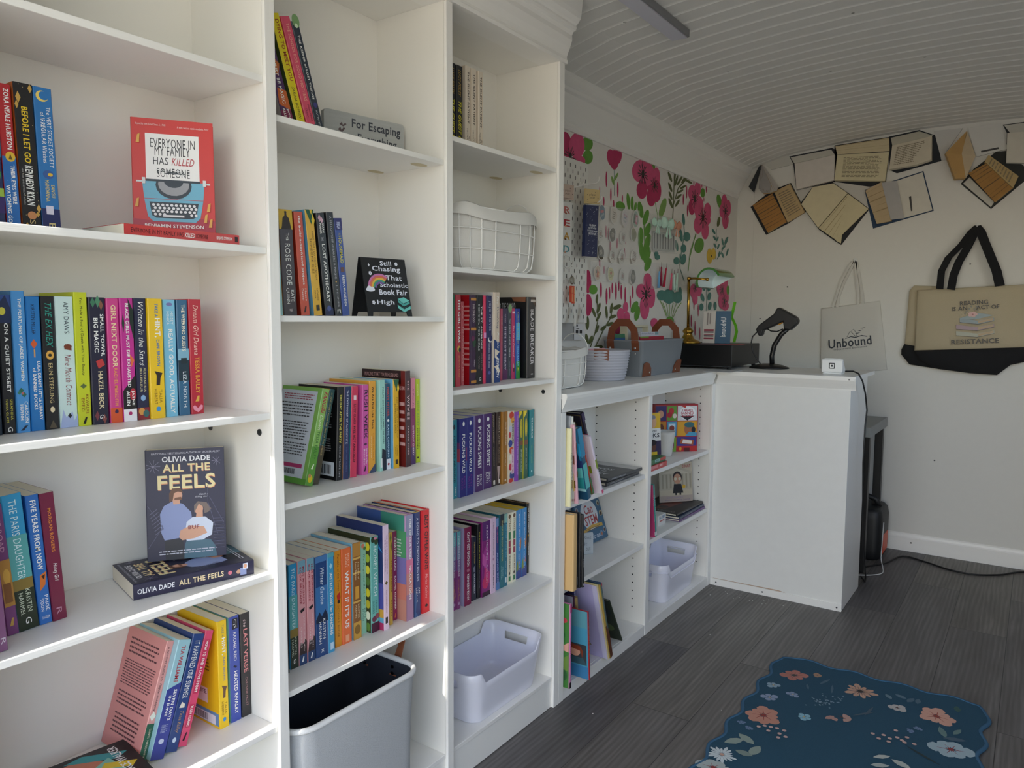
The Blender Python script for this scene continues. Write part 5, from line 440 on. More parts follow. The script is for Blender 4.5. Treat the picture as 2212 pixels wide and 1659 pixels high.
'g2':('cf4a2a','orange red paperback with white lower case title',B2,[T('the build-a-boyfriend project',.04,.7,.38,.68,W_,'b'),T('Mason',.74,.86,.58,.78,W_),T('Deaver',.74,.86,.24,.44,W_),Po([(.97,.3),(.91,.5),(.91,.65),(.97,.5)],'2a1414')],{'lf':'9a2c1a'}),
'g3':('e2b01e','yellow paperback with dark green leaves beside the orange red one',B2,[Po([(0,0),(0,1),(.06,.9),(.14,.6),(.08,.35),(.02,.1)],'1f5a3a'),Po([(0,.5),(.0,.8),(.05,.7)],'e8c832'),leaf(.1,.85,.06,.2,'e8c832'),T('EVERY TIME I GO ON VACATION',.2,.66,.56,.76,'6a4a18'),T('SOMEONE DIES',.27,.6,.22,.46,'6a4a18'),T('CATHERINE',.74,.86,.52,.7,'6a4a18'),T('MACK',.76,.84,.24,.4,'6a4a18'),Rr(.9,.955,.3,.7,'2a2416')],{'lf':'6ab0d8'}),
'g4':('15161f','black paperback with a pale pink flower at the top',B2,[leaf(.05,.35,.04,.2,'c8a0b0'),leaf(.07,.6,.03,.2,'d8b0c0'),T('SARAH',.1,.19,.58,.8,W_,'b'),T('PENNER',.1,.2,.26,.48,W_,'b'),T('THE',.23,.27,.3,.6,'a8a8b0'),T('LOST APOTHECARY',.3,.87,.34,.72,W_,'b'),Rr(.93,1,0,1,'1a2350'),El(.93,.5,.028,.25,'4a5a9a')]),
'g5':('1d1e24','black paperback with fine serif lettering, left of the blue one',B2,[T('A FELLOWSHIP of BAKERS & MAGIC',.04,.64,.38,.66,'b8b8c0'),El(.67,.5,.006,.1,'d8b05a'),T('J. PENNER',.7,.92,.38,.66,'a8a8b0'),Rr(.94,.985,.3,.75,W_),Po([(.94,.5),(.985,.75),(.985,.3)],'1d1e24')]),
'g6':('24479a','royal blue paperback with yellow title, beside the small easel sign',B2,[Rr(0,.12,0,1,'2f3070'),T('MEGA',.04,.11,.25,.75,'c8d0f0','b'),T('THE',.15,.17,.4,.65,'d8c84a'),T('HOUSEMAID',.18,.46,.32,.74,'d8d04a','b'),Rr(.5,.55,.25,.75,'6a4a44'),T('FREIDA McFADDEN',.58,.9,.36,.68,W_,'b')]),
# ---- middle bookcase, third
'h0':('8fbf62','light green paperback leaning right with its back cover facing out',B2,[Rr(.6,1,0,1,'5f9c3a'),T('FANGIRL',.03,.26,.28,.8,'b0243a','bi'),T('Down',.27,.43,.3,.75,'e8f0d0','s'),T('TESSA BAILEY',.44,.73,.3,.72,'2f6a2a'),Po([(.83,.35),(.78,.55),(.78,.7),(.83,.6)],'e8f0d0'),El(.93,.5,.04,.3,'e0c81e'),El(.9,.35,.02,.2,'c09060')],{'lf':'7fb052','lfd':[('r',0,.06,.9,.96,'c9cfda'),('para',.05,.86,.85,.93,3,'9a3048'),('para',.02,.68,.86,.84,5,'3a3a42'),('para',.02,.44,.86,.64,7,'3a3a42'),('para',.02,.28,.86,.42,5,'3a3a42'),('r',.2,.16,.84,.2,'b02a68'),('bars',.3,.09,.7,.145,26,'20202a'),('r',0,0,1,.06,'5a9a34')]}),
'h1':('1f4a48','dark teal paperback leaning right against the black one',B2,[Rr(.6,1,0,1,'4a4230'),T('A LOVE STORY FROM THE END OF THE WORLD',.04,.7,.34,.6,'c8b070')],{'lf':'c9a83a'}),
'h2':('141416','black paperback with its barcode corner showing, right of the leaning pair',B2,[T('THE DAY AFTER THE PARTY',.08,.6,.35,.68,'d8cf5a','b'),T('NICOLE TROPE',.63,.88,.38,.62,'c0c0c4'),T('SWI',.9,.96,.35,.6,'c0c0c4')],{'lf':'0c0c0e','lfd':[('para',.3,.55,.88,.75,7,'9a9a9a'),('para',.3,.3,.88,.45,6,'8a8a8a'),('r',.2,.04,.94,.19,'d4dae0'),('bars',.26,.06,.88,.16,26,'20202a')]}),
'h3':('27305e','navy paperback with thin white capitals beside the black one',B2,[T('THE TATTOOIST OF AUSCHWITZ',.04,.62,.36,.64,'dfe3ee'),T('HEATHER MORRIS',.66,.92,.4,.6,'5a689a')],{'lf':'c88a5a'}),
'h4':('d2385a','cherry red paperback with black title',B2,[Rr(.1,.15,.3,.7,'f0d8dc'),T('LUCY CLARK',.2,.42,.34,.68,'4a1020','b'),T('WILL NOT APOLOGIZE',.44,.84,.34,.68,'2a0a14','bi')],{'lf':'3ca0b0'}),
'h5':('cf5aa6','orchid pink paperback with heavy black title',B2,[T('RUSH WEEK',.06,.6,.3,.82,'2a1430','b'),leaf(.66,.5,.015,.3,'5a2a50'),T('Michelle',.71,.88,.56,.8,W_),T('Brandon',.71,.89,.22,.46,W_),Po([(.96,.3),(.9,.5),(.9,.65),(.96,.5)],'2a1430')]),
'h6':('e6a63a','golden orange paperback with black title',B2,[T('We Are Not Like Them',.06,.52,.42,.72,'4a3010','b'),T('CHRISTINE PRIDE',.57,.87,.56,.76,'b8742c'),T('AND JO PIAZZA',.6,.84,.24,.42,'f4dcb0'),Po([(1,0),(1,1),(.9,1),(.97,.3)],'3a4a6a')]),
'h7':('9fd4c8','mint green paperback, right of the golden orange one',B2,[T('FINLAY DONOVAN JUMPS THE GUN',.08,.7,.46,.74,'1c3a3a','b'),T('ELLE COSIMANO',.3,.54,.18,.36,'2c4a4a'),Po([(.75,.4),(.78,1),(1,1),(1,.5),(.86,.3)],'1c2436'),Rr(.86,.96,.1,.4,'e8f0f0')],{}),
'h8':('1f4f6e','narrow petrol blue paperback with red title',B2,[T('HEAVY HITTER',.04,.38,.3,.75,'d05044','b'),El(.43,.5,.015,.25,W_),T('KATIE COTUGNO',.48,.86,.32,.68,'c8e0f0','b'),Rr(.88,1,0,1,'e8eaf2'),El(.94,.5,.014,.25,'a03040')]),
'h9':('e2b01e','yellow paperback with dark green leaves, left of the tall maroon one',B2,[Po([(0,0),(0,1),(.06,.9),(.14,.6),(.08,.35),(.02,.1)],'1f5a3a'),leaf(.1,.85,.06,.2,'e8c832'),T('EVERY TIME I GO ON VACATION',.2,.66,.56,.76,'6a4a18'),T('SOMEONE DIES',.27,.6,.22,.46,'6a4a18'),T('CATHERINE',.74,.86,.52,.7,'6a4a18'),T('MACK',.76,.84,.24,.4,'6a4a18'),Rr(.9,.955,.3,.7,'2a2416')],{'lf':'6ab0d8'}),
'h10':('3a1c26','tall dark maroon book with a red back cover, rising over its row',B2,[T('THE',.1,.2,.36,.66,'d8a8b0'),T('WIVES',.25,.51,.28,.78,'e8c8cc'),T('TARRYN FISHER',.57,.88,.36,.64,'d0b0b4')],{'lf':'6a1c1a','lfd':[('r',0,.86,.9,1,'2a1014'),T('IMAGINE THAT YOUR HUSBAND',.06,.93,.84,.97,'c89898'),T('has two',.86,.8,.98,.86,'d8b0b0'),('para',.86,.2,.98,.7,6,'d8b0b0')]}),
'h11':('8a3266','wine pink narrow paperback with white script',B2,[Rr(0,.35,0,1,'d88aa0'),Rr(.8,1,0,1,'4a2c68'),T('If You Stayed',.12,.44,.3,.72,'5a1c44','s'),T('BRITTAINY CHERRY',.55,.9,.34,.66,'f0d8e0','b')]),
'h12':('b4cc1e','lime green paperback at the right end of the middle row',B2,[T('good girls',.06,.2,.36,.6,'f0f4d0'),T('TESSA BAILEY',.25,.56,.32,.6,'5a9a5a'),T('TOO HARD',.58,.82,.58,.82,'3a4a1a','b'),T('TO FORGET',.58,.84,.22,.46,'3a4a1a','b'),El(.94,.4,.012,.2,'1a1e10')]),
# ---- middle bookcase, fourth
'i0':('14181c','black book half hidden by the upright, leftmost of its row',B2,[]),
'i1':('2f98c8','turquoise to dark green paperback beside two matching pink ones',B2,[Rr(.62,.7,.0,1,'8a7436'),Rr(.7,1,0,1,'26301f'),Rr(.3,.62,0,1,'5aa8a8'),T('THE PARIS DAUGHTER',.04,.62,.3,.68,'d8eef0'),T('KRISTIN',.7,.87,.55,.8,'cfd8c0'),T('HARMEL',.72,.89,.2,.42,'cfd8c0'),T('G',.91,.955,.38,.68,W_)]),
'i2':('e4a4a8','left one of the two matching pink paperbacks with biplanes',B2,[Rr(0,.12,0,1,'7aa8b8'),Rr(.9,1,0,1,'2a4470'),Po([(.9,0),(.78,.2),(.8,.6),(.76,.8),(.78,1),(.9,1)],'3a2c2c'),T("MISS MORGAN'S",.06,.42,.6,.82,'a83040','b'),T('BOOK BRIGADE',.06,.41,.22,.44,'a83040','b'),Po([(.47,.2),(.45,.8),(.48,.75),(.5,.3)],'2a2428'),T('JANET SKESLIEN',.53,.87,.56,.76,'f0dcd8'),T('CHARLES',.63,.83,.22,.42,'f0dcd8'),Po([(.97,.3),(.92,.5),(.92,.65),(.97,.5)],W_)]),
'i4':('23477e','blue paperback with a misty forest spine and white serif title',B2,[Rr(0,.06,0,1,'4a7ab0'),Rr(.3,.62,0,1,'3f76b0'),Po([(.62,0),(.55,.3),(.6,.5),(.54,.8),(.6,1),(.66,1),(.66,0)],'1c2a44'),T('Winter Garden',.12,.48,.4,.72,'e8eef4','i'),T('KRISTIN',.63,.83,.58,.8,W_),T('HANNAH',.65,.87,.24,.46,W_),T('K',.93,.965,.4,.62,W_)]),
'i5':('3f9cc8','blue and white paperback with hand drawn white capitals',B2,[Rr(0,.04,0,1,'5aa8b0'),T('INSTRUCTIONS for DANCING',.2,.82,.28,.72,W_,'b'),leaf(.13,.5,.03,.25,'a8d8e8'),Rr(.9,.97,.25,.75,'c8e0f0')],{'lf':'d8dcf0'}),
'i6':('dc9120','amber paperback with thin dark serif title',B2,[T('Parable of the Sower',.04,.42,.4,.72,'6a2c14'),Po([(.46,.25),(.43,.75),(.5,.85),(.53,.4)],'c02c24'),El(.53,.55,.02,.2,'2a1414'),T('OCTAVIA E. BUTLER',.56,.9,.36,.6,'7a4a14')]),
'i7':('e8703a','coral orange paperback with bold white capitals',B2,[T('BECKY A.',.06,.2,.62,.78,'f8d8c0'),T('& ADAM S.',.06,.2,.36,.52,'f8d8c0'),T('WHAT IF IT\'S US',.24,.84,.3,.72,W_,'b'),Rr(.91,.98,.3,.7,'f0a880')]),
'i8':('8a5a2a','brown paperback with gilt bookshelf pattern',B2,[Rr(0,.14,0,1,'b8843c'),Rr(.3,.32,0,1,'d8ac5a'),Rr(.15,.17,0,1,'d8ac5a'),T('The Book of',.2,.38,.6,.8,'f0dcb0'),T('Lost Names',.2,.38,.24,.46,'f0dcb0'),Rr(.45,.58,.25,.75,'d8a040'),Rr(.6,.62,0,1,'d8ac5a'),T('KRISTIN',.64,.78,.58,.78,'f0dcb0'),T('HARMEL',.64,.78,.24,.44,'f0dcb0'),Rr(.82,1,0,1,'c9993e'),El(.9,.5,.05,.4,'8a6420')],{'lf':'82bcd6'}),
'i9':('9acfb8','pale green paperback with roses at its top',B2,[El(.03,.4,.025,.3,'d8806a'),El(.06,.7,.02,.25,'4a7a44'),T('The Forgotten Book Club',.12,.68,.35,.72,'24504a','s'),T('KATE',.72,.83,.55,.75,'24504a'),T('STOREY',.72,.86,.2,.42,'24504a')]),
'i10':('6fb8ae','aqua paperback with yellow wildflowers down its side',B2,[El(.03,.3,.03,.25,'2a3a24'),El(.05,.7,.04,.25,'3a4a2c'),El(.02,.6,.015,.2,'d88a9a'),T('HONEY WITCH',.1,.62,.34,.74,'e8f4ee'),T('SYDNEY',.67,.8,.56,.74,'2a5a50'),T('SHIELDS',.67,.8,.2,.4,'2a5a50'),Rr(.9,1,0,1,'4a1c34'),El(.86,.4,.03,.3,'6a2c44'),El(.84,.75,.03,.25,'8a4a5a')],{'lf':'3a3e20','lfd':[('e',.93,.9-.12*i,.05,.045,c) for i,c in enumerate(['d8c832','a8b83a','e0d040','5a7a34','d8c832','c0b030','e8e8d0','6a8a3a'])]}),
'i11':('e9cfe2','pale pink book with a navy palm tree back cover',B2,[T('NO ONE WAS SUPPOSED TO',.1,.47,.56,.74,'7a2a5a'),T('DIE at THIS WEDDING',.14,.44,.24,.42,'7a2a5a'),leaf(.55,.5,.02,.25,'6a5a2c'),T('CATHERINE MACK',.62,.84,.42,.6,'7a2a5a'),Rr(.88,.94,.3,.7,'2a2024')],{'lf':'1f2f66','lfd':[T('Attending your best friends wedding should',.2,.86,.86,.91,'c0c4e0'),T('be a mix of laughter and joy',.3,.8,.78,.84,'c0c4e0'),('p',[(.86,.78),(.98,.9),(.9,.82),(.99,.74),(.9,.78),(.86,.68),(.85,.76),(.76,.82)],'2f86c8'),('r',0,.2,1,.45,'4a4a9a'),('r',0,.12,1,.2,'d0a040'),('r',0,.07,1,.12,'6ab0d0'),('r',0,0,1,.07,'b83a6a')]}),
'i12':('c9a23c','mustard narrow paperback next to the wine coloured one',B2,[leaf(.06,.4,.05,.3,'6a7a3a'),leaf(.15,.6,.05,.3,'7a6a2c'),T('THE BEE KEEPER',.3,.65,.3,.7,'7a3a14'),T('AIDEN',.72,.9,.34,.66,'7a3a14')]),
'i13':('8c1f58','wine coloured paperback with white and orange capitals',B2,[T('CREATION LAKE',.06,.44,.34,.72,W_,'b'),T('RACHEL KUSHNER',.5,.88,.34,.7,W_,'b'),Po([(.97,.3),(.92,.5),(.92,.65),(.97,.5)],'e08a4a')]),
'i14':('b88fb8','hardcover with a rainbow gradient jacket',B2,[Rr(0,.2,0,1,'9a9ab8'),Rr(.42,.55,0,1,'d87a9a'),Rr(.55,.75,0,1,'d08a84'),Rr(.75,1,0,1,'a8809c'),T('ONE OF OUR KIND',.04,.42,.42,.74,W_,'b'),T('NICOLA YOON',.48,.8,.42,.74,W_,'b')],{'hb':1,'lf':'3f8f7a','lfd':[('r',0,.7,.5,1,'3a5a9a'),('r',.0,.35,1,.6,'7a74b0'),('r',0,.2,1,.35,'c87a6a'),('r',0,.0,1,.2,'c08878'),('r',.5,.6,1,.85,'4f9a6a'),('para',.7,.6,.92,.78,6,'d8e8e0')]}),
'i15':('24386e','dark blue hardcover with thin pale capitals, second from right',B2,[T('A SONG TO DROWN RIVERS',.05,.66,.38,.64,'cfd6e8'),T('AN',.72,.78,.6,.8,W_),T('LIANG',.72,.86,.24,.46,W_),Po([(.72,0),(.8,.4),(.95,.2),(1,.6),(1,0)],'3a5a8a')],{'hb':1,'dj':'c9a23c'}),
'i16':('d5222c','scarlet hardcover at the right end of its row',B2,[T('BEST OFFER WINS',.05,.58,.32,.76,'1a1416','b'),T('Marisa Kashino',.62,.86,.4,.66,'f0c8c8','s'),El(.93,.5,.015,.16,'1a1416')],{'hb':1}),
# ---- right bookcase, top
'j0':('181a1e','left one of the two matching black paperbacks with yellow handwriting',B3,[T('LUCY FOLEY',.05,.36,.34,.72,'c9a64a','i'),T('THE GUEST LIST',.42,.98,.34,.78,'d8d02c','bi')]),
'j2':('e6dac8','cream paperback with black serif title, left of three alike',B3,[T('THE SILENT PATIENT',.06,.66,.36,.7,'3a2c24','b'),T('ALEX',.8,.9,.58,.78,'4a3a30'),T('MICHAELIDES',.72,.98,.24,.44,'4a3a30')]),
# ---- right bookcase, third
'k0':('1f6a4c','plain dark green book at the left end above the sunset row',B3,[],{'hb':1}),
'k1':('bf3a48','red hardcover with bold white title',B3,[T('THE GIRL I WAS',.05,.52,.34,.78,W_,'b'),El(.59,.5,.035,.32,'d8b04a'),El(.6,.65,.025,.2,'2a2018'),T('JENEVA ROSE',.66,.9,.36,.66,'d8a05a')],{'hb':1}),
'k2':('b85058','thin faded red paperback with pale italics',B3,[T('Ellen',.05,.2,.3,.7,'e0b0a8','s'),T('Ten Thousand Sharp Threads',.3,.95,.32,.72,'f0d0c8','i')]),
'k3':('3d2142','violet hardcover with gold bands and a bright red back cover',B3,[Rr(.03,.06,.05,.95,'c98a3c'),T('SUN OF BLOOD',.1,.3,.36,.66,'e8dcd8'),Rr(.36,.39,.05,.95,'c98a3c'),El(.52,.6,.06,.3,'2a4a34'),El(.48,.4,.03,.3,'6a2050'),T('MARIELY',.72,.8,.56,.76,'d8c8d0'),Rr(.83,.86,.05,.95,'c98a3c'),Rr(.95,.98,.05,.95,'c98a3c')],{'hb':1,'lf':'b01420','lfd':[('para',.86,.6,.98,.9,6,'e09a9a'),('para',.86,.2,.98,.5,5,'e09a9a')]}),
'k4':('141416','wide black hardcover with two lines of spaced white capitals',B3,[T('THE ST. AMBROSE',.12,.6,.62,.8,W_,'b'),T('SCHOOL FOR GIRLS',.1,.62,.24,.42,W_,'b'),T('JESSICA',.64,.85,.62,.8,'a08a8a'),T('WARD',.68,.83,.24,.42,'a08a8a'),T('G',.92,.96,.4,.65,W_)],{'hb':1}),
'k5':('e23a62','very thin neon pink book left of the navy moon one',B3,[Rr(.42,.48,0,1,'e89ad0')]),
'k6':('21265a','navy hardcover with a thin white crescent moon',B3,[T('JOJO MOYES',.06,.4,.4,.74,'dfe0ee'),El(.5,.62,.035,.3,W_),El(.485,.72,.035,.3,'21265a'),T('Someone Else\'s Shoes',.54,.82,.36,.66,'d8d8e8'),El(.88,.5,.02,.25,'5a60a0')],{'hb':1}),
'k7':('d9c8b4','tall cream hardcover with blue wave artwork',B3,[Po([(.52,0),(.56,1),(1,1),(1,0)],'1d3f7c'),Po([(.62,.1),(.66,.9),(.7,.4),(.76,.8),(.72,.1)],'e4d6c2'),Po([(.82,0),(.8,.6),(.88,1),(.9,.7),(.85,.3)],'e4d6c2'),T('The',.04,.13,.4,.75,W_,'s'),T('Wedding',.16,.41,.38,.72,'2a3a6a','s'),T('People',.44,.62,.4,.8,W_,'s'),T('ESPACH',.72,.95,.4,.8,W_,'bi')],{'hb':1,'lf':'e0dcd8'}),
'k8':('b84a66','thin rose paperback tucked behind the tall cream hardcover',B3,[T('THE FRIEND',.1,.5,.4,.7,'e8c0a0')]),
'k9':('2d1f48','dark violet paperback with pale title, shorter than the hardcovers',B3,[Rr(.85,1,0,1,'5a2058'),T('MARY KUBICA',.08,.2,.36,.6,'d8d0e0'),T('SHE\'S NOT SORRY',.25,.86,.32,.66,'dcd4e4','b')]),
'k10':('2a3442','slate grey paperback with a green top, right of the dark violet one',B3,[El(.0,.55,.06,.5,'7aa06a'),T('THE KEEPER of LOST THINGS',.14,.68,.36,.62,'dfe3e6'),T('RUTH HOGAN',.75,.95,.38,.6,'8a98a8')]),
'k11':('b82a62','raspberry paperback with white script',B3,[Rr(.04,.07,.1,.9,'f0d0dc'),T('The Till in Demand',.24,.68,.32,.7,'f4dce4','s'),leaf(.82,.5,.05,.2,'b0a8a0'),El(.87,.6,.03,.2,'3a1a20')]),
'k12':('2a58b0','blue to green paperback with yellow script, beside the thick black one',B3,[Rr(.2,.45,0,1,'58b0d8'),Rr(.75,1,0,1,'2f8a3a'),Rr(0,.08,0,1,'22348a'),T('Catch Her If You Can',.05,.5,.36,.7,'e0d84a','s'),T('TESSA BAILEY',.52,.82,.28,.72,'8ad0f0','b'),Po([(.9,.5),(.84,.7),(.84,.4)],'e8d04a')]),
'k13':('17171a','thick black hardcover at the right end beside the side panel',B3,[T('BLADE BREAKER',.15,.83,.36,.74,'dfdfe2'),Po([(0,.3),(0,.95),(.12,.98),(.08,.7)],'4a3a2c'),Rr(.03,.06,.35,.95,'b8b0a8'),El(.95,.55,.008,.16,'a8a8a8')],{'hb':1,'lf':'101012','lfd':[T('BEND THE SWORD',.2,.84,.7,.93,'c8ccd0','b'),T('OR BREAK IT',.35,.78,.6,.83,'b0b4b8','b'),('p',[(.6,1),(.95,1),(.94,.94),(.66,.95)],'8a5a40')]}),
# ---- right bookcase, fourth
'l0':('2f8f9c','teal paperback at the left end of the purple and blue series',B3,[T('PUCKING AROUND',.2,.8,.3,.62,'10202c','b'),T('EMILY',.86,.97,.5,.8,W_),El(.09,.4,.03,.2,'10303a')]),
'l1':('26277c','left one of the two matching indigo paperbacks',B3,[El(.07,.55,.03,.15,W_),T('PUCKING WILD',.2,.7,.35,.75,W_,'b'),T('EMILY',.74,.9,.55,.78,'8a3090'),T('RATH',.76,.9,.2,.44,'8a3090')],{'lf':'8a4a8a','lfd':[('r',.6,.0,1,.45,'7a9ad0'),('r',.6,.45,1,.62,'c8506a'),('r',.6,.7,1,1,'3a4a90')]}),
'l3':('4b2668','left one of the two matching plum purple paperbacks',B3,[El(.07,.5,.03,.15,W_),T('PUCKING SWEET',.15,.7,.34,.76,W_,'b'),T('EMILY',.78,.92,.55,.8,W_),T('RATH',.78,.92,.2,.46,W_)],{'lf':'b0a8dc'}),
'l5':('2a2124','dark brown paperback with small pale capitals, left of the old map one',B3,[T('BOOKSHOPS & BONEDUST',.03,.42,.42,.68,'c8b090'),T('TRAVIS BALDREE',.46,.72,.42,.64,'b0a080'),Rr(.92,.98,.3,.7,'e0d8c8')],{'lf':'6a4a34'}),
'l6':('3a2a24','dark brown paperback with a pale mug at its foot',B3,[T('LEGENDS & LATTES',.06,.44,.45,.72,'d8c8b0'),T('TRAVIS BALDREE',.48,.7,.45,.66,'c0a890'),Po([(.74,.1),(.74,.9),(.9,.6),(.99,.45),(.9,.3)],'c0a8a0'),Rr(.92,.98,.5,.8,'e8e0d4')]),
'l7':('a8732c','bronze brown paperback with small white title',B3,[Rr(0,1,.3,.36,'6a4418'),T('YOU MET A CRUEL MASK',.14,.47,.58,.78,'f0e4d0'),T('DAN WELLS',.58,.75,.5,.7,'f0e4d0'),El(.95,.6,.016,.16,'e8d8c0')]),
'l8':('d8cdb8','floral patterned paperback with red blossoms',B3,[El(.06,.5,.05,.4,'d0402c'),El(.13,.7,.04,.3,'e8a03c'),El(.25,.35,.05,.3,'c8c8d8'),El(.33,.2,.04,.2,'c83a4a'),El(.45,.3,.05,.35,'3a4a9a'),El(.55,.5,.05,.4,'d8502c'),El(.65,.3,.04,.3,'e8e0d0'),El(.78,.35,.05,.3,'c8304a'),El(.9,.6,.06,.4,'3a4a8a'),El(.97,.4,.03,.4,'c83a34'),T('THE BODYGUARD',.14,.46,.58,.86,'20242c','b'),Rr(.53,.88,.5,.9,'ecd0dc'),T('KATHERINE CENTER',.54,.87,.58,.82,'a02850','b')]),
'l9':('8a46b0','violet paperback with small white capitals',B3,[T('MAKING MORE THAN TROUBLE',.06,.7,.62,.82,'eadcf4'),T('KELLY CAIN',.75,.92,.62,.8,'d8c0e8')]),
'l10':('2f5c46','left one of the two matching green paperbacks with yellow ovals',B3,[Po([(0,0),(0,.7),(.04,.6),(.08,.2),(.1,0)],'ecd428'),El(.25,.5,.14,.26,'d8c434'),T('Midnight at the Cafe',.14,.36,.38,.62,'5a6a1c','s'),Rr(.43,.5,.1,.9,'7a4a34'),T('JENNY COLGAN',.55,.88,.4,.66,'e0e8d8')],{'lf':'e4d42a'}),
'l12':('16808a','teal paperback at the right end of the series row',B3,[T('THE MURDER CLUB',.12,.42,.38,.7,'dff0f0','b'),T('GLORIA CHAO',.53,.8,.42,.62,'a8d040'),El(.92,.5,.02,.14,'a8d8d8')]),
# ---- right bookcase, fifth
'm0':('8a3a7c','left one of the two matching paperbacks fading from aqua to magenta',B3,[Rr(0,.18,0,1,'6ab0b8'),Rr(.18,.36,0,1,'7f8aaa'),Rr(.36,.5,0,1,'7a5a92'),T('A LOVE SONG FOR RICKI WILDE',.05,.58,.4,.68,W_,'b'),T('NEW YORK TIMES',.62,.75,.4,.58,'c8a04a'),T('TIA',.78,.84,.6,.78,'e0b04a'),T('WILLIAMS',.72,.88,.26,.46,'e0b04a'),El(.93,.5,.02,.2,'c0a0c0')]),
'm2':('84184c','burgundy paperback with bold white capitals',B3,[T('CAN\'T GET ENOUGH',.06,.5,.36,.7,W_,'b'),El(.55,.5,.022,.2,'b8788a'),T('KENNEDY RYAN',.6,.93,.34,.64,W_,'b')],{'lf':'b8b4d8'}),
'm3':('22263a','short dark navy paperback with gold script',B3,[T('Stealing Home',.08,.42,.36,.74,'d8b86a','s'),Po([(.48,.3),(.46,.6),(.56,.7),(.55,.35)],'8a8a9a'),T('GRACE REILLY',.58,.9,.4,.64,'dfe0e8','b')]),
'm4':('18181b','black paperback with yellow capitals, left of the magenta marbled one',B3,[T('THE DAY AFTER THE PARTY',.1,.6,.36,.68,'d0c84a','b'),T('NICOLE TROPE',.62,.87,.38,.6,'c0c0c4')]),
'm5':('8a2478','wide magenta marbled paperback',B3,[Rr(0,.25,0,1,'5c2470'),El(.5,.5,.16,.42,'a83a90'),Po([(.4,0),(.5,.6),(.62,.4),(.55,0)],'c858a8'),Po([(.6,.3),(.7,1),(.85,.9),(.75,.2)],'c83a80'),El(.82,.4,.08,.4,'d0306a'),Rr(.94,1,0,1,'3a1a34'),T('All that We Never Were',.05,.52,.5,.7,'f0dcec','b'),T('ALICE KELLEN',.58,.82,.5,.66,'f0dcec')]),
'm6':('e2c4da','pale lilac pink paperback with thin black title',B3,[T('WELL, THIS IS EXHAUSTING',.06,.5,.42,.64,'3a2a3a','b'),El(.55,.5,.02,.16,'c090b0'),T('SOPHIA BENOIT',.62,.94,.42,.64,'3a2a3a','b')]),
'm7':('3c4c8c','slate blue narrow paperback with pale capitals',B3,[Rr(0,.12,0,1,'7a9ac8'),T('BETTER THAN',.12,.34,.4,.75,'c86a8a','b'),T('ALAFAIR BURKE',.48,.96,.36,.72,'b8c8e8','b'),Rr(.9,1,0,1,'5a80b8')]),
'm8':('23707c','dark teal paperback with gold capitals',B3,[Rr(0,.15,0,1,'24303c'),T('THICKER THAN WATER',.08,.64,.36,.66,'c8c07a','b'),T('MEGAN',.72,.86,.58,.76,'a8d0d0'),T('COLLINS',.7,.88,.24,.42,'a8d0d0')]),
'm9':('1f6f86','petrol paperback between the dark teal and a cream one',B3,[Rr(0,.12,0,1,'8fb8a8'),T('THE MIDNIGHT MONSTERS',.05,.6,.5,.72,'7fd0e0','b'),T('JENNY HALE',.65,.84,.4,.6,'b8d8e0'),Rr(.88,.95,.3,.75,'d8e8e8')]),
'm10':('e9e4cc','left one of the two matching cream paperbacks with coloured blocks',B3,[El(.05,.5,.03,.28,'6a4a2c'),T('STRAYS',.09,.25,.34,.74,'8a6a1c','b'),Rr(.27,.38,.28,.76,'2f7a4a'),Rr(.39,.48,.28,.76,'a03048'),Rr(.49,.58,.28,.76,'a03048'),T('JENNIE MARTS',.6,.85,.34,.72,'6a4a14','b'),leaf(.86,.5,.03,.2,'3a2c24'),Rr(.9,.97,.3,.74,'2f7a4a')]),
'm12':('2a86c4','left one of the two matching sea blue paperbacks with yellow edges',B3,[Po([(.55,.9),(.4,.95),(.5,.6),(.6,.75)],'c87a3a'),Po([(.7,.8),(.62,.95),(.78,.6),(.8,.75)],'d0603a'),Rr(.85,1,0,1,'3a4a8c'),Po([(.8,0),(.72,.3),(.86,.4),(.9,0)],'7a8a3a'),T('REMARKABLY BRIGHT CREATURES',.06,.6,.42,.62,'e8f0f4'),T('SHELBY VAN PELT',.64,.88,.4,.58,'e8f0f4')],{'pg':'d8b62a'}),
'm14':('1b1b1e','narrow black book at the right end, against the side panel',B3,[T('YOU LIKE IT DARKER',.04,.42,.4,.74,W_,'b'),Po([(.46,.3),(.44,.7),(.48,.8)],'d8a83a'),T('STEPHEN',.56,.74,.4,.7,W_,'b')],{'hb':1,'dj':'b08a5a'}),
}
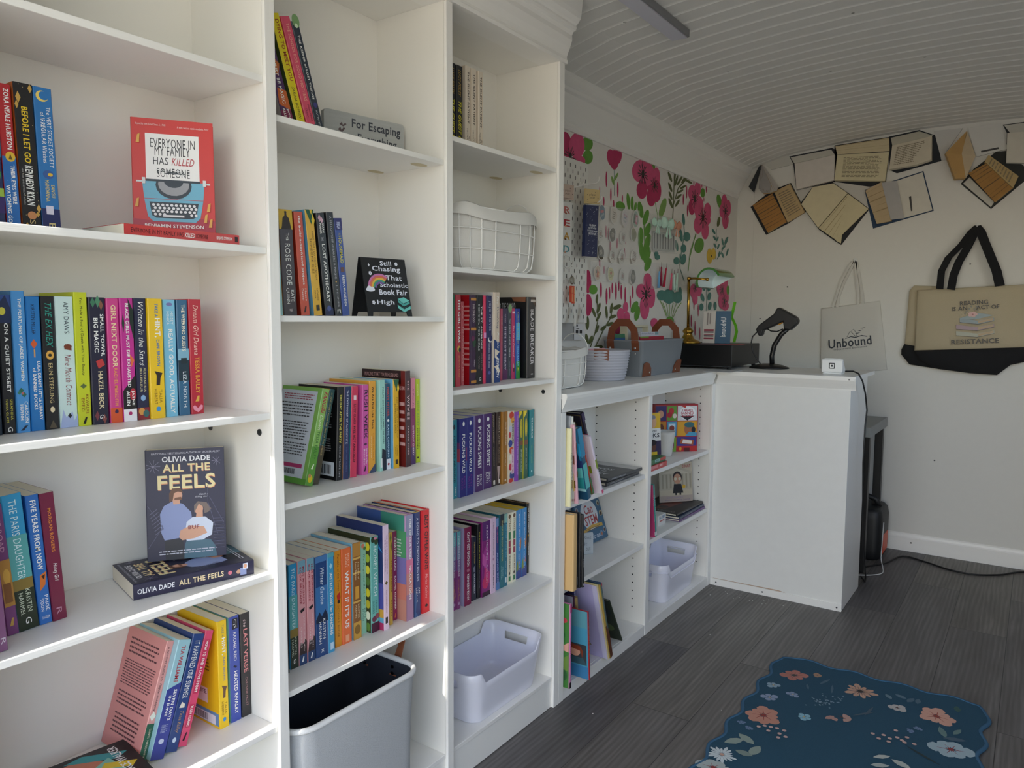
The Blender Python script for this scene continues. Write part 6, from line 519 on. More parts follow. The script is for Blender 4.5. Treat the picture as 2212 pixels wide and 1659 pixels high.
# identical copies: key -> (source, label)
BC={'i3':('i2','right one of the two matching pink paperbacks with biplanes'),'j1':('j0','right one of the two matching black paperbacks with yellow handwriting'),
'j3':('j2','cream paperback with black serif title, middle of three alike'),'j4':('j2','cream paperback with black serif title, right of three alike'),
'l2':('l1','right one of the two matching indigo paperbacks'),'l4':('l3','right one of the two matching plum purple paperbacks'),'l11':('l10','right one of the two matching green paperbacks with yellow ovals'),
'm1':('m0','right one of the two matching paperbacks fading from aqua to magenta'),'m11':('m10','right one of the two matching cream paperbacks with coloured blocks'),'m13':('m12','right one of the two matching sea blue paperbacks with yellow edges')}
ROOTS={}
def fit(a,b): return a+' '+b if len((a+' '+b).split())<=16 else ' '.join(a.split()[:16])
for k,rec in BK.items():
    bg,lab,where,sp=rec[:4]; op=rec[4] if len(rec)>4 else {}
    x,y,z,th,h,le=GB[k]; a=math.radians(le)
    if le>0: z+=th*math.sin(a)
    hb=op.get('hb'); W=min((.148 if hb else .132)*h/.21, .2085-y)
    r=thing('hardcover_book' if hb else 'paperback_book',fit(lab,where),'book',(x,y,z+.0003),(0,a,0),'books '+where)
    book_parts(r,th,h,W,bg,sp,op.get('lf'),op.get('lfd',()),hb,op.get('pg'),op.get('dj'))
    ROOTS[k]=r
for k,(s,lab) in BC.items():
    x,y,z,th,h,le=GB[k]; dup(ROOTS[s],(x,y,z+.0003),(0,math.radians(le),0),fit(lab,BK[s][2]))
# ---------------------------------------------------------------- books and boxes shown face out or lying
def faceout(name,lab,cat,L,Rp,z,h,th,bg,fc=None,fcd=(),spine=(),hb=False,tilt=0,group=None,pg=None):
    """stands with its front cover from left point L to right point Rp (x,y)"""
    dx,dy=Rp[0]-L[0],Rp[1]-L[1]; W=math.hypot(dx,dy); nx,ny=dy/W,-dx/W
    r=thing(name,lab,cat,(L[0]-nx*th,L[1]-ny*th,z+.0003),(0,-math.radians(tilt),math.atan2(ny,nx)),group)
    book_parts(r,th,h,W,bg,spine,None,(),hb,pg,None,fc,fcd); return r
def lying(name,lab,cat,P,z,h,W,th,bg,fc=None,fcd=(),spine=(),hb=False,yaw=0,group=None,pg=None):
    """lies with the front cover up, top to the left, spine towards the room; P = right front corner"""
    r=thing(name,lab,cat,(P[0],P[1],z+.0003),(0,-math.pi/2,math.radians(yaw)),group)
    book_parts(r,th,h,W,bg,spine,None,(),hb,pg,None,fc,fcd); return r
RED='cf3a34'
cart=[('p',[(0,0),(0,.12),(.3,.1),(.6,.16),(1,.12),(1,0)],'b02c40'),('r',.17,.4,.82,.87,'f1f0ee'),T('EVERYONE IN',.23,.75,.77,.83,'1c1c20'),T('MY FAMILY',.28,.68,.71,.76,'1c1c20'),T('HAS',.26,.6,.44,.665,'1c1c20'),T('KILLED',.48,.6,.76,.665,'b02430','i'),T('SOMEONE',.3,.5,.7,.57,'1c1c20'),
 ('r',.05,.44,.95,.455,'d8dcdc'),('e',.32,.44,.055,.04,'6fb2cc'),('e',.68,.44,.055,.04,'6fb2cc'),('p',[(.12,.45),(.3,.47),(.32,.4),(.68,.4),(.7,.47),(.88,.45),(.86,.3),(.14,.3)],'6fb2cc'),('e',.5,.42,.22,.12,'2a333c'),('e',.5,.43,.19,.1,'9a9ca0'),('e',.5,.46,.12,.06,'2a333c'),('r',.17,.45,.83,.47,'2a333c'),('r',.2,.47,.8,.52,'f1f0ee'),T('SOMEONE',.3,.49,.7,.55,'1c1c20'),('p',[(.14,.295),(.86,.295),(.82,.14),(.76,.1),(.24,.1),(.18,.14)],'6fb2cc'),('p',[(.2,.27),(.8,.27),(.77,.15),(.72,.13),(.28,.13),(.23,.15)],'2a333c')]
cart+=[('e',.25+.055*i+.02*(j%2),.245-.028*j,.019,.012,'e8eaec') for j in range(4) for i in range(10) if not(j==3 and 2<i<8)]+[('r',.36,.14,.62,.158,'e8eaec'),('r',.12,.425,.16,.48,'d8dcdc'),('r',.86,.425,.9,.48,'d8dcdc'),T('BENJAMIN STEVENSON',.14,.035,.86,.075,'f4ecea','b'),T('Anyone that meets Richard Osman. A. J. FINN',.06,.93,.42,.955,'f0d8d4'),T('A witty twist on classic whodunits. POST',.56,.92,.95,.945,'f0d8d4')]+[('p',[(a,b),(a+.02,b+.07),(a+.05,b+.08),(a+.04,b)],'e0a84a') for a,b in ((.06,.78),(.03,.22),(.9,.2),(.86,.1),(.92,.06))]
lying('paperback_book','red paperback lying flat under the upright typewriter cover book, on the upper left shelf','book',(.807,.016),ZT(.110),.2,.13,.0175,'c83a38',spine=[T('EVERYONE IN MY FAMILY HAS',.05,.48,.3,.7,'3a1518'),T('KILLED',.49,.58,.3,.7,'f4ecea','bi'),T('SOMEONE',.59,.7,.3,.7,'3a1518'),T('BENJAMIN STEVENSON',.78,.93,.3,.7,'f4ecea','b'),Rr(.955,.985,.3,.8,'2a1418')])
faceout('paperback_book','red paperback standing face out with a blue typewriter on its cover','book',(.6835,.132),(.789,.058),ZT(.110)+.018,.192,.02,'c83a38',RED,cart,tilt=3)
NV='2b2a45'; SK='d9a488'
feels=[T('NATIONALLY BESTSELLING AUTHOR OF SPOILER ALERT',.08,.955,.95,.972,'c8c8d8'),T('OLIVIA DADE',.21,.885,.82,.935,'f0f0f4','b'),T('ALL THE',.22,.79,.82,.86,'e8a070','b'),T('ALL THE',.215,.795,.815,.865,'f0e0a8','b'),T('FEELS',.155,.63,.885,.76,'e8a070','b'),T('FEELS',.15,.637,.88,.767,'f0e0a8','b'),
 ('p',[(.23,.0),(.22,.18),(.45,.18),(.47,0)],'20222e'),('p',[(.18,.25),(.17,.42),(.22,.49),(.33,.53),(.46,.5),(.56,.42),(.58,.3),(.5,.2),(.22,.18)],'8e9bc8'),('p',[(.34,.5),(.33,.54),(.42,.55),(.42,.5)],SK),('e',.385,.58,.07,.055,SK),('p',[(.29,.52),(.29,.6),(.33,.645),(.43,.645),(.47,.6),(.4,.615),(.35,.6),(.335,.54)],'6a4630'),('p',[(.35,.54),(.45,.54),(.44,.565),(.36,.56)],'7a5038'),
 ('p',[(.46,0),(.47,.12),(.5,.18),(.8,.16),(.86,.1),(.88,.0)],'4a6e80'),('p',[(.47,.2),(.5,.33),(.58,.375),(.74,.37),(.84,.31),(.82,.2),(.7,.16),(.5,.16)],'d6def0'),('p',[(.4,.2),(.42,.26),(.55,.3),(.72,.28),(.76,.22),(.6,.18),(.44,.17)],SK),T('BUF',.52,.265,.66,.3,'8a3a44','b'),('p',[(.63,.42),(.62,.37),(.71,.37),(.71,.42)],SK),('e',.66,.445,.055,.05,SK),('p',[(.6,.41),(.6,.48),(.65,.515),(.76,.5),(.82,.44),(.78,.41),(.73,.4),(.72,.46),(.66,.49)],'7a6a64'),
 T('Catch a',.67,.57,.78,.587,'d8d8e4','s'),T('falling star',.62,.545,.78,.565,'d8d8e4','s'),('para',.12,.045,.9,.09,2,'c8cad8'),('ln',[(.02,.12),(.2,.3),(.02,.5)],.003,'5a5a78'),('ln',[(.9,.2),(.78,.5),(.78,.66)],.003,'5a5a78'),('ln',[(.98,.3),(.8,.55)],.003,'5a5a78')]
feels+=[('ln',[(.1,.85),(.1+.09*math.cos(a),.85+.06*math.sin(a))],.002,'8a86a0') for a in [k*.7 for k in range(9)]]+[('ln',[(.9,.88),(.9+.06*math.cos(a),.88+.045*math.sin(a))],.002,'8a86a0') for a in [k*.8 for k in range(8)]]+[('ln',[(.04+.012*k,.42-.03*k),(.14+.012*k,.47-.03*k)],.003,'6a6884') for k in range(7)]+[('ln',[(.84,.08+.03*k),(.98,.08+.03*k)],.002,'5a5a78') for k in range(10)]
lying('paperback_book','dark navy paperback lying flat, carrying the upright one with an embracing couple','book',(.8237,.0215),ZT(-.4134),.203,.133,.0265,NV,fc='27263c',fcd=feels,spine=[T('OLIVIA DADE',.03,.32,.32,.66,'f0f0f4','b'),T('ALL THE FEELS',.355,.73,.32,.68,'f0dcb0','b'),El(.785,.45,.018,.14,'d8788a'),El(.86,.4,.02,.14,'c89a80'),Rr(.875,.93,.12,.62,'8e9bc8'),Rr(.9,.945,.5,.9,'d6def0'),El(.92,.7,.016,.16,SK)],yaw=-13.9,rough=None) if False else lying('paperback_book','dark navy paperback lying flat, carrying the upright one with a couple on its cover','book',(.8237,.0215),ZT(-.4134),.203,.133,.0265,NV,'27263c',feels,[T('OLIVIA DADE',.03,.32,.32,.66,'f0f0f4','b'),T('ALL THE FEELS',.355,.73,.32,.68,'f0dcb0','b'),El(.785,.45,.018,.14,'d8788a'),El(.86,.4,.02,.14,'c89a80'),Rr(.875,.93,.12,.62,'8e9bc8'),Rr(.9,.945,.5,.9,'d6def0'),El(.92,.7,.016,.16,SK)],False,-13.9)
faceout('paperback_book','dark navy paperback standing face out with a couple below tall cream lettering','book',(.6994,.157),(.8078,.081),ZT(-.4134)+.0272,.2,.02,NV,NV,feels,[T('OLIVIA DADE',.04,.34,.3,.7,'d8d8e4','b'),T('ALL THE FEELS',.38,.78,.3,.7,'e8d8b0')],tilt=5)
wal=[('p',[(0,.0),(0,1),(1,1),(1,0)],'16161a'),('p',[(.2,.3),(.35,.75),(.75,.8),(.9,.4),(.6,.2)],'c9785a'),('e',.55,.55,.2,.16,'e0a080'),('p',[(.05,.5),(.3,.9),(.5,.86),(.2,.45)],'e0902c'),('p',[(.6,.15),(.9,.5),(.95,.35),(.7,.05)],'2f9aa0'),('p',[(.1,.3),(.5,.4),(.7,.2),(.3,.15)],'7fc0b0'),('p',[(.7,.6),(.95,.75),(.98,.6),(.8,.5)],'d83a3a'),('p',[(.3,.1),(.5,.3),(.6,.25),(.4,.04)],'e0c02c'),('p',[(.5,.7),(.6,.98),(.7,.9)],'d8d02c'),('p',[(.02,.1),(.3,.3),(.34,.24),(.06,.02)],'b04a8a'),T('GRACE WALKER',.08,.1,.92,.17,'f2f2f2','b'),('para',.1,.82,.4,.92,4,'b8b8b8')]
lying('paperback_book','black paperback with colourful painted cover lying flat at the lowest visible left shelf','book',(.6205,.012),ZT(-.675),.2,.133,.026,'17171b','17171b',wal,[T('THE FOURTH CONSORT',.1,.6,.3,.7,'e0e0e0')],False,-8)
# easel sign, plank sign
t=thing('easel_sign','small black folding easel sign with a rainbow and white lettering on the middle bookcase','sign',(1.150,.055,ZT(.0035)+.0003),(0,0,math.radians(-12)))
BLK=mat('17181a',.5); a=math.atan2(.03,.128)
def panel(yb,sgn,name,items=()):
    M=MB(); H=.1315; w=.115
    fn=lambda u,v,d=0: (u*w,yb+sgn*(v*H*math.sin(a)),v*H*math.cos(a))
    for q in ([(0,.075),(1,.075),(1,1),(0,1)],[(0,0),(.1,0),(.12,.075),(0,.075)],[(.88,.075),(.9,0),(1,0),(1,.075)]):
        M.slab([fn(*p) for p in q],(0,-math.cos(a),sgn*math.sin(a)),.0025,BLK)
    if items: decal(M,face((0,yb,0),(w,0,0),(0,sgn*H*math.sin(a),H*math.cos(a)),.0002),items)
    M.build(name,t)
LT='e4e8f4'; fl=lambda u,v,s: [('e',u+s*.62*math.cos(k*1.257),v+s*.62*math.sin(k*1.257),s*.5,s*.5,LT) for k in range(5)]+[('e',u,v,s*.3,s*.3,'17181a')]
arc=lambda r,c:('p',[(.36+r*math.cos(q)*1.1,.47+r*math.sin(q)) for q in [.9+k*.21 for k in range(11)]]+[(.36+(r-.034)*math.cos(q)*1.1,.47+(r-.034)*math.sin(q)) for q in [.9+k*.21 for k in range(11)]][::-1],c)
panel(0,1,'front_panel',[T('Still',.41,.87,.67,.95,LT,'b'),T('Chasing',.22,.75,.86,.86,LT,'b'),T('That',.5,.62,.87,.71,LT,'b'),T('Scholastic',.35,.5,.985,.58,LT,'b'),T('Book Fair',.31,.365,.955,.46,LT,'b'),T('High',.23,.18,.62,.28,LT,'b'),arc(.26,'c97ab0'),arc(.225,'d8705a'),arc(.19,'e0b84a'),arc(.155,'4a9a80'),arc(.12,'7a5aa0'),('e',.12,.45,.1,.035,LT),('e',.1,.475,.05,.04,LT),('e',.16,.47,.05,.03,LT)]+fl(.78,.91,.032)+fl(.16,.73,.032)+fl(.15,.23,.032)+[('p',[(.15,.9),(.17,.87),(.15,.84),(.13,.87)],LT),('p',[(.7,.3),(.85,.33),(.97,.27),(.82,.22)],'6cc4bc'),('p',[(.7,.29),(.82,.21),(.97,.26),(.97,.22),(.82,.17),(.7,.24)],'4aa29c'),('p',[(.68,.2),(.82,.12),(.98,.18),(.98,.13),(.82,.07),(.68,.14)],'6cc4bc'),('p',[(.68,.21),(.82,.15),(.98,.19),(.82,.13)],'2a5a58')])
panel(.0665,-1,'rear_panel')
t=thing('plank_sign','grey wood plank sign lettered in black on the top shelf of the middle bookcase','sign',(1.116,.148,ZT(.3185)+.0003),(0,0,math.atan2(-.04,.205)))
M=MB(); w,h=.209,.088; c=.008
out=[(0,0),(w,0)]+[(w-c+c*math.cos(q),h-c+c*math.sin(q)) for q in (0,.5,1.07,1.57)]+[(c+c*math.cos(q),h-c+c*math.sin(q)) for q in (1.57,2.1,2.6,3.14)]
M.slab([(x,0,z) for x,z in out],(0,-1,0),.012,mat('a9acab',.7,bump=((14,14,160),.3),mott=.12))
BD=[('p',[(.1,.35),(.17,.3),(.24,.35),(.24,.4),(.17,.36),(.1,.4)],'8a8f90'),('p',[(.16,.55),(.19,.62),(.205,.55),(.23,.63),(.25,.6),(.21,.5)],'5a4a4c'),('p',[(.18,.68),(.21,.75),(.22,.68),(.25,.74),(.265,.71),(.225,.64)],'5a4a4c'),('p',[(.14,.46),(.165,.5),(.175,.46),(.2,.5),(.19,.42)],'5a4a4c')]
decal(M,face((0,0,0),(w,0,0),(0,0,h)),[T('For Escaping',.33,.6,.95,.88,'2e3440','b'),T('Everything',.4,.28,.9,.54,'2e3440','b')]+BD); M.build('plank',t)
# ---------------------------------------------------------------- low cabinet, left bay
def pbook(lab,x,y,z,th,h,le,bg,sp=(),lf=None,lfd=(),W=.19):
    a=math.radians(le); W=min(W,.2085-y)
    r=thing('picture_book',lab,'book',(x,y,z+.0003+(th*math.sin(a) if le>0 else 0)),(0,a,0),'picture books in the low cabinet')
    book_parts(r,th,h,W,bg,sp,lf,lfd,True); return r
z=.597; S='on the upper low shelf'
pbook('cream picture book sticking out furthest '+S,1.8845,-.02,z,.0105,.234,0,'efe9bc',[T('THE STORY KEEPER',.3,.8,.55,.85,'6a6848')])
pbook('tall silver picture book behind the cream one '+S,1.8962,.012,z,.0085,.27,0,'a8b4c4',[Rr(0,.3,0,1,'5f7484'),Rr(.4,.8,.3,.7,'5a5e66')])
pbook('slim grey picture book, second tall spine from the cream one '+S,1.9058,-.005,z,.0068,.268,0,'aeb4bc',[T('BEARS AND OTHERS',.2,.7,.3,.7,'4a4e58'),El(.95,.5,.016,.3,'3a3a44')])
pbook('slim white picture book with small black lettering, left of the pink one '+S,1.9136,-.008,z,.0066,.266,0,'dcdcd4',[T('LITTLE WONDERS OF THE WORLD',.1,.7,.3,.7,'3a3a3a'),Rr(.72,.82,0,1,'c8a060'),El(.95,.5,.016,.3,'8a4a44')])
pbook('slim pale picture book with a yellow band at its foot '+S,1.9212,-.01,z,.0066,.248,0,'cfcabc',[T('THE WISHING TREE',.1,.55,.3,.7,'3a3630'),Rr(.62,.84,0,1,'d8b030'),El(.95,.5,.016,.3,'8a4a44')])
pbook('pink picture book with brown hair artwork '+S,1.932,-.018,z,.0095,.243,-6,'f0bcc8',[El(.3,.8,.08,.3,'5a3424'),El(.62,.6,.05,.35,'7a4a34')],'efbcc8',[('e',.8,.75,.14,.12,'4a2c20'),('p',[(.75,.55),(.98,.62),(.98,.5)],'8a5040'),('e',.85,.4,.08,.06,'a0664a'),('p',[(.7,.25),(.98,.3),(.98,.2),(.7,.17)],'4a2c20')])
pbook('slim grey picture book leaning beside the ocean one '+S,1.953,-.002,z,.0095,.215,-10,'a8aaa6',[Rr(.8,1,0,1,'8a8c8a')])
pbook('large teal picture book with a painted ocean cover leaning left '+S,1.992,-.02,z,.024,.238,-17,'1c5a78',[Rr(0,.4,0,1,'2f8fb8'),Rr(.5,.85,0,1,'5fc0c0')],'1f87b0',[('r',0,.62,1,.8,'2a9ac8'),('p',[(.6,.4),(.75,.75),(.8,.6),(.9,.8),(.98,.5),(.98,.4)],'1a3a5c'),('r',0,.42,1,.56,'23356a'),('p',[(0,.2),(0,.44),(.4,.46),(.7,.42),(.98,.46),(.98,.2)],'6ac8c4'),('p',[(0,.14),(0,.3),(.5,.26),(.98,.32),(.98,.14)],'2f9a9c'),('r',0,.12,1,.155,'a8dce0'),('r',0,0,1,.12,'164a6a')])
pbook('orange and green picture book leaning behind the ocean one '+S,2.066,.004,z,.0095,.2,-22,'c8482c',[Rr(.7,1,0,1,'4a7a4a')],'5f9a5a')
pbook('white picture book with a green band, leaning left '+S,2.092,-.016,z,.0105,.212,-24,'e8dcea',[Rr(.4,.56,0,1,'8aa02c'),Rr(.94,1,0,1,'d84a7a')],'ecdcec',[('p',[(.5,.42),(.98,.5),(.98,.36),(.5,.32)],'93a82e'),('r',.9,.0,.98,1,'f4eaf4'),('e',.6,.15,.1,.06,'5a6a5a')])
pbook('raspberry picture book leaning close behind the white one '+S,2.1062,.0,z,.007,.214,-24,'b8305c',[],'c03a62')
pbook('dark ornate picture book with gilt figures, tallest of the leaning ones '+S,2.118,.015,z,.016,.285,-23,'221c34',[Rr(0,.1,0,1,'3a2f5a')],'241e38',[('r',.06,.72,.94,.96,'2e2830'),('e',.35,.86,.14,.07,'5a4a2c'),('e',.72,.84,.16,.09,'6a5430'),('e',.72,.84,.1,.05,'3a2f22'),('p',[(.2,.74),(.5,.8),(.8,.74)],'a8823c'),('r',.1,.45,.9,.68,'2a2448'),('e',.5,.56,.2,.07,'4a3f70'),('ln',[(.03,.02),(.97,.02),(.97,.98),(.03,.98)],.008,'6a5a3c')])
gl=[('r',0,0,1,.22,'c0bfbd'),T('AMERICA',.2,.7,.8,.8,'d0d4d8','b'),T('IN THE',.35,.55,.65,.63,'d0d4d8','b'),T('ROAD',.3,.4,.7,.5,'d0d4d8','b')]
lying('picture_book','dark grey picture book with pale cover foot, lower of two lying '+S,'book',(2.436,.02),z,.245,.185,.0125,'3c3e42','3c3e42',gl,[T('AMERICAN ROADS',.1,.5,.3,.7,'b8bcc0')],True,0,'picture books in the low cabinet')
lying('picture_book','dark grey picture book with pale cover foot, upper of two lying '+S,'book',(2.447,.013),z+.0132,.245,.19,.0125,'44464a','4a4c50',gl,[T('AMERICAN ROADS',.1,.5,.3,.7,'c8ccd0')],True,-2,'picture books in the low cabinet')
z=.342; S='on the middle low shelf'
pbook('thick tan picture book sticking out at the left end '+S,1.8845,-.034,z,.0235,.232,0,'d9b47c',[],'d9b47c',W=.2)
pbook('black picture book beside the thick tan one '+S,1.9095,-.03,z,.0125,.232,0,'1c1d20',[T('HOW',.85,.95,.3,.7,'b0b0b0')])
pbook('second black picture book from the thick tan one '+S,1.9232,-.034,z,.008,.231,0,'242529',[El(.5,.5,.01,.2,'c0c0c0')])
pbook('third black picture book from the thick tan one, below the science cover '+S,1.9324,-.04,z,.011,.226,-2,'191a1d',[T('YOU',.6,.72,.3,.7,'d0d0d0'),Rr(.95,.98,.3,.7,'d8d8d8')])
stem=[('e',.5,.66,.32,.36,'cfd2d4'),T('Can',.34,.68,.66,.9,'a83a3c','b'),T('STEM',.28,.42,.76,.64,'a83a3c','b'),('p',[(.12,.26),(.5,.34),(.9,.3),(.9,.38),(.5,.42),(.12,.34)],'c8a04a'),('para',.2,.29,.85,.36,2,'6a5420'),T('GO GIRLS',.4,.08,.82,.16,'c8d4e0','b')]+[('e',u,v,.055,.07,c) for u,v,c in ((.08,.85,'8aa0b0'),(.1,.6,'7a94a8'),(.1,.15,'7a94a8'),(.92,.85,'a8b0a0'),(.93,.6,'c8b078'),(.92,.2,'8aa0b0'),(.78,.14,'6a90b0'),(.3,.12,'7a94a8'))]+[('e',u,v,.035,.045,c) for u,v,c in ((.08,.84,'7a5040'),(.1,.59,'a87a60'),(.1,.14,'8a5a48'),(.92,.84,'4a3428'),(.93,.59,'3a2a24'),(.92,.19,'5a3a30'),(.78,.13,'a86a50'),(.3,.11,'6a4434'))]
faceout('picture_book','blue picture book about science standing face out and tilted back '+S,'book',(2.272,.150),(2.45,.146),z,.152,.012,'2f5674','33607f',stem,hb=True,tilt=18,group='picture books in the low cabinet')
t=thing('acrylic_sign','small frosted acrylic sign standing in front of the blue science book','sign',(2.205,.118,z+.0003),(0,0,math.atan2(-.02,.036)))
M=MB(); AC=mat('dfe6ea',.35,alpha=.62); M.slab([(0,0,0),(.044,0,0),(.044,0,.07),(.041,0,.076),(.003,0,.076),(0,0,.07)],(0,-1,0),.003,AC); M.box(0,.044,-.0,.02,0,.002,AC)
decal(M,face((0,0,0),(.044,0,0),(0,0,.076)),[T('Sing',.15,.68,.8,.85,'70767c'),T('it',.2,.42,.45,.58,'70767c'),T('out',.35,.18,.75,.34,'70767c')]); M.build('plate',t)
z=.039; S='on the lowest low shelf'
gr=[('e',.9,.8,.05,.03,'c03a4a'),('e',.85,.62,.07,.05,'2f6a34'),('p',[(.8,.45),(.98,.55),(.98,.43)],'d8a090'),('e',.9,.3,.05,.03,'7a2c2c'),('e',.86,.15,.1,.08,'2a5a30'),('p',[(.7,.25),(.98,.4),(.98,.2)],'6a8a3c')]
pbook('green picture book with red flowers and pink spine, sticking out '+S,1.8835,-.026,z,.0095,.262,0,'d884b4',[Rr(0,.1,0,1,'a03a6a'),T('RAPUNZEL',.4,.65,.3,.7,'5a2040'),Rr(.93,1,0,1,'1a1418')],'3f7a34',gr,W=.2)
for i,(x,c,h) in enumerate([(1.898,'6a3a8a',.25),(1.9085,'c03a34',.236),(1.9185,'b02c44',.232)]):
    pbook(('slim violet','slim scarlet','slim crimson')[i]+' picture book between the green and the blue one '+S,x,.002+.002*i,z,.0075,h,-1,c,[T(('THE LITTLE STAR','BRIGHT AS DAY','OVER THE HILLS')[i],.2,.7,.3,.7,'e0b05a'),Rr(.9,1,0,1,'3a1a2a')])
gi=[('r',.5,.2,.96,.5,'3a3f44'),('p',[(.56,.2),(.6,.3),(.9,.3),(.96,.2)],'3a5a64'),('e',.75,.38,.1,.07,'e0a98e'),('p',[(.62,.3),(.62,.42),(.7,.48),(.85,.47),(.9,.4),(.88,.3),(.86,.4),(.68,.42)],'8a4028'),('e',.62,.28,.05,.05,'e0a98e')]
pbook('blue picture book showing a red haired girl, sticking out furthest '+S,1.967,-.048,z,.008,.222,-4,'a8303a',[T('A BRAVE HEART',.2,.7,.3,.7,'d89a5a')],'4a9ab8',gi+[('r',0,.75,.98,1,'5f9fac'),('r',0,0,.98,.18,'3a7fb0')],W=.2)
pbook('slim dark red picture book against the blue girl one '+S,1.9765,-.04,z,.0075,.216,-4,'8a2c34',[T('ANNE OF THE ISLE',.2,.7,.3,.7,'d89a5a')])
pbook('dark purple picture book with a pale cover, set back '+S,1.994,.015,z,.009,.25,-5,'40203c',[],'b8bcc8')
pbook('tan picture book leaning behind the dark purple one '+S,2.006,.01,z,.012,.246,-6,'a8905c',[T('FABLES',.2,.7,.3,.7,'5a4420')])
pbook('navy picture book just left of the lilac leaning one '+S,2.037,.03,z,.014,.29,-9,'2a2650',[T('STARRY NIGHT TALES',.05,.5,.3,.7,'d8d8f0')],'2a2650')
li=[('r',.3,.42,.62,.6,'b8b4a4'),('r',.34,.45,.58,.57,'8a8a70'),('e',.5,.3,.1,.06,'6a5040'),('p',[(.4,.12),(.42,.28),(.6,.3),(.72,.15)],'8a7a60'),('r',.9,0,.98,1,'cfcbe8')]
pbook('lilac picture book leaning left with a small bear drawing '+S,2.128,-.03,z,.0085,.286,-17.5,'d8c89a',[],'b9b2dc',li,W=.2)
pbook('gold edged picture book against the lilac leaning one '+S,2.1375,-.032,z,.0085,.282,-17.5,'b89a4a',[Rr(.55,1,0,1,'5a3420')])
pbook('sage green picture book, third in the leaning lilac stack '+S,2.147,-.03,z,.0085,.28,-17.5,'5f7a6a',[Rr(.6,1,0,1,'6a3a24')])
pbook('petrol blue picture book, last in the leaning lilac stack '+S,2.1565,-.026,z,.009,.284,-17.5,'2f4a70',[Rr(.7,1,0,1,'5a2c20'),Rr(0,.04,0,1,'b83a4a')])
pbook('thin dark green picture book leaning furthest over '+S,2.284,.0,z,.006,.2,-30,'2f3a2a',[],'26301f',[('e',.7,.3,.2,.1,'5a6a3a'),('e',.8,.7,.15,.1,'1c2a24')],W=.15)
# ---------------------------------------------------------------- low cabinet, right bay
z=.597
def boxthing(name,lab,cat,x0,x1,y0,y1,z0,h,bg,items=(),top=None,yaw=0):
    t=thing(name,lab,cat,(x0,y0,z0+.0003),(0,0,math.radians(yaw))); w,d=x1-x0,y1-y0
    M=MB(); M.box(0,w,0,d,0,h*.62,mat(bg,.45),.0008); M.build('base',t)
    M=MB(); M.box(-.0006,w+.0006,-.0006,d+.0006,h*.3,h,mat(top or bg,.45),.0008)
    decal(M,face((-.0006,-.0006,h*.3),(w+.0012,0,0),(0,0,h*.7)),items); M.build('lid',t); return t
boxthing('game_box','red and pink game box at the bottom under the yellow book of books','box',2.5,2.645,.004,.13,z,.02,'c84a4a',[('r',.02,.1,.45,.9,'e0868a'),('r',.5,.1,.75,.9,'d86a70'),T('READ',.55,.3,.7,.7,'f0e0d8','b')])
boxthing('game_box','green, white and red game box directly under the yellow book of books','box',2.502,2.643,.008,.13,z+.0204,.019,'2f6a44',[('r',.3,.1,.62,.9,'8ac0b8'),('r',.64,.1,.99,.9,'c8443e'),T('ABC',.36,.25,.56,.75,'3a5a54','b')],'3a7a4c')
bob=[('e',.4,.86,.16,.1,'3a2a24'),('e',.4,.82,.12,.09,'b87850'),('e',.72,.8,.13,.15,'e0b088'),('e',.72,.9,.1,.05,'8a8a90'),('r',.0,.34,1,.64,'ecebe6'),T('BOOK OF',.3,.54,.85,.6,'3a3a44','b'),T('BOOKS',.2,.42,.95,.52,'22222a','b'),('r',0,0,1,.34,'3a3050'),('e',.6,.2,.22,.13,'6a4030'),('e',.6,.3,.24,.08,'2a1c1c'),('p',[(.4,.0),(.4,.08),(.85,.08),(.85,0)],'e0c02c'),('r',.05,.36,.25,.4,'b03a3a')]
faceout('picture_book','yellow picture book with two heads above the words, leaning on stacked boxes','book',(2.535,.085),(2.645,.028),z+.0402,.16,.014,'e0b62a','e6ba2e',bob,tilt=4,group='picture books in the low cabinet')
M=MB(); t=thing('rope_pot','small white ribbed pot between the yellow book and the tiled puzzle box','pot',(2.845,.1,z+.0003))
M.lathe([(.0,.001),(.027,.001)]+[(.028+.012*k/9+.0012*(k%2),.004+.098*k/9) for k in range(10)]+[(.036,.1),(.03,.02),(0,.02)],(0,0,0),mat('d6d4ce',.7),28); M.build('pot_body',t)
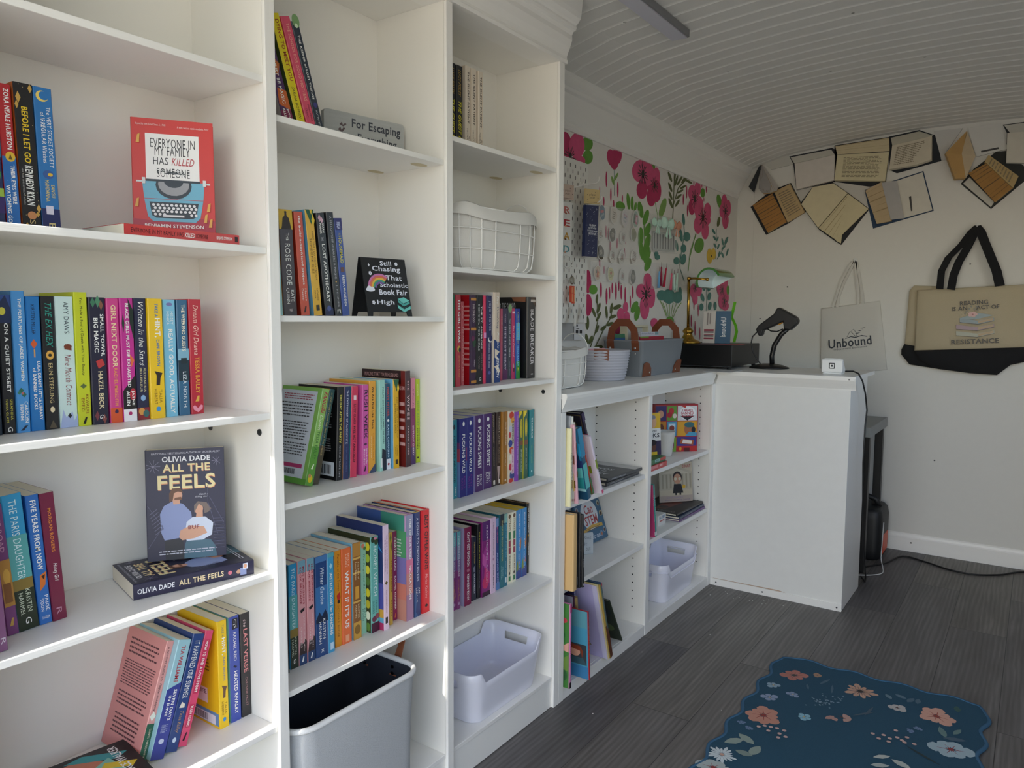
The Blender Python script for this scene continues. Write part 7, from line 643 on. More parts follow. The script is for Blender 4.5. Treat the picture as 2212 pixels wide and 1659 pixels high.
TI=[('r',0,0,.25,.31,'2f6a8a'),('r',0,.33,.25,.64,'c8862c'),('r',0,.66,.25,.97,'3a2f6a'),('r',.27,.66,.5,.97,'6a9a3a'),('r',.27,.33,.5,.64,'4a9ac0'),('r',.27,0,.5,.31,'7aa83a'),('r',.52,.66,.98,.97,'d8d8da'),('r',.52,.33,.98,.64,'d8a02c'),('r',.52,.12,.98,.31,'3a3a8a'),('r',.52,0,.98,.12,'b8282c'),
 ('e',.37,.86,.06,.07,'c02c34'),('e',.33,.78,.06,.06,'b02430'),('e',.45,.76,.05,.05,'e0d8c8'),('r',.31,.36,.47,.6,'c8dce8'),('e',.39,.5,.06,.06,'8a3a34'),('e',.38,.14,.07,.12,'8a2a6a'),('e',.75,.82,.19,.14,'f0f0f0'),('p',[(.58,.76),(.92,.76),(.75,.66)],'1a1a1e'),T('I READ',.63,.85,.87,.9,'b02440','b'),T('BANNED',.6,.79,.9,.845,'b02440','b'),T('BOOKS',.62,.735,.88,.785,'b02440','b'),('p',[(.6,.97),(.72,.97),(.7,.92)],'c03a2c'),
 ('e',.78,.48,.1,.12,'a86a48'),('e',.8,.57,.12,.06,'3a6a70'),('e',.9,.46,.05,.07,'22222a'),('p',[(.7,.33),(.8,.42),(.98,.4),(.98,.33)],'4a9ac0'),('p',[(.58,.17),(.62,.28),(.92,.24),(.9,.14)],'a85a34'),('p',[(.64,.18),(.66,.26),(.87,.23),(.86,.16)],'e8e0d8'),('e',.12,.8,.07,.08,'d8a080'),('e',.12,.5,.08,.1,'6a3a2a'),('e',.6,.06,.03,.04,'e0a030'),('r',.68,.0,.82,.08,'5a1a1c')]
faceout('puzzle_box','puzzle box covered in bright cartoon tiles standing on the right low shelf','box',(2.893,.1655),(3.022,.031),z,.2,.04,'a82c34','a82c34',TI,hb=False,pg='a82c34')
z=.341
for i,(x,c,lf) in enumerate([(2.548,'b8346a','c0447a'),(2.5605,'2f9a90','3aa89c')]):
    pbook(('pink','teal')[i]+' thin upright book at the left end of the right low shelf',x,.004,z,.011,.205,-9,c,[T(('LITTLE LEADERS','BE THE CHANGE')[i],.2,.7,.3,.7,'e8e0e0'),Rr(.9,.97,.2,.8,'e8e8e8')],lf)
boxthing('card_box','small white card box with blue and red lettering beside the teal book','box',2.69,2.765,.055,.12,z,.042,'dcdcd8',[T('GLOBE',.15,.45,.85,.85,'3a6a9a','b'),('r',.2,.1,.8,.25,'b84a4a')],'e0e0dc')
for i,(c,lab) in enumerate([('6a4a7c','lilac edged picture book at the bottom of the lying stack in the right bay'),('2f3f5a','slate blue picture book in the middle of the lying stack in the right bay'),('221f22','dark glossy picture book with an orange figure on top of the lying stack')]):
    lying('picture_book',lab,'book',(3.078-.004*i,.01+.003*i),z+.0112*i,.272,.19,.0105,c,'1e1b1c' if i==2 else c,[('p',[(.3,.3),(.4,.8),(.6,.85),(.7,.4),(.55,.2)],'6a3424'),('e',.5,.7,.1,.08,'2a1a18'),T('WISHES',.1,.88,.5,.95,'8a8a8a')] if i==2 else (),[T('HER STORY',.2,.5,.3,.7,'a8a8b4')],True,[0,1,-1][i],'picture books in the low cabinet')
rbg=[('p',[(0,.3),(0,.75),(.5,.92),(1,.75),(1,.3)],'b3ab98'),('p',[(.1,.72),(.5,.86),(.9,.72)],'c2baa6')]+[('r',.08+.12*k,.34,.13+.12*k,.7,'9a927f') for k in range(8)]+[('e',.55,.62,.14,.15,'2a1f1c'),('e',.55,.58,.115,.13,'b88a70'),('e',.49,.58,.045,.04,'c8bfa8'),('e',.62,.58,.045,.04,'c8bfa8'),('p',[(.4,.22),(.44,.45),(.66,.45),(.72,.22)],'1c1c1e'),('r',.47,.17,.52,.24,'1c1c1e'),('r',.6,.17,.65,.24,'1c1c1e'),('e',.74,.38,.05,.05,'c8a030'),('r',0,0,1,.16,'a89a90'),T('CHANGE THE WORLD',.2,.09,.7,.13,'8a7aa0'),T('illustrated by hand',.15,.03,.9,.07,'6a5a8a'),T('COURT',.7,.86,.96,.93,'a83a44','b')]
faceout('picture_book','picture book with a small figure in black robes before a columned building','book',(2.923,.150),(3.043,.052),z+.0342,.168,.01,'b0a58f','bdb39d',rbg,hb=True,tilt=7,group='picture books in the low cabinet')
# ---------------------------------------------------------------- bins, baskets, hamper
def rr(cx,cy,rx,ry,r,n=6):                       # rounded rectangle ring
    o=[]
    for sx,sy,a0 in ((1,-1,-math.pi/2),(1,1,0),(-1,1,math.pi/2),(-1,-1,math.pi)):
        for k in range(n+1):
            a=a0+math.pi/2*k/n; o.append((cx+sx*(rx-r)+r*math.cos(a),cy+sy*(ry-r)+r*math.sin(a)))
    return o
def plastic_bin(lab,x0,x1,y0,y1,z,h,band=False):
    t=thing('plastic_bin',lab,'bin',((x0+x1)/2,(y0+y1)/2,z+.0003)); rx,ry=(x1-x0)/2,(y1-y0)/2
    PL=mat('e6e7f4',.32,coat=.2); M=MB(); n=10
    def hz(x,y): return h if abs(x)>rx*.80 else (h*.78 if abs(x)<rx*.7 else h*(.78+.22*(abs(x)/rx-.7)/.1))
    def ring(f,zf,ins=0):
        base=rr(0,0,rx*f-ins,ry*f-ins,.035,n); d=[]
        # subdivide long sides so the rim can dip
        for i,(a,b) in enumerate(base):
            d.append((a,b)); c,e=base[(i+1)%len(base)]
            if math.hypot(c-a,e-b)>.05:
                m=16 if abs(c-a)>.05 else 6
                for k in range(1,m): d.append((a+(c-a)*k/m,b+(e-b)*k/m))
        return [(a,b,zf(a,b)) for a,b in d]
    outer=[ring(.84,lambda a,b:.0),ring(.86,lambda a,b:.004)]+[ring(.86+.14*k/6,lambda a,b,k=k:.004+(hz(a,b)-.004)*k/6) for k in range(1,7)]
    inner=[ring(.86+.14*k/6,lambda a,b,k=k:.006+(hz(a,b)-.006)*k/6,.0028) for k in range(6,-1,-1)]
    R=outer+[ring(1.0,lambda a,b:hz(a,b)+.0012,.0014)]+inner; nn=len(R[0]); v=[p for q in R for p in q]; f=[]
    for a in range(len(R)-1):
        for j in range(nn):
            p=R[a][j]; q=R[a][(j+1)%nn]; zt=(R[a][j][2]+R[a+1][j][2])/2
            hole=abs(p[0])>rx*.8 and abs(q[0])>rx*.8 and abs(p[1])<ry*.42 and abs(q[1])<ry*.42 and h*.7<zt<h*.86 and abs(p[0]-q[0])<.002
            if not hole: f.append([a*nn+j,a*nn+(j+1)%nn,(a+1)*nn+(j+1)%nn,(a+1)*nn+j])
    f+=[list(range(nn))[::-1],[ (len(R)-1)*nn+j for j in range(nn)]]
    M.add(v,f,PL,True); M.build('tub',t)
    if band:
        M=MB(); C=ring(.975,lambda a,b:hz(a,b)*.8); M.tube([(a*1.012,b*1.012,c) for a,b,c in C],.0022,PL,6,True); M.build('rim_band',t)
    return t
plastic_bin('white plastic bin with slot handles on the floor shelf of the right bookcase',1.452,1.795,.003,.206,ZT(-.937),.142)
plastic_bin('white plastic bin with a banded rim on the bottom of the low cabinet',2.655,3.01,.004,.206,.039,.158,True)
def superel(rx,ry,n=40,e=3.2):
    return [(rx*math.copysign(abs(math.cos(a))**(2/e),math.cos(a)),ry*math.copysign(abs(math.sin(a))**(2/e),math.sin(a))) for a in [2*math.pi*k/n for k in range(n)]]
def wire_basket(lab,c,rx,ry,h,handle,nw):
    t=thing('wire_basket',lab,'basket',c); WI=mat('f0efec',.35); CL=mat('dcdad5',.9,bump=((420,420,420),.25))
    bul=[(.80,.0),(.88,.03),(.945,.1),(.98,.3),(1.,.6),(1.,1.)]
    M=MB(); n=60; rnd=random.Random(7)
    def rad(zf):
        for (a,b),(c_,d) in zip(bul,bul[1:]):
            if zf<=d: return a+(c_-a)*(zf-b)/(d-b)
        return 1
    for zf,r in ((1,.0024),(.66,.0016),(.33,.0016),(.015,.002)):
        f=rad(zf); M.tube([(x*f,y*f,h*zf+.002) for x,y in superel(rx,ry,n)],r,WI,6,True)
    S_=superel(rx,ry,nw)
    for x,y in S_: M.tube([(x*rad(q),y*rad(q),h*q+.002) for q in (0,.02,.05,.1,.2,.33,.5,.66,.85,1)],.0015,WI,6)
    M.build('wire_frame',t)
    M=MB(); rings=[]
    for zf in (.03,.1,.25,.45,.65,.85,1.0,1.05):
        f=rad(min(1,zf))*(.955 if zf<1 else 1.0); rings.append([(x*f*(1+.018*math.sin(5*k*.33+zf*4)*(1-zf*.6)),y*f*(1+.018*math.sin(4*k*.4+zf*5)*(1-zf*.6)),h*zf+(.006*math.sin(k*.55) if zf>1 else 0)) for k,(x,y) in enumerate(superel(rx,ry,n))])
    rings.append([(x*1.035,y*1.035,h*1.035+.006*math.sin(k*.55)) for k,(x,y) in enumerate(superel(rx,ry,n))])
    rings.append([(x*(1.035+.006*math.sin(k*1.3)),y*1.04,h*.85+.005*math.sin(k*.4)) for k,(x,y) in enumerate(superel(rx,ry,n))])
    M.loft(rings,CL,True,False); M.poly([(p[0],p[1],p[2]) for p in rings[0]],CL); M.build('cloth_liner',t)
    for sg in handle:
        M=MB(); M.tube([(sg[0]*rx*.99+sg[2]*math.sin(q)*.03,sg[1]*ry+.052*math.cos(q),h*.98+.055*math.sin(q)) for q in [k*math.pi/14 for k in range(15)]],.0018,WI,6); M.build('handle',t)
wire_basket('white wire basket with cloth liner on the second shelf of the right bookcase',(1.600,.1,ZT(.1068)+.0003),.185,.095,.150,[(1,.1,0)],22)
wire_basket('small white wire basket with cloth liner on the counter beside the bookcase',(2.005,.15,.9365),.145,.105,.116,[(.9,-.3,0)],18)
# fabric hamper in the middle bookcase
t=thing('fabric_hamper','grey felt storage hamper with dark lining at the bottom of the middle bookcase','hamper',(1.06,.093,ZT(-.937)+.0003))
FE=mat('b9bcbf',.95,bump=((700,700,700),.6),mott=.1); IN=mat('2a2e38',.8,bump=((500,500,500),.2)); M=MB(); H=.262; rx,ry=.176,.108
def hr(f,z,ins=0,w=0): return [(x*1,y*1+w*math.sin(x*14)*.004,z) for x,y in rr(0,0,rx*f-ins,ry*f-ins,.045,8)]
M.loft([hr(.95,0),hr(.965,.06,0,1),hr(.98,.14,0,1.5),hr(1,.23,0,1),hr(1.0,H)],FE,True,False); M.poly(hr(.95,0)[::-1],FE); M.build('felt_body',t)
M=MB(); M.loft([hr(1.0,H,.004),hr(.97,.12,.006),hr(.94,.008,.006)],IN,True,False); M.poly(hr(.94,.008,.006),IN); M.build('dark_lining',t)
M=MB(); M.tube([(x,y,H) for x,y in rr(0,0,rx,ry,.045,8)],.0062,mat('e3e4e4',.9,bump=((500,500,500),.5)),10,True); M.build('piped_rim',t)
LE=mat('8a5034',.5,bump=((200,200,200),.2))
M=MB(); M.ribbon([(rx-.006,.07,H-.04),(rx+.004,.072,H+.005),(rx+.026,.066,H+.034),(rx+.042,.03,H+.045),(rx+.036,-.012,H+.022),(rx+.012,-.022,H-.0),(rx-.006,-.022,H-.04)],[(.0,.02,0),(0,.02,0),(.008,.014,.01),(.012,.0,.018),(.008,-.014,.01),(0,-.02,0),(0,-.02,0)],.0025,LE); M.build('leather_handle',t)
M=MB()
for y in (.07,-.022):
    for z in (H-.018,H-.034): M.lathe([(0,0),(.004,.0),(.004,.002),(.002,.003),(0,.003)],(0,0,0),mat('1c1d20',.3,.7),10) if False else M.box(rx-.0095,rx-.006,y-.0035,y+.0035,z-.0035,z+.0035,mat('16171a',.3,.7),.001)
M.build('rivets',t)
# ---------------------------------------------------------------- things on the counter
CZ=.9364
LEA=mat('7a4228',.45,bump=((150,150,150),.2)); STUD=mat('d8d8d6',.25,.9); BLKP=mat('17181a',.42,bump=((60,60,60),.04)); BRASS=mat('b08a3c',.25,.95)
t=thing('rope_basket','small round grey coiled rope basket with a brown leather tab on the counter','basket',(2.39,.16,CZ))
RO=mat('b9bac4',.9,bump=((260,260,900),.35)); M=MB(); prof=[(0,.001),(.084,.001)]
for k in range(11):
    r=.086+.018*(k/10)**.7
    for q in (-.9,-.3,.3,.9): prof.append((r+.0042*math.cos(q*1.5),.005+.0098*k+.0049*q))
prof+=[(.098,.108),(.09,.02),(0,.012)]
M.lathe(prof,(0,0,0),RO,40); M.build('coiled_rope',t)
M=MB(); M.slab([(-.098,-.03,.075),(-.074,-.074,.072),(-.078,-.078,.112),(-.104,-.032,.115)],(-.87,-.49,0),.003,LEA); M.box(-.094,-.09,-.062,-.058,.1,.104,STUD,.0012); M.build('leather_tab',t)
def envelope(name,lab,cat,x,y,z,w,h,yaw,tilt,c,items=(),th=.002):
    t=thing(name,lab,cat,(x,y,z),(math.radians(tilt),0,math.radians(yaw)))
    M=MB(); M.box(0,w,0,th,0,h,mat(c,.5)); decal(M,face((0,0,0),(w,0,0),(0,0,h)),items); M.build('sheet',t); return t
envelope('greeting_card','pink edged card peeking out of the coiled rope basket','card',2.345,.175,CZ+.016,.09,.095,-12,-4,'d89aa4',[('para',.1,.6,.9,.95,3,'f0e8e8')])
envelope('greeting_card','white card peeking out behind the pink edged one in the rope basket','card',2.355,.192,CZ+.016,.085,.099,-5,-4,'e0dedc')
# grey leatherette bin
t=thing('storage_bin','grey leatherette storage bin with brown leather handles on the counter','bin',(2.76,.158,CZ))
GR=mat('80868c',.6,bump=((300,300,300),.12)); M=MB(); H=.138; rx,ry=.198,.085
M.loft([rr(0,0,rx*.9,ry*.86,.012) and [(x,y,0) for x,y in rr(0,0,rx*.9,ry*.86,.012)],[(x,y,H*.95) for x,y in rr(0,0,rx*.995,ry*.995,.016)],[(x,y,H*.955) for x,y in rr(0,0,rx*1.004,ry*1.006,.016)],[(x,y,H) for x,y in rr(0,0,rx*1.006,ry*1.01,.016)],[(x,y,H) for x,y in rr(0,0,rx*.985,ry*.965,.014)],[(x,y,.006) for x,y in rr(0,0,rx*.885,ry*.83,.012)]],GR,True,False)
M.poly([(x,y,.006) for x,y in rr(0,0,rx*.885,ry*.83,.012)],GR); M.poly([(x,y,0) for x,y in rr(0,0,rx*.9,ry*.86,.012)][::-1],GR); M.build('bin_body',t)
for sx,nm in ((-1,'handle'),(1,'handle')):
    M=MB(); xx=sx*(rx-.004); pts=[(xx-sx*.008,-.052,H-.06),(xx+sx*.004,-.052,H-.01),(xx+sx*.002,-.046,H+.038),(xx,-.02,H+.066),(xx,.02,H+.066),(xx+sx*.002,.046,H+.038),(xx+sx*.004,.052,H-.01),(xx-sx*.008,.052,H-.06)]
    M.ribbon(pts,[(0,.03,0),(0,.03,0),(0,.026,.014),(0,.012,.026),(0,-.012,.026),(0,-.026,.014),(0,-.03,0),(0,-.03,0)] if False else [(0,-.03,0),(0,-.03,0),(0,-.026,.012),(0,-.01,.028),(0,.01,.028),(0,.026,.012),(0,.03,0),(0,.03,0)],.003,LEA)
    for y in (-.052,.052):
        for z in (H-.05,H-.03): M.box(xx+sx*.0-.006 if sx<0 else xx,xx if sx<0 else xx+.006,y-.004,y+.004,z-.004,z+.004,STUD,.0015)
    M.build(nm,t)
for x,sgn in ((-rx*.9,-1),(rx*.9,1)):
    M=MB(); f=lambda u,v:(x+ -sgn*u,-ry*.862-.0022-.0085*v/.06*1.0,v)
    M.slab([f(.0,.001),f(.075,.001),f(.068,.03),f(.045,.05),f(.02,.055),f(.0,.05)][::(1 if sgn<0 else -1)],(0,-1,-.14),.0018,LEA); M.box(x-sgn*.055-.003,x-sgn*.055+.003,-ry*.862-.0072,-ry*.862-.003,.012,.018,STUD,.001); M.build('corner_patch',t)
envelope('card_pack','blue card pack standing at the left inside the grey leatherette bin','card',2.60,.195,CZ+.008,.085,.152,0,-6,'2f5f94',[('r',0,.9,1,1,'3a7a5a')],.008)
envelope('card_pack','crimson folder lying across the front of the grey leatherette bin','folder',2.64,.115,CZ+.008,.24,.142,2,-3,'a8243c',[('r',.0,.96,.35,1,'7a9a3a')],.004)
envelope('card_pack','white card pack with small blue lettering inside the grey leatherette bin','card',2.735,.155,CZ+.008,.18,.158,1,-4,'dfe0e8',[T('thank you thank you',.05,.93,.7,.985,'4a5a8a','s'),('r',.78,.92,.98,.99,'8ab0b8')],.008)
t=thing('card_tray','white wooden card tray standing at the back inside the grey leatherette bin','tray',(2.69,.195,CZ+.008),(math.radians(-3),0,0)); M=MB(); WD=mat('d8d2b8',.6)
for b in ((0,.2,0,.03,.178,.184),(0,.005,0,.03,0,.178),(.195,.2,0,.03,0,.178)): M.box(*b,WD)
M.box(.005,.195,.026,.03,0,.178,mat('c9c9c6',.6)); M.build('tray_frame',t)
# cash drawer
t=thing('cash_drawer','black metal cash drawer on the counter corner under the green lamp','cash drawer',(3.2,-.046,CZ))
M=MB(); M.box(.006,.40,.004,.30,.0115,.1065,BLKP,.002); M.build('case',t)
M=MB(); M.box(0,.0055,.0,.304,.014,.1065,mat('0e0f11',.3),.0015); M.box(-.002,.004,0,.304,.0105,.0135,mat('55585c',.3,.6)); M.build('drawer_front',t)
for x,y in ((.03,.02),(.37,.02),(.03,.28),(.37,.28)):
    M=MB(); M.lathe([(.011,0),(.011,.003),(.006,.0114)],(x,y,0),BLKP,14); M.build('foot',t)
envelope('leaflet','red leaflet lying flat on the right side of the cash drawer','leaflet',3.26,.055,CZ+.1068,.05,.12,0,90,'a8384a',[],.001)
envelope('leaflet','purple grey leaflet lying flat beside the lamp base on the cash drawer','leaflet',3.25,.13,CZ+.1068,.06,.07,8,90,'6a5a72',[('r',.1,.1,.9,.4,'c8c0cc')],.001)
envelope('paper_sheet','white sheet lying on the counter in front of the cash drawer','paper',3.02,.01,CZ,.16,.11,0,90,'d0d2d4',[],.0015)
# banker lamp
t=thing('desk_lamp','brass banker lamp with a green glass shade on the black cash drawer','lamp',(3.285,.19,CZ+.107))
M=MB(); M.lathe([(0,0),(.058,0),(.058,.007),(.05,.013),(.03,.022),(.022,.036),(.018,.045),(.024,.052),(.024,.06),(.014,.07),(.009,.074),(0,.074)],(0,0,0),BRASS,28); M.box(-.062,-.056,-.004,.004,.003,.011,mat('1a1a1a',.5)); M.build('base',t)
M=MB(); M.tube([(0,.0,.07),(0,.002,.296)],.0062,BRASS,12); M.lathe([(.009,.288),(.009,.302),(0,.304)],(0,.002,0),BRASS,14); M.build('pole',t)
M=MB(); M.tube([(0,.0,.296),(-.012,-.03,.295),(-.02,-.093,.288)],.005,BRASS,10); M.lathe([(0,-.008),(.008,-.004),(.008,.004),(0,.008)],(-.024,-.094,.288),BRASS,12); M.build('arm',t)
# shade: half-moon section in y,z swept along x, open towards the room corner
GL=mat('2f7a1c',.12,coat=.6,spec=.7); GLI=mat('dfeef0',.25)
a0=math.atan2(1.299-1.348,.145-.044)
M=MB(); cx,cz=.0945-.19,1.3235-CZ-.107; n=18
def prof(r,off): return [(cx+r*math.cos(a0+math.pi*k/n)*1.0+ (-.0)*0,cz+r*math.sin(a0+math.pi*k/n)*(1.08)) for k in range(n+1)]
Po_,Pi=prof(.057,0),prof(.048,0); Po_=[(y,z) for y,z in Po_]
for a,b in ((-.016,.185),):
    ring=lambda x:[(x,y,z) for y,z in Po_]+[(x,y,z) for y,z in Pi[::-1]]
    R0,R1=ring(a),ring(b); k=len(R0); m=n+1
    M.add(R0+R1,[[j,j+1,k+j+1,k+j] for j in range(n)]+[[m-1,m,k+m,k+m-1],[k-1,0,k,2*k-1]],GL,True)
    M.add(R0+R1,[[m+j,m+j+1,k+m+j+1,k+m+j] for j in range(n)],GLI,True)
    M.add(R0+R1,[[j,j+1,k-2-j,k-1-j] for j in range(n)]+[[k+j,k+k-1-j,k+k-2-j,k+j+1] for j in range(n)],GL)
M.poly([(.17,y,z) for y,z in Pi],GLI); M.build('glass_shade',t)
# bookmark packs standing on the drawer
def standcard(name,lab,y0,y1,x,h,c,items,th=.006):
    t=thing(name,lab,'bookmark',(x,y0,CZ+.107),(0,math.radians(4),0)); M=MB(); w=y0-y1
    M.box(0,th,-w,0,0,h,mat(c,.45)); decal(M,face((0,0,0),(0,-w,0),(0,0,h)),items); M.build('card',t)
standcard('bookmark_pack','cream bookmark pack with dark red bars standing on the cash drawer',.176,.117,3.43,.15,'d9d2cc',[('p',[(.1,.12),(.9,.12),(.9,.17),(.1,.17)],'9a3a4c'),('r',.1,.2,.9,.24,'4a3a44'),('r',.1,.25,.9,.28,'a04a58'),('r',.1,.32,.9,.36,'4a3a44'),('r',.1,.37,.9,.43,'9a3a4c')]+[('p',[(.3+.12*i,.95),(.38+.12*i,.95),(.38+.12*i,.55),(.3+.12*i,.55)],'cfc8c2') for i in range(3)]+[('bars',.3,.56,.42,.95,3,'6a5a5c'),('bars',.52,.6,.64,.93,3,'6a5a5c')])
t=thing('bookmark_pack','slate blue bookmark pack with white lettering down it on the cash drawer','bookmark',(3.43,.115,CZ+.107),(0,math.radians(4),0)); M=MB(); M.box(0,.006,-.071,0,0,.15,mat('4f6f8a',.4))
decal(M,face((0,0,.15),(0,0,-.15),(0,-.0,0) if False else (0,-.071,0)) if False else face((0,-.0,.15),(0,0,-.15),(0,-.071,0)),[]) 
decal(M,lambda u,v,l=0:(-.0002-.00004*l,-.071*(.34+.36*(1-v)),.15*(1-(.2+.6*u))),[T('Unbound',0,0,1,1,'e8ecf0','b'),('p',[(.75,.25),(.8,.4),(.83,.3)],'e8ecf0'),('p',[(.86,.1),(.9,.25),(.93,.15)],'e8ecf0')]); M.build('card',t)
t=thing('gift_ribbon','lime green curled ribbon hanging behind the blue bookmark pack in the corner','ribbon',(3.5,.06,CZ+.11)); M=MB()
M.ribbon([(0,-.012,.19),(0,-.004,.15),(.004,.004,.12),(0,-.018,.08),(0,-.024,.05),(.002,-.012,.0)],[(.002,.014,0)]*6,.0012,mat('6cc02c',.3)); M.build('band',t)
# hand scanner on its stand
t=thing('barcode_scanner','black handheld barcode scanner with orange trigger resting in its curved stand','scanner',(3.43,-.14,CZ))
M=MB(); M.slab([(-.021,y+.14,z-CZ) for y,z in SCN['body']],(-1,0,0),.042,BLKP); M.build('scanner_body',t,bev=.006)
M=MB(); M.slab([(-.006,y+.14,z-CZ) for y,z in SCN['trig']],(-1,0,0),.012,mat('e09a1c',.4)); M.build('trigger',t,bev=.002)
M=MB(); M.tube([(0,y+.14,z-CZ) for y,z in SCN['guard']],.003,BLKP,8); M.build('trigger_guard',t)
M=MB(); M.tube([(0,y+.14,z-CZ) for y,z in SCN['neck']],.0108,mat('121315',.3),12); M.build('stand_neck',t)
M=MB(); M.lathe([(0,0),(.086,0),(.086,.004),(.06,.014),(.03,.02),(0,.021)],(0,.0,0),BLKP,32); M.build('stand_base',t)
M=MB(); M.tube([(.0,y+.14,z-CZ) for y,z in SCN['cable']]+[(.05,.0,.012),(.09,.05,.004)],.003,mat('232427',.5),8); M.build('cable',t)
# card reader
t=thing('card_reader','small white card reader with a square black logo on the counter end','card reader',(3.2,-.497,CZ))
WP_=mat('eceeee',.3,coat=.2); M=MB(); w=.085
P=[(0,.008),(0,.056),(.006,.061),(.018,.06),(.062,.016),(.064,.008)]
M.loft([[(x,y,z) for x,z in P] for y in (.003,w-.003)],WP_,True,True,False); M.build('reader_body',t,bev=.003)
M=MB(); M.box(.002,.066,.006,w-.006,0,.0075,WP_,.003); M.build('dock_base',t)
M=MB(); M.box(.004,.02,.012,w-.012,.061,.0635,WP_,.001); M.build('card_slot',t)
M=MB(); sq=lambda s,r:[(-.0003,.0425-a,.034+b) for a,b in rr(0,0,s,s,r,4)]
def ring_(a,b,col,off):
    n=len(a); M.add([(p[0]-off,p[1],p[2]) for p in a+b],[[j,(j+1)%n,n+(j+1)%n,n+j] for j in range(n)],col)
ring_(sq(.0115,.003),sq(.0078,.0012),'1c232b',0); M.poly(sq(.0038,.0006),'1c232b'); M.build('logo',t)
t=tag(MB() and (lambda M:(M.tube([(3.235,-.499,CZ+.012),(3.225,-.53,CZ+.014),(3.19,-.556,CZ+.008),(3.19,-.572,.915),(3.25,-.574,.861),(3.30,-.574,.79),(3.275,-.574,.729),(3.268,-.574,.578),(3.31,-.574,.377),(3.37,-.574,.2),(3.45,-.574,.05),(3.53,-.56,.006),(3.6,-.53,.004)],.0032,mat('141517',.45),8),M.build('power_cable'))[1])(MB()),'black power cable dropping from the card reader over the counter end','cable')
# ---------------------------------------------------------------- behind the counter
t=thing('desk','grey topped desk with black legs half hidden behind the counter end','desk',(3.62,-.54,0))
M=MB(); M.box(0,.45,0,.7,.632,.678,mat('8f9290',.5),.002); M.build('desk_top',t)
for x,y in ((.06,.01),(.41,.01),(.06,.66),(.41,.66)):
    M=MB(); M.box(x-.02,x+.02,y,y+.035,0,.6317,BLKP,.002); M.build('leg',t)
t=thing('power_station','black portable power station with an orange side on the floor behind the counter','power station',(3.87,-.565,.0))
M=MB(); PB=mat('191b1e',.5); M.loft([[(x,y,z) for x,y in rr(.125,.15,.12*f,.15*f,.04,6)] for z,f in ((.0005,.9),(.012,.98),(.05,1),(.2,1),(.235,.96),(.25,.88))],PB); M.build('case',t)
M=MB(); M.loft([[(.06,-.0012+.0,.03),(.19,-.0012,.03),(.19,-.0012,.12),(.06,-.0012,.12)],[(.06,.004,.03),(.19,.004,.03),(.19,.004,.12),(.06,.004,.12)]],mat('e0552c',.45),sm=False); M.build('orange_panel',t)
M=MB(); M.tube([(.125,.03,.245),(.125,.05,.28),(.125,.1,.295),(.125,.2,.295),(.125,.25,.28),(.125,.27,.245)],.013,PB,10); M.build('carry_handle',t)
def cable(lab,pts,r,c): 
    M=MB(); 
    P=[Vector(p) for p in pts]; S=[]
    for i in range(len(P)-1):                      # smooth the run
        p0,p1,p2,p3=P[max(i-1,0)],P[i],P[i+1],P[min(i+2,len(P)-1)]
        for k in range(6):
            q=k/6; S.append(.5*((2*p1)+(p2-p0)*q+(2*p0-5*p1+4*p2-p3)*q*q+(3*p1-p0-3*p2+p3)*q**3))
    S.append(P[-1]); M.tube(S,r,mat(c,.5),7); return tag(M.build('power_cable'),lab,'cable')
cable('thin white cable looping over the floor beside the counter end',[(3.60,-.5,.004),(3.64,-.56,.004),(3.70,-.60,.004),(3.79,-.59,.004),(3.85,-.572,.03),(3.862,-.572,.1),(3.86,-.575,.2)],.0024,'c8cacb')
cable('long black extension cord wandering over the floor below the end wall',[(3.62,-.47,.005),(3.75,-.52,.005),(3.86,-.585,.005),(4.03,-.64,.005),(4.0,-.74,.005),(3.94,-.84,.005),(3.925,-.94,.005),(3.99,-1.04,.005),(4.1,-1.13,.005),(4.13,-1.3,.005)],.0042,'151618')
# ---------------------------------------------------------------- rug
t=thing('rug','teal blue floral rug with scalloped edges on the plank floor','rug',(2.12,-.765,0))
M=MB(); x0,x1,y0,y1=-.46,.447,-.298,.298; ol=[]
def edge(a,b,n,amp,nrm):
    for k in range(n*12):
        q=k/(n*12); s=amp*math.cos(2*math.pi*q*n)*-1; ol.append((a[0]+(b[0]-a[0])*q+nrm[0]*s,a[1]+(b[1]-a[1])*q+nrm[1]*s))
c=.02
edge((x0+c,y0),(x1-c,y0),6,.009,(0,-1)); edge((x1,y0+c),(x1,y1-c),4,.009,(1,0)); edge((x1-c,y1),(x0+c,y1),6,.009,(0,1)); edge((x0,y1-c),(x0,y0+c),4,.009,(-1,0))
RG=mat('1f4a60',.95,bump=((900,900,900),.5),mott=.35); k=len(ol)
M.add([(a,b,.001) for a,b in ol]+[(a,b,.0095) for a,b in ol],[list(range(k,2*k))]+[[j,(j+1)%k,k+(j+1)%k,k+j] for j in range(k)],RG)
lay=0
def rp(x,y): return (x-2.12,y+.765,.0097+.000012*lay)
rg=lambda c:mat(c,.95,bump=((900,900,900),.4),mott=.12)
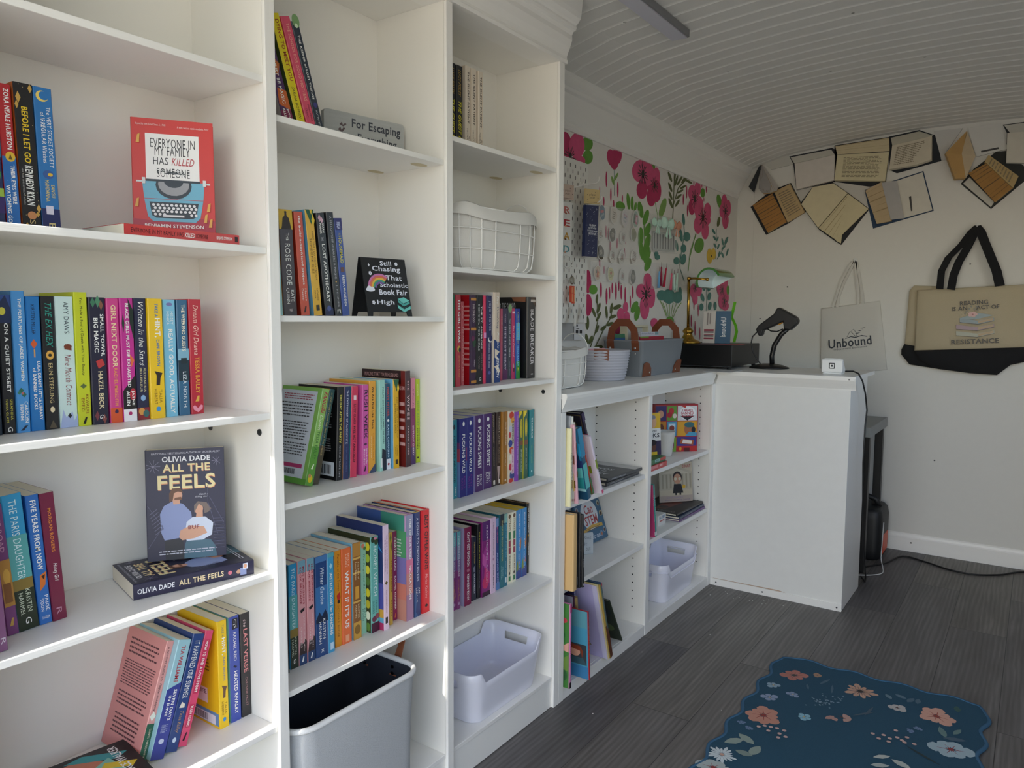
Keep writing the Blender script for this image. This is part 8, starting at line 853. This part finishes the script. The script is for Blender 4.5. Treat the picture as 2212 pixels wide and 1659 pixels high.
for it in RUG:
    lay+=1
    if it[0]=='f':
        _,x,y,r,n,wd,c1,c2=it; ph=x*40
        for j in range(n):
            a=2*math.pi*j/n+ph; ca,sa=math.cos(a),math.sin(a); rj=r*(.88+.16*math.sin(j*2.1+x*9))
            pts=[(.12,0),(.35,-wd*.55),(.7,-wd*.95),(.95,-wd*.5),(1,0),(.95,wd*.5),(.7,wd*.95),(.35,wd*.55)]
            M.poly([rp(x+rj*(p*ca-q*sa*.9),y+rj*(p*sa+q*ca*.9)) for p,q in pts],rg(c1)); lay+=.4
            if r>.04: M.poly([rp(x+rj*(p*ca-q*sa),y+rj*(p*sa+q*ca)) for p,q in ((.15,-.03),(.6,-.006),(.6,.006),(.15,.03))],rg(c2)); lay+=.4
        M.poly([rp(x+r*.14*math.cos(q*.63),y+r*.14*math.sin(q*.63)) for q in range(10)],rg(c2))
    elif it[0]=='l':
        _,x,y,l,w,a,c=it; a=math.radians(a); ca,sa=math.cos(a),math.sin(a)
        M.poly([rp(x+p*l*ca-q*w*sa,y+p*l*sa+q*w*ca) for p,q in ((-1,0),(-.5,-.75),(.1,-1),(.6,-.6),(1,0),(.6,.6),(.1,1),(-.5,.75))],rg(c))
    else: _,x,y,r,c=it; M.poly([rp(x+r*math.cos(q*.9),y+r*math.sin(q*.9)) for q in range(7)],rg(c))
M.build('pile',t)
M=MB(); M.tube([(a,b,.006) for a,b in ol],.006,mat('35607f',.9,bump=((700,700,700),.3)),6,True); M.build('bound_edge',t)
M=MB(); rnd=random.Random(12); CH=mat('dcdad4',.7)
for k in range(26):
    a,b=(3.085-abs(rnd.gauss(0,.04)),-.25+rnd.gauss(0,.12)) if k<22 else ((2.32,-.06),(1.86,-.12),(2.1,-.42),(2.6,-.2))[k-22]
    s=rnd.uniform(.0012,.0035); M.box(a,a+s*1.6,b,b+s,.0002,.001,CH)
o=tag(M.build('paint_flakes'),'scatter of tiny white paint flakes on the floor before the counter cabinet','flakes'); o['kind']='stuff'
# ceiling light bar
t=thing('light_bar','slim silver light bar fixed to the beadboard ceiling','light',(1.25,-.195,2.0185))
M=MB(); M.box(0,1.03,.0,.058,.0035,.0265,mat('8d8e92',.35,.6),.001); M.build('housing',t)
M=MB(); M.box(.008,1.022,.005,.053,0,.0034,mat('cfcfda',.5)); M.build('diffuser',t)
r=thing('hardcover_book','black hardcover on the top left shelf, only a corner in view','book',(.468,.045,ZT(.3715)+.0003),(0,0,0)); book_parts(r,.03,.22,.14,'17181b',(),None,(),True)
# ---------------------------------------------------------------- pegboard and its goods
t=thing('pegboard','white slotted pegboard on the flowered wall beside the bookcase','pegboard',(2.09,.262,1.139))
M=MB(); W,H=.364,.578
M.slab([(x+W/2,-.007,z+H/2) for x,z in rr(0,0,W/2,H/2,.015,5)],(0,-1,0),.006,mat('e4e3de',.45)); r=0
for j in range(27):
    for i in range(10):
        x=.02+i*.036+(.018 if j%2 else 0); z=.022+j*.0205
        if x<W-.012: M.poly([(x+.0022*a,-.0074,z+.0072*b) for a,b in ((-1,-.8),(0,-1),(1,-.8),(1,.8),(0,1),(-1,.8))],'3c3a38')
M.build('board',t)
HK=mat('eceae6',.35)
for x,z,l in ((.30,.5,.075),(.22,.48,.06),(.345,.44,.06),(.20,.2,.03)):
    M=MB(); M.tube([(x,-.0085,z+.03),(x,-.0095,z),(x+.001,-.016,z-.008),(x,-l,z-.006),(x,-l-.012,z+.002),(x,-l-.014,z+.016)],.0022,HK,8); M.build('hook',t)
def quad(q,y): return [(x,y,z) for x,z in q]
def hung(name,lab,cat,q,y,th,c,items,part='card',extra=None,m=None):
    """flat good hung facing the room: q = corners tl,tr,br,bl as (x,z)"""
    (ax,az),(bx,bz),(cx,cz_),(dx,dz)=q; x0=(ax+dx)/2; 
    t=thing(name,lab,cat,(dx,y,dz)); M=MB(); P=[(x-dx,0,z-dz) for x,z in (q[3],q[2],q[1],q[0])]
    M.slab(P,(0,-1,0),th,m or mat(c,.45)); O=Vector(P[0]); U=Vector(P[1])-O; V=Vector(P[3])-O
    if items: decal(M,face(O,U,V),items)
    M.build(part,t)
    if extra: extra(t,(dx,dz))
    return t
def hdr(q,c,txc):
    def ex(t,o):
        M=MB(); P=[(x-o[0],-.0012,z-o[1]) for x,z in (q[3],q[2],q[1],q[0])]; M.slab(P,(0,-1,0),.006,mat(c,.5)); O=Vector(P[0])
        decal(M,face(O,Vector(P[1])-O,Vector(P[3])-O),[T('pippi',.28,.5,.72,.68,txc),T('post',.3,.3,.66,.46,txc),('para',.1,.06,.9,.13,1,txc),('e',.7,.78,.03,.03,txc),('e',.15,.6,.03,.03,txc),('e',.88,.4,.03,.03,txc),('e',.16,.24,.03,.03,txc)]); M.build('header_card',t)
    return ex
def letters(s,cols):
    return [T(l,.22,.80-.245*i,.82,.93-.245*i,c,'b') for i,(l,c) in enumerate(zip(s,cols))]+[('e',.4,.8-.245*i,.1,.018,c) for i,c in enumerate(('8a4a30','d8a080','5a3420','c89880'))]
def rot_letters(): return []
hung('bookmark','white bookmark with four coloured letters down it hung on the pegboard','bookmark',PK['read'],.215,.004,'d9d8d6',letters('READ',('b8605a','a82832','b8861e','3f8a94')),extra=hdr(PK['read_h'],'c8b2a4','5a4640'))
rnd=random.Random(3)
hung('bookmark','navy bookmark with white stars hung on the edge hook of the pegboard','bookmark',PK['navy'],.205,.012,'27325c',[('e',rnd.uniform(.05,.95),rnd.uniform(.03,.97),.018,.0045,'dfe4f0') for k in range(60)]+[T('SLEEP',.25,.6,.78,.64,'e8ecf4','b'),T('IS GOOD',.2,.545,.82,.58,'e8ecf4','b'),T('BOOKS ARE',.12,.49,.88,.525,'e8ecf4','b'),T('BETTER',.22,.43,.8,.47,'e8ecf4','b')],extra=hdr(PK['navy_h'],'d8bf8a','5a4640'))
(kx,kz),(k2,kz2),(k3,kz3)=PK['key']
t=thing('keychain_bundle','bundle of orange keychains hanging from a pegboard hook','keychain',(kx,.235,kz))
M=MB()
for q in range(4): M.tube([(.012*math.cos(a)*math.cos(q*.7),.012*math.cos(a)*math.sin(q*.7)*.6,-.012+.014*math.sin(a)) for a in [j*math.pi/6 for j in range(12)]],.0012,mat('a8a294',.3,.9),6,True)
M.build('split_rings',t)
M=MB(); OR=mat('e0563a',.35)
for i,(x,z) in enumerate(((-.008,-.05),(.006,-.05),(-.013,-.075),(0,-.078))): M.box(x-.006,x+.006,-.006-.004*(i//2),.004-.004*(i//2),z-.016,z+.018,OR,.002); decal(M,face((x-.006,-.0062-.004*(i//2),z-.016),(.012,0,0),(0,0,.034)),[('r',.25,.1,.75,.9,'e8a070')])
M.build('orange_tags',t)
hung('price_card','grey backing card below the pegboard behind the small wire basket','card',PK['grey'],.262,.002,'a8a8a8',[])
hung('price_card','white card with small black icons below the pegboard','card',PK['icon'],.258,.002,'d8d8da',[('r',.15,.4,.4,.6,'22242a'),('r',.55,.4,.8,.6,'22242a'),('r',.2,.65,.5,.7,'6a6a6a'),('r',.2,.8,.35,.92,'4a4a50')])
for i,c in enumerate(PK['clips']):
    (a,b),(c_,d)=c; t=tag((lambda M:(M.ribbon([(a,.24,b),((a+c_)/2+.004,.225,(b+d)/2),(c_,.215,d)],[(.022,.004,0)]*3,.0015,HK),M.build('plastic_clip'))[1])(MB()),('left','right')[i]+' one of two long white plastic clips below the pegboard','clip')
CLR=mat('f0f2f4',.12,alpha=.16,spec=.6)
SC_={'b':('2f6a8c',[('r',.2,.5,.8,.7,'c8384a'),('para',.2,.2,.8,.45,3,'c8d8e0')]),'t':('d8d0c4',[('e',.3+.13*i,.25+.17*j,.06,.05,'6a5a48') for i in range(4) for j in range(4)]),'w':('d8d4d8',[T('Words',.15,.66,.85,.84,'b03a7a','b'),T('WE',.25,.42,.75,.62,'2a5a94','b'),T('read',.2,.16,.8,.36,'4a7a8a','s')]),'v':('8fb0a4',[('r',.45,.1,.9,.9,'c86a8a'),('r',.1,.1,.4,.9,'3a5a4a'),('r',.52,.3,.82,.7,'e0c0d0')]),'n':('d4d2cc',[('para',.15,.15,.85,.85,6,'5a4a48'),('e',.5,.5,.22,.2,'a88a84')]),'d':('4a4538',[('e',.5,.5,.3,.3,'6a6450'),('para',.2,.3,.8,.7,4,'c8c4b4')]),'o':('8a906a',[('para',.15,.2,.85,.8,5,'4a4a34')]),'m':('d8d4ce',[('e',.2+.15*i,.15+.15*j,.05,.05,('8a4a50','4a5a5a')[(i+j)%2]) for i in range(5) for j in range(6)]),'r':('d0b8a0',[('p',[(.2,.2),(.5,.9),(.8,.5),(.6,.1)],'c05a3c'),('p',[(.1,.5),(.3,.9),(.4,.6)],'3f6a5a'),('e',.6,.4,.15,.12,'e0a04a')]),'y':('d4cc94',[('para',.15,.15,.85,.85,6,'7a7a34'),('e',.5,.6,.2,.15,'c86a4a')])}
names=['blue oval sticker with red and white lettering, first in the top row','pale sticker dotted with small brown shapes, second in the top row','white sticker with colourful words, third in the top row','sticker with green and pink panels, last in the top row','pale sticker with brown print, first in the second row','dark sticker with pale print, second in the second row','pale sticker with brown print, third in the second row','olive sticker with dark print, last in the second row','dark round-motif sticker, first in the third row','pale sticker with brown print, second in the third row','pale sticker with brown print, third in the third row','pale sticker scattered with red and grey dots, last in the third row','orange sticker with a green leaf, first in the bottom row','yellow green sticker with an orange spot, second in the bottom row','pale sticker with brown print, third in the bottom row','dark sticker with pale print, last in the bottom row']
for i,(x,z,c) in enumerate(PK['stk']):
    s=.030 if i<4 else .027; bgc,its=SC_[c]; o=(0,.06)[i%2]
    pts=[(s*(1+.1*math.sin(3*a+i))*math.cos(a)*(.8 if i==0 else 1),0,s*1.15*(1+.1*math.cos(2*a+i))*math.sin(a)) for a in [k*math.pi/9 for k in range(18)]]
    M=MB(); M.slab(pts[::1],(0,-1,0),.0012,mat('e2e0dc',.4)); M.poly([(p[0]*.9,-.0003,p[2]*.9) for p in pts],bgc)
    decal(M,face((-s*.72,-.0003,-s*.8),(s*1.44,0,0),(0,0,s*1.6)),its,False,1)
    ob_=M.build('sticker',loc=(x,.2625,z),rot=(0,math.radians((-14,8,12,10)[i%4]),0)); tag(ob_,names[i]+' of the wall pockets','sticker','stickers in the clear wall pockets')
hung('clear_pocket','tall clear vinyl pocket sheet holding three rows of stickers on the flowered wall','pocket',PK['pan0'],.2605,.0006,'',(),'sheet',m=CLR)
hung('clear_pocket','wide low clear vinyl pocket holding the bottom row of stickers','pocket',PK['pan1'],.2605,.0006,'',(),'sheet',m=CLR)
hung('clear_bag','clear bag behind the mint and peach bows on the flowered wall','bag',PK['bag1'],.2655,.001,'',[('r',.1,.05,.9,.55,'b8bcbc')]+[('r',.14+.1*k,.1,.17+.1*k,.5,'7a7c80') for k in range(8)],'sleeve',m=CLR)
hung('clear_bag','clear bag behind the row of coloured tassels on the flowered wall','bag',PK['bag2'],.2655,.001,'',(),'sleeve',m=CLR)
for (x,z),c,lab,s in zip(PK['bow'],('bfe0d4','c6e8da','d89a80'),('pale mint bow at the left of the three hair bows','large mint bow in the middle of the three hair bows','peach bow at the right of the three hair bows'),(.75,1.1,.85)):
    M=MB(); m=mat(c,.8,bump=((300,300,300),.2))
    for sg in (-1,1):
        M.loft([[(sg*u*s,-.004+h*math.cos(a)*.5*s,v+h*math.sin(a)*s) for a in [k*math.pi/4 for k in range(8)]] for u,v,h in ((.0,0,.008),(.014,.004,.017),(.034,.006,.026),(.044,.006,.022))],m)
        M.slab([(sg*.004*s,-.01,0),(sg*.03*s,-.01,-.05*s),(sg*.012*s,-.01,-.056*s)][::sg],(0,-1,0),.002,m)
    M.loft([[(.007*s*math.cos(a),-.014,.011*s*math.sin(a)) for a in [k*math.pi/4 for k in range(8)]],[(.007*s*math.cos(a),.004,.011*s*math.sin(a)) for a in [k*math.pi/4 for k in range(8)]]],m)
    tag(M.build('hair_bow',loc=(x,.254,z)),lab,'bow','hair bows on the flowered wall')
for i,(q,c,lab) in enumerate(zip(PK['tas'],('6fa8d8','8a1c3c','b01c3c','d8607a','bfe0d4','c8e4d4'),('light blue tassel, leftmost of the six','dark wine tassel, second of the six','crimson tassel, third of the six','coral pink tassel, fourth of the six','pale mint tassel, fifth of the six','pale mint tassel, rightmost of the six'))):
    (ax,az),(bx,bz)=q; t=thing('tassel',lab+' hanging on the flowered wall','tassel',(ax,.256,az),group='tassels on the flowered wall'); L=az-bz
    M=MB(); m=mat(c,.8,bump=((900,900,20),.5)); d=(bx-ax)
    M.loft([[(d*f+r*math.cos(a),r*.7*math.sin(a),-L*f) for a in [k*math.pi/5 for k in range(10)]] for f,r in ((.2,.002),(.24,.005),(.3,.005),(.33,.0038),(.5,.006),(1,.0085))],m); M.build('fringe',t)
    M=MB(); M.tube([(0,0,0),(d*.1,0,-L*.1),(d*.22,0,-L*.22)],.0009,mat('5a3a2a',.6),5); M.build('cord',t)
# ---------------------------------------------------------------- open books on the end wall
for lab,parts in OB:
    y0=sum(p[0] for p in parts[0][1])/len(parts[0][1]); z0=sum(p[1] for p in parts[0][1])/len(parts[0][1])
    t=thing('open_book',lab,'book',(XE,y0,z0),group='open books on the end wall')
    for part_,pts,th,col,tx in parts:
        M=MB(); P=[Vector((-f,y-y0,z-z0)) for y,z,f in pts]
        nrm=Vector((0,0,0))
        for a,b in zip(P,P[1:]+P[:1]): nrm+=a.cross(b)
        if nrm.x>0: P=P[::-1]; nrm=-nrm
        base=mat(col,.75) if part_=='cover' else mat(col,.85,bump=((30,30,30),.1),mott=.08)
        side=mat('24272b',.6) if part_=='cover' else (mat('b79a6c',.85) if tx<0 else mat(col,.85))
        M.slab([p+Vector((-.0012 if part_=='cover' else 0,0,0)) for p in P],nrm,th,base,side)
        Q=[Vector((-f-(.0012 if part_=='cover' else 0),y-y0,z-z0)) for y,z,f in pts]
        if part_=='cover' and th<.003: pass
        if tx and len(Q)>=4:
            # ordered as the outline: first edge is the leaf's top
            A,B,C_,D=Q[0],Q[1],Q[-2 if len(Q)>4 else 2],Q[-1]; n=nrm.normalized(); rnd=random.Random(int(abs(y0)*1000))
            S=lambda u,v,l=0:(A+(B-A)*u)*(1-v)+(D+(C_-D)*u)*v+n*(.0006+.00003*l)
            if tx>0:
                # print runs across the leaf in short columns of lines
                for k in range(tx):
                    v=.12+.78*k/tx; e=rnd.uniform(.8,.9); u=.14
                    while u<e:
                        w=min(rnd.uniform(.03,.1),e-u); M.poly([S(u,v),S(u+w,v),S(u+w,v+.3/tx),S(u,v+.3/tx)],'7d725c'); u+=w+.015
            else:
                for k in range(-tx):
                    v=.06+.9*k/-tx; M.poly([S(.0,v+rnd.uniform(-.02,.02)),S(1,v+rnd.uniform(-.02,.02)),S(1,v+.012),S(0,v+.012)],mat('6e5a40' if col<'b0' else '9d8a68',.9))
        if col=='d6d2c6': decal(M,lambda u,v,l=0:Q[0]+(Q[1]-Q[0])*u+(Q[3]-Q[0])*v+nrm.normalized()*.0006,[('p',[(.33,.5),(.42,.5),(.36,.88),(.3,.88)],'1c1c1e')])
        if col=='d0cfca': decal(M,lambda u,v,l=0:Q[0]+(Q[1]-Q[0])*u+(Q[3]-Q[0])*v+nrm.normalized()*.0006,[('p',[(.2,.82),(.75,.78),(.75,.84),(.2,.88)],'1c1c1e')])
        M.build(part_,t)
# ---------------------------------------------------------------- bags on the end wall
def wl3(p): return (XE-p[2],p[0],p[1])
def sack(M,pts,th,m):
    """soft bag body: outline slab whose front bulges a little"""
    P=[Vector(wl3(p)) for p in pts]; c=sum(P,Vector())/len(P); k=len(P); n=Vector((-1,0,0))
    V=[]; 
    for f,b in ((1,-th*.9),(1,-.25*th),(.97,0),(.8,.35*th),(.5,.55*th),(.2,.6*th)): V.append([c+(p-c)*f+n*b for p in P])
    M.loft(V,m,True,True,True)
hk=BAG['hookw']; hb=BAG['hookb']
for q,lab in ((hk,'clear adhesive hook holding the small white tote bag'),(hb,'clear adhesive hook holding the black handled tote bags')):
    t=thing('wall_hook',lab,'hook',(XE,q[0],q[1]-.006)); M=MB(); CL_=mat('d8dad8',.3)
    M.loft([[(-x,.011*math.cos(a),.011*math.sin(a)) for a in [k*math.pi/8 for k in range(16)]] for x in (.0003,.004)],CL_); M.build('plate',t)
    M=MB(); M.tube([(-.004,0,-.004),(-.02,0,-.012),(-.05 if q is hb else -.03,0,-.008),(-.055 if q is hb else -.034,0,.004)],.0022,CL_,8); M.build('peg',t)
CAN=mat('cfcdc6',.92,bump=((500,500,500),.3)); NAT=mat('b9ad92',.92,bump=((450,450,450),.4),mott=.05); BK2=mat('131417',.9,bump=((450,450,450),.4))
t=thing('tote_bag','small white cotton tote bag printed with a shop emblem, hung above the card reader','bag',(XE,-.3,1.2))
off=lambda p:(p[0]-XE,p[1]+.3,p[2]-1.2)
def shift(M): M.v=[off(p) for p in M.v]; return M
M=MB(); sack(M,BAG['white'],.012,CAN)
INKN='1e2a38'
def W4face(q): A,B,C_,D=[Vector(wl3(p)) for p in q]; return lambda u,v,l=0:(A+(B-A)*u)*(1-v)+(D+(C_-D)*u)*v+Vector((-.0008-.00003*l,0,0))
decal(M,W4face(BAG['unb']),[T('Unbound',0,0,1,1,INKN,'b')]); decal(M,W4face(BAG['unb2']),[T('Independent Bookstore',0,0,1,1,'3a444e')])
decal(M,W4face(BAG['unbk']),[('p',[(0,0),(.25,.16),(.48,.02),(.75,.16),(1,0),(.98,.1),(.75,.24),(.48,.12),(.25,.24),(.04,.1)],INKN),('ln',[(.08,.2),(.15,.75),(.3,.55),(.48,.15)],.012,INKN),('ln',[(.2,.7),(.32,.95),(.5,.5),(.52,.18)],.01,INKN),('p',[(.42,.5),(.55,.42),(.72,.55),(.6,.52),(.54,.5)],INKN),('p',[(.55,.72),(.68,.66),(.86,.78),(.74,.75),(.67,.74)],INKN),('p',[(.66,.95),(.8,.88),(.98,.98),(.86,.97),(.8,.95)],INKN)])
shift(M).build('bag_body',t)
for s in BAG['ws']:
    M=MB(); M.ribbon([wl3(p) for p in s],[(0,.012,.001)]*len(s),.002,CAN); shift(M).build('strap',t)
for fr,lab in ((False,'natural canvas tote bag with black base hanging behind the printed one'),(True,'natural canvas tote bag with black handles and a stack of books printed on it')):
    t=thing('tote_bag',lab,'bag',(XE,-.3,1.2))
    M=MB(); sack(M,BAG['blackc' if fr else 'b2c'],.024 if fr else .016,NAT)
    if fr:
        decal(M,W4face(BAG['rd']),[T('READING',0,0,1,1,'2a2622','b')]); decal(M,W4face(BAG['rd2']),[T('IS AN',0,0,.33,1,'2a2622','b'),T('ACT OF',.52,0,1,1,'2a2622','b')]); decal(M,W4face(BAG['rd3']),[T('RESISTANCE',0,0,1,1,'2a2622','b')])
        bk=[]
        for k,(c,dx) in enumerate((('a8ab9c',0),('a08a94',.0),('8a9aa0',.1))):
            y=.03+.2*k; bk+=[('p',[(.02+dx,y+.06),(.55+dx*.3,y-.03),(.98,y+.05),(.98,y+.15),(.55+dx*.3,y+.08),(.02+dx,y+.2)],c),('p',[(.58,y),(.96,y+.07),(.96,y+.14),(.58,y+.07)],'b09878'),('ln',[(.02+dx,y+.06),(.55+dx*.3,y-.03),(.98,y+.05)],.008,'4a4440')]
        bk+=[('p',[(.12,.62),(.5,.55),(.98,.66),(.55,.76)],'8fa0a4')]+[('e',.45+.07*math.cos(a),.72+.05*math.sin(a),.055,.04,'d0a8a4') for a in [j*1.257 for j in range(5)]]+[('e',.45,.72,.025,.02,'a86a70')]+[('e',u,v,.022,.03,'7a7a70') for u,v in ((.3,.82),(.36,.9),(.5,.88),(.58,.84),(.42,.97),(.55,.95),(.26,.76))]
        decal(M,W4face(BAG['rdb']),bk)
    shift(M).build('canvas_body',t)
    M=MB(); sack(M,BAG['blackb' if fr else 'b2b'],.026 if fr else .017,BK2); shift(M).build('black_base',t)
    for s,wv in ((('bsl2',(0,.034,.006)),('bsr',(0,.038,-.006))) if fr else (('bsl',(0,.030,.004)),)):
        M=MB(); M.ribbon([wl3(p) for p in BAG[s]],[tuple(q*f for q in wv) for f in [1]*(len(BAG[s])-1)+[.55]],.003,BK2); shift(M).build('handle',t)
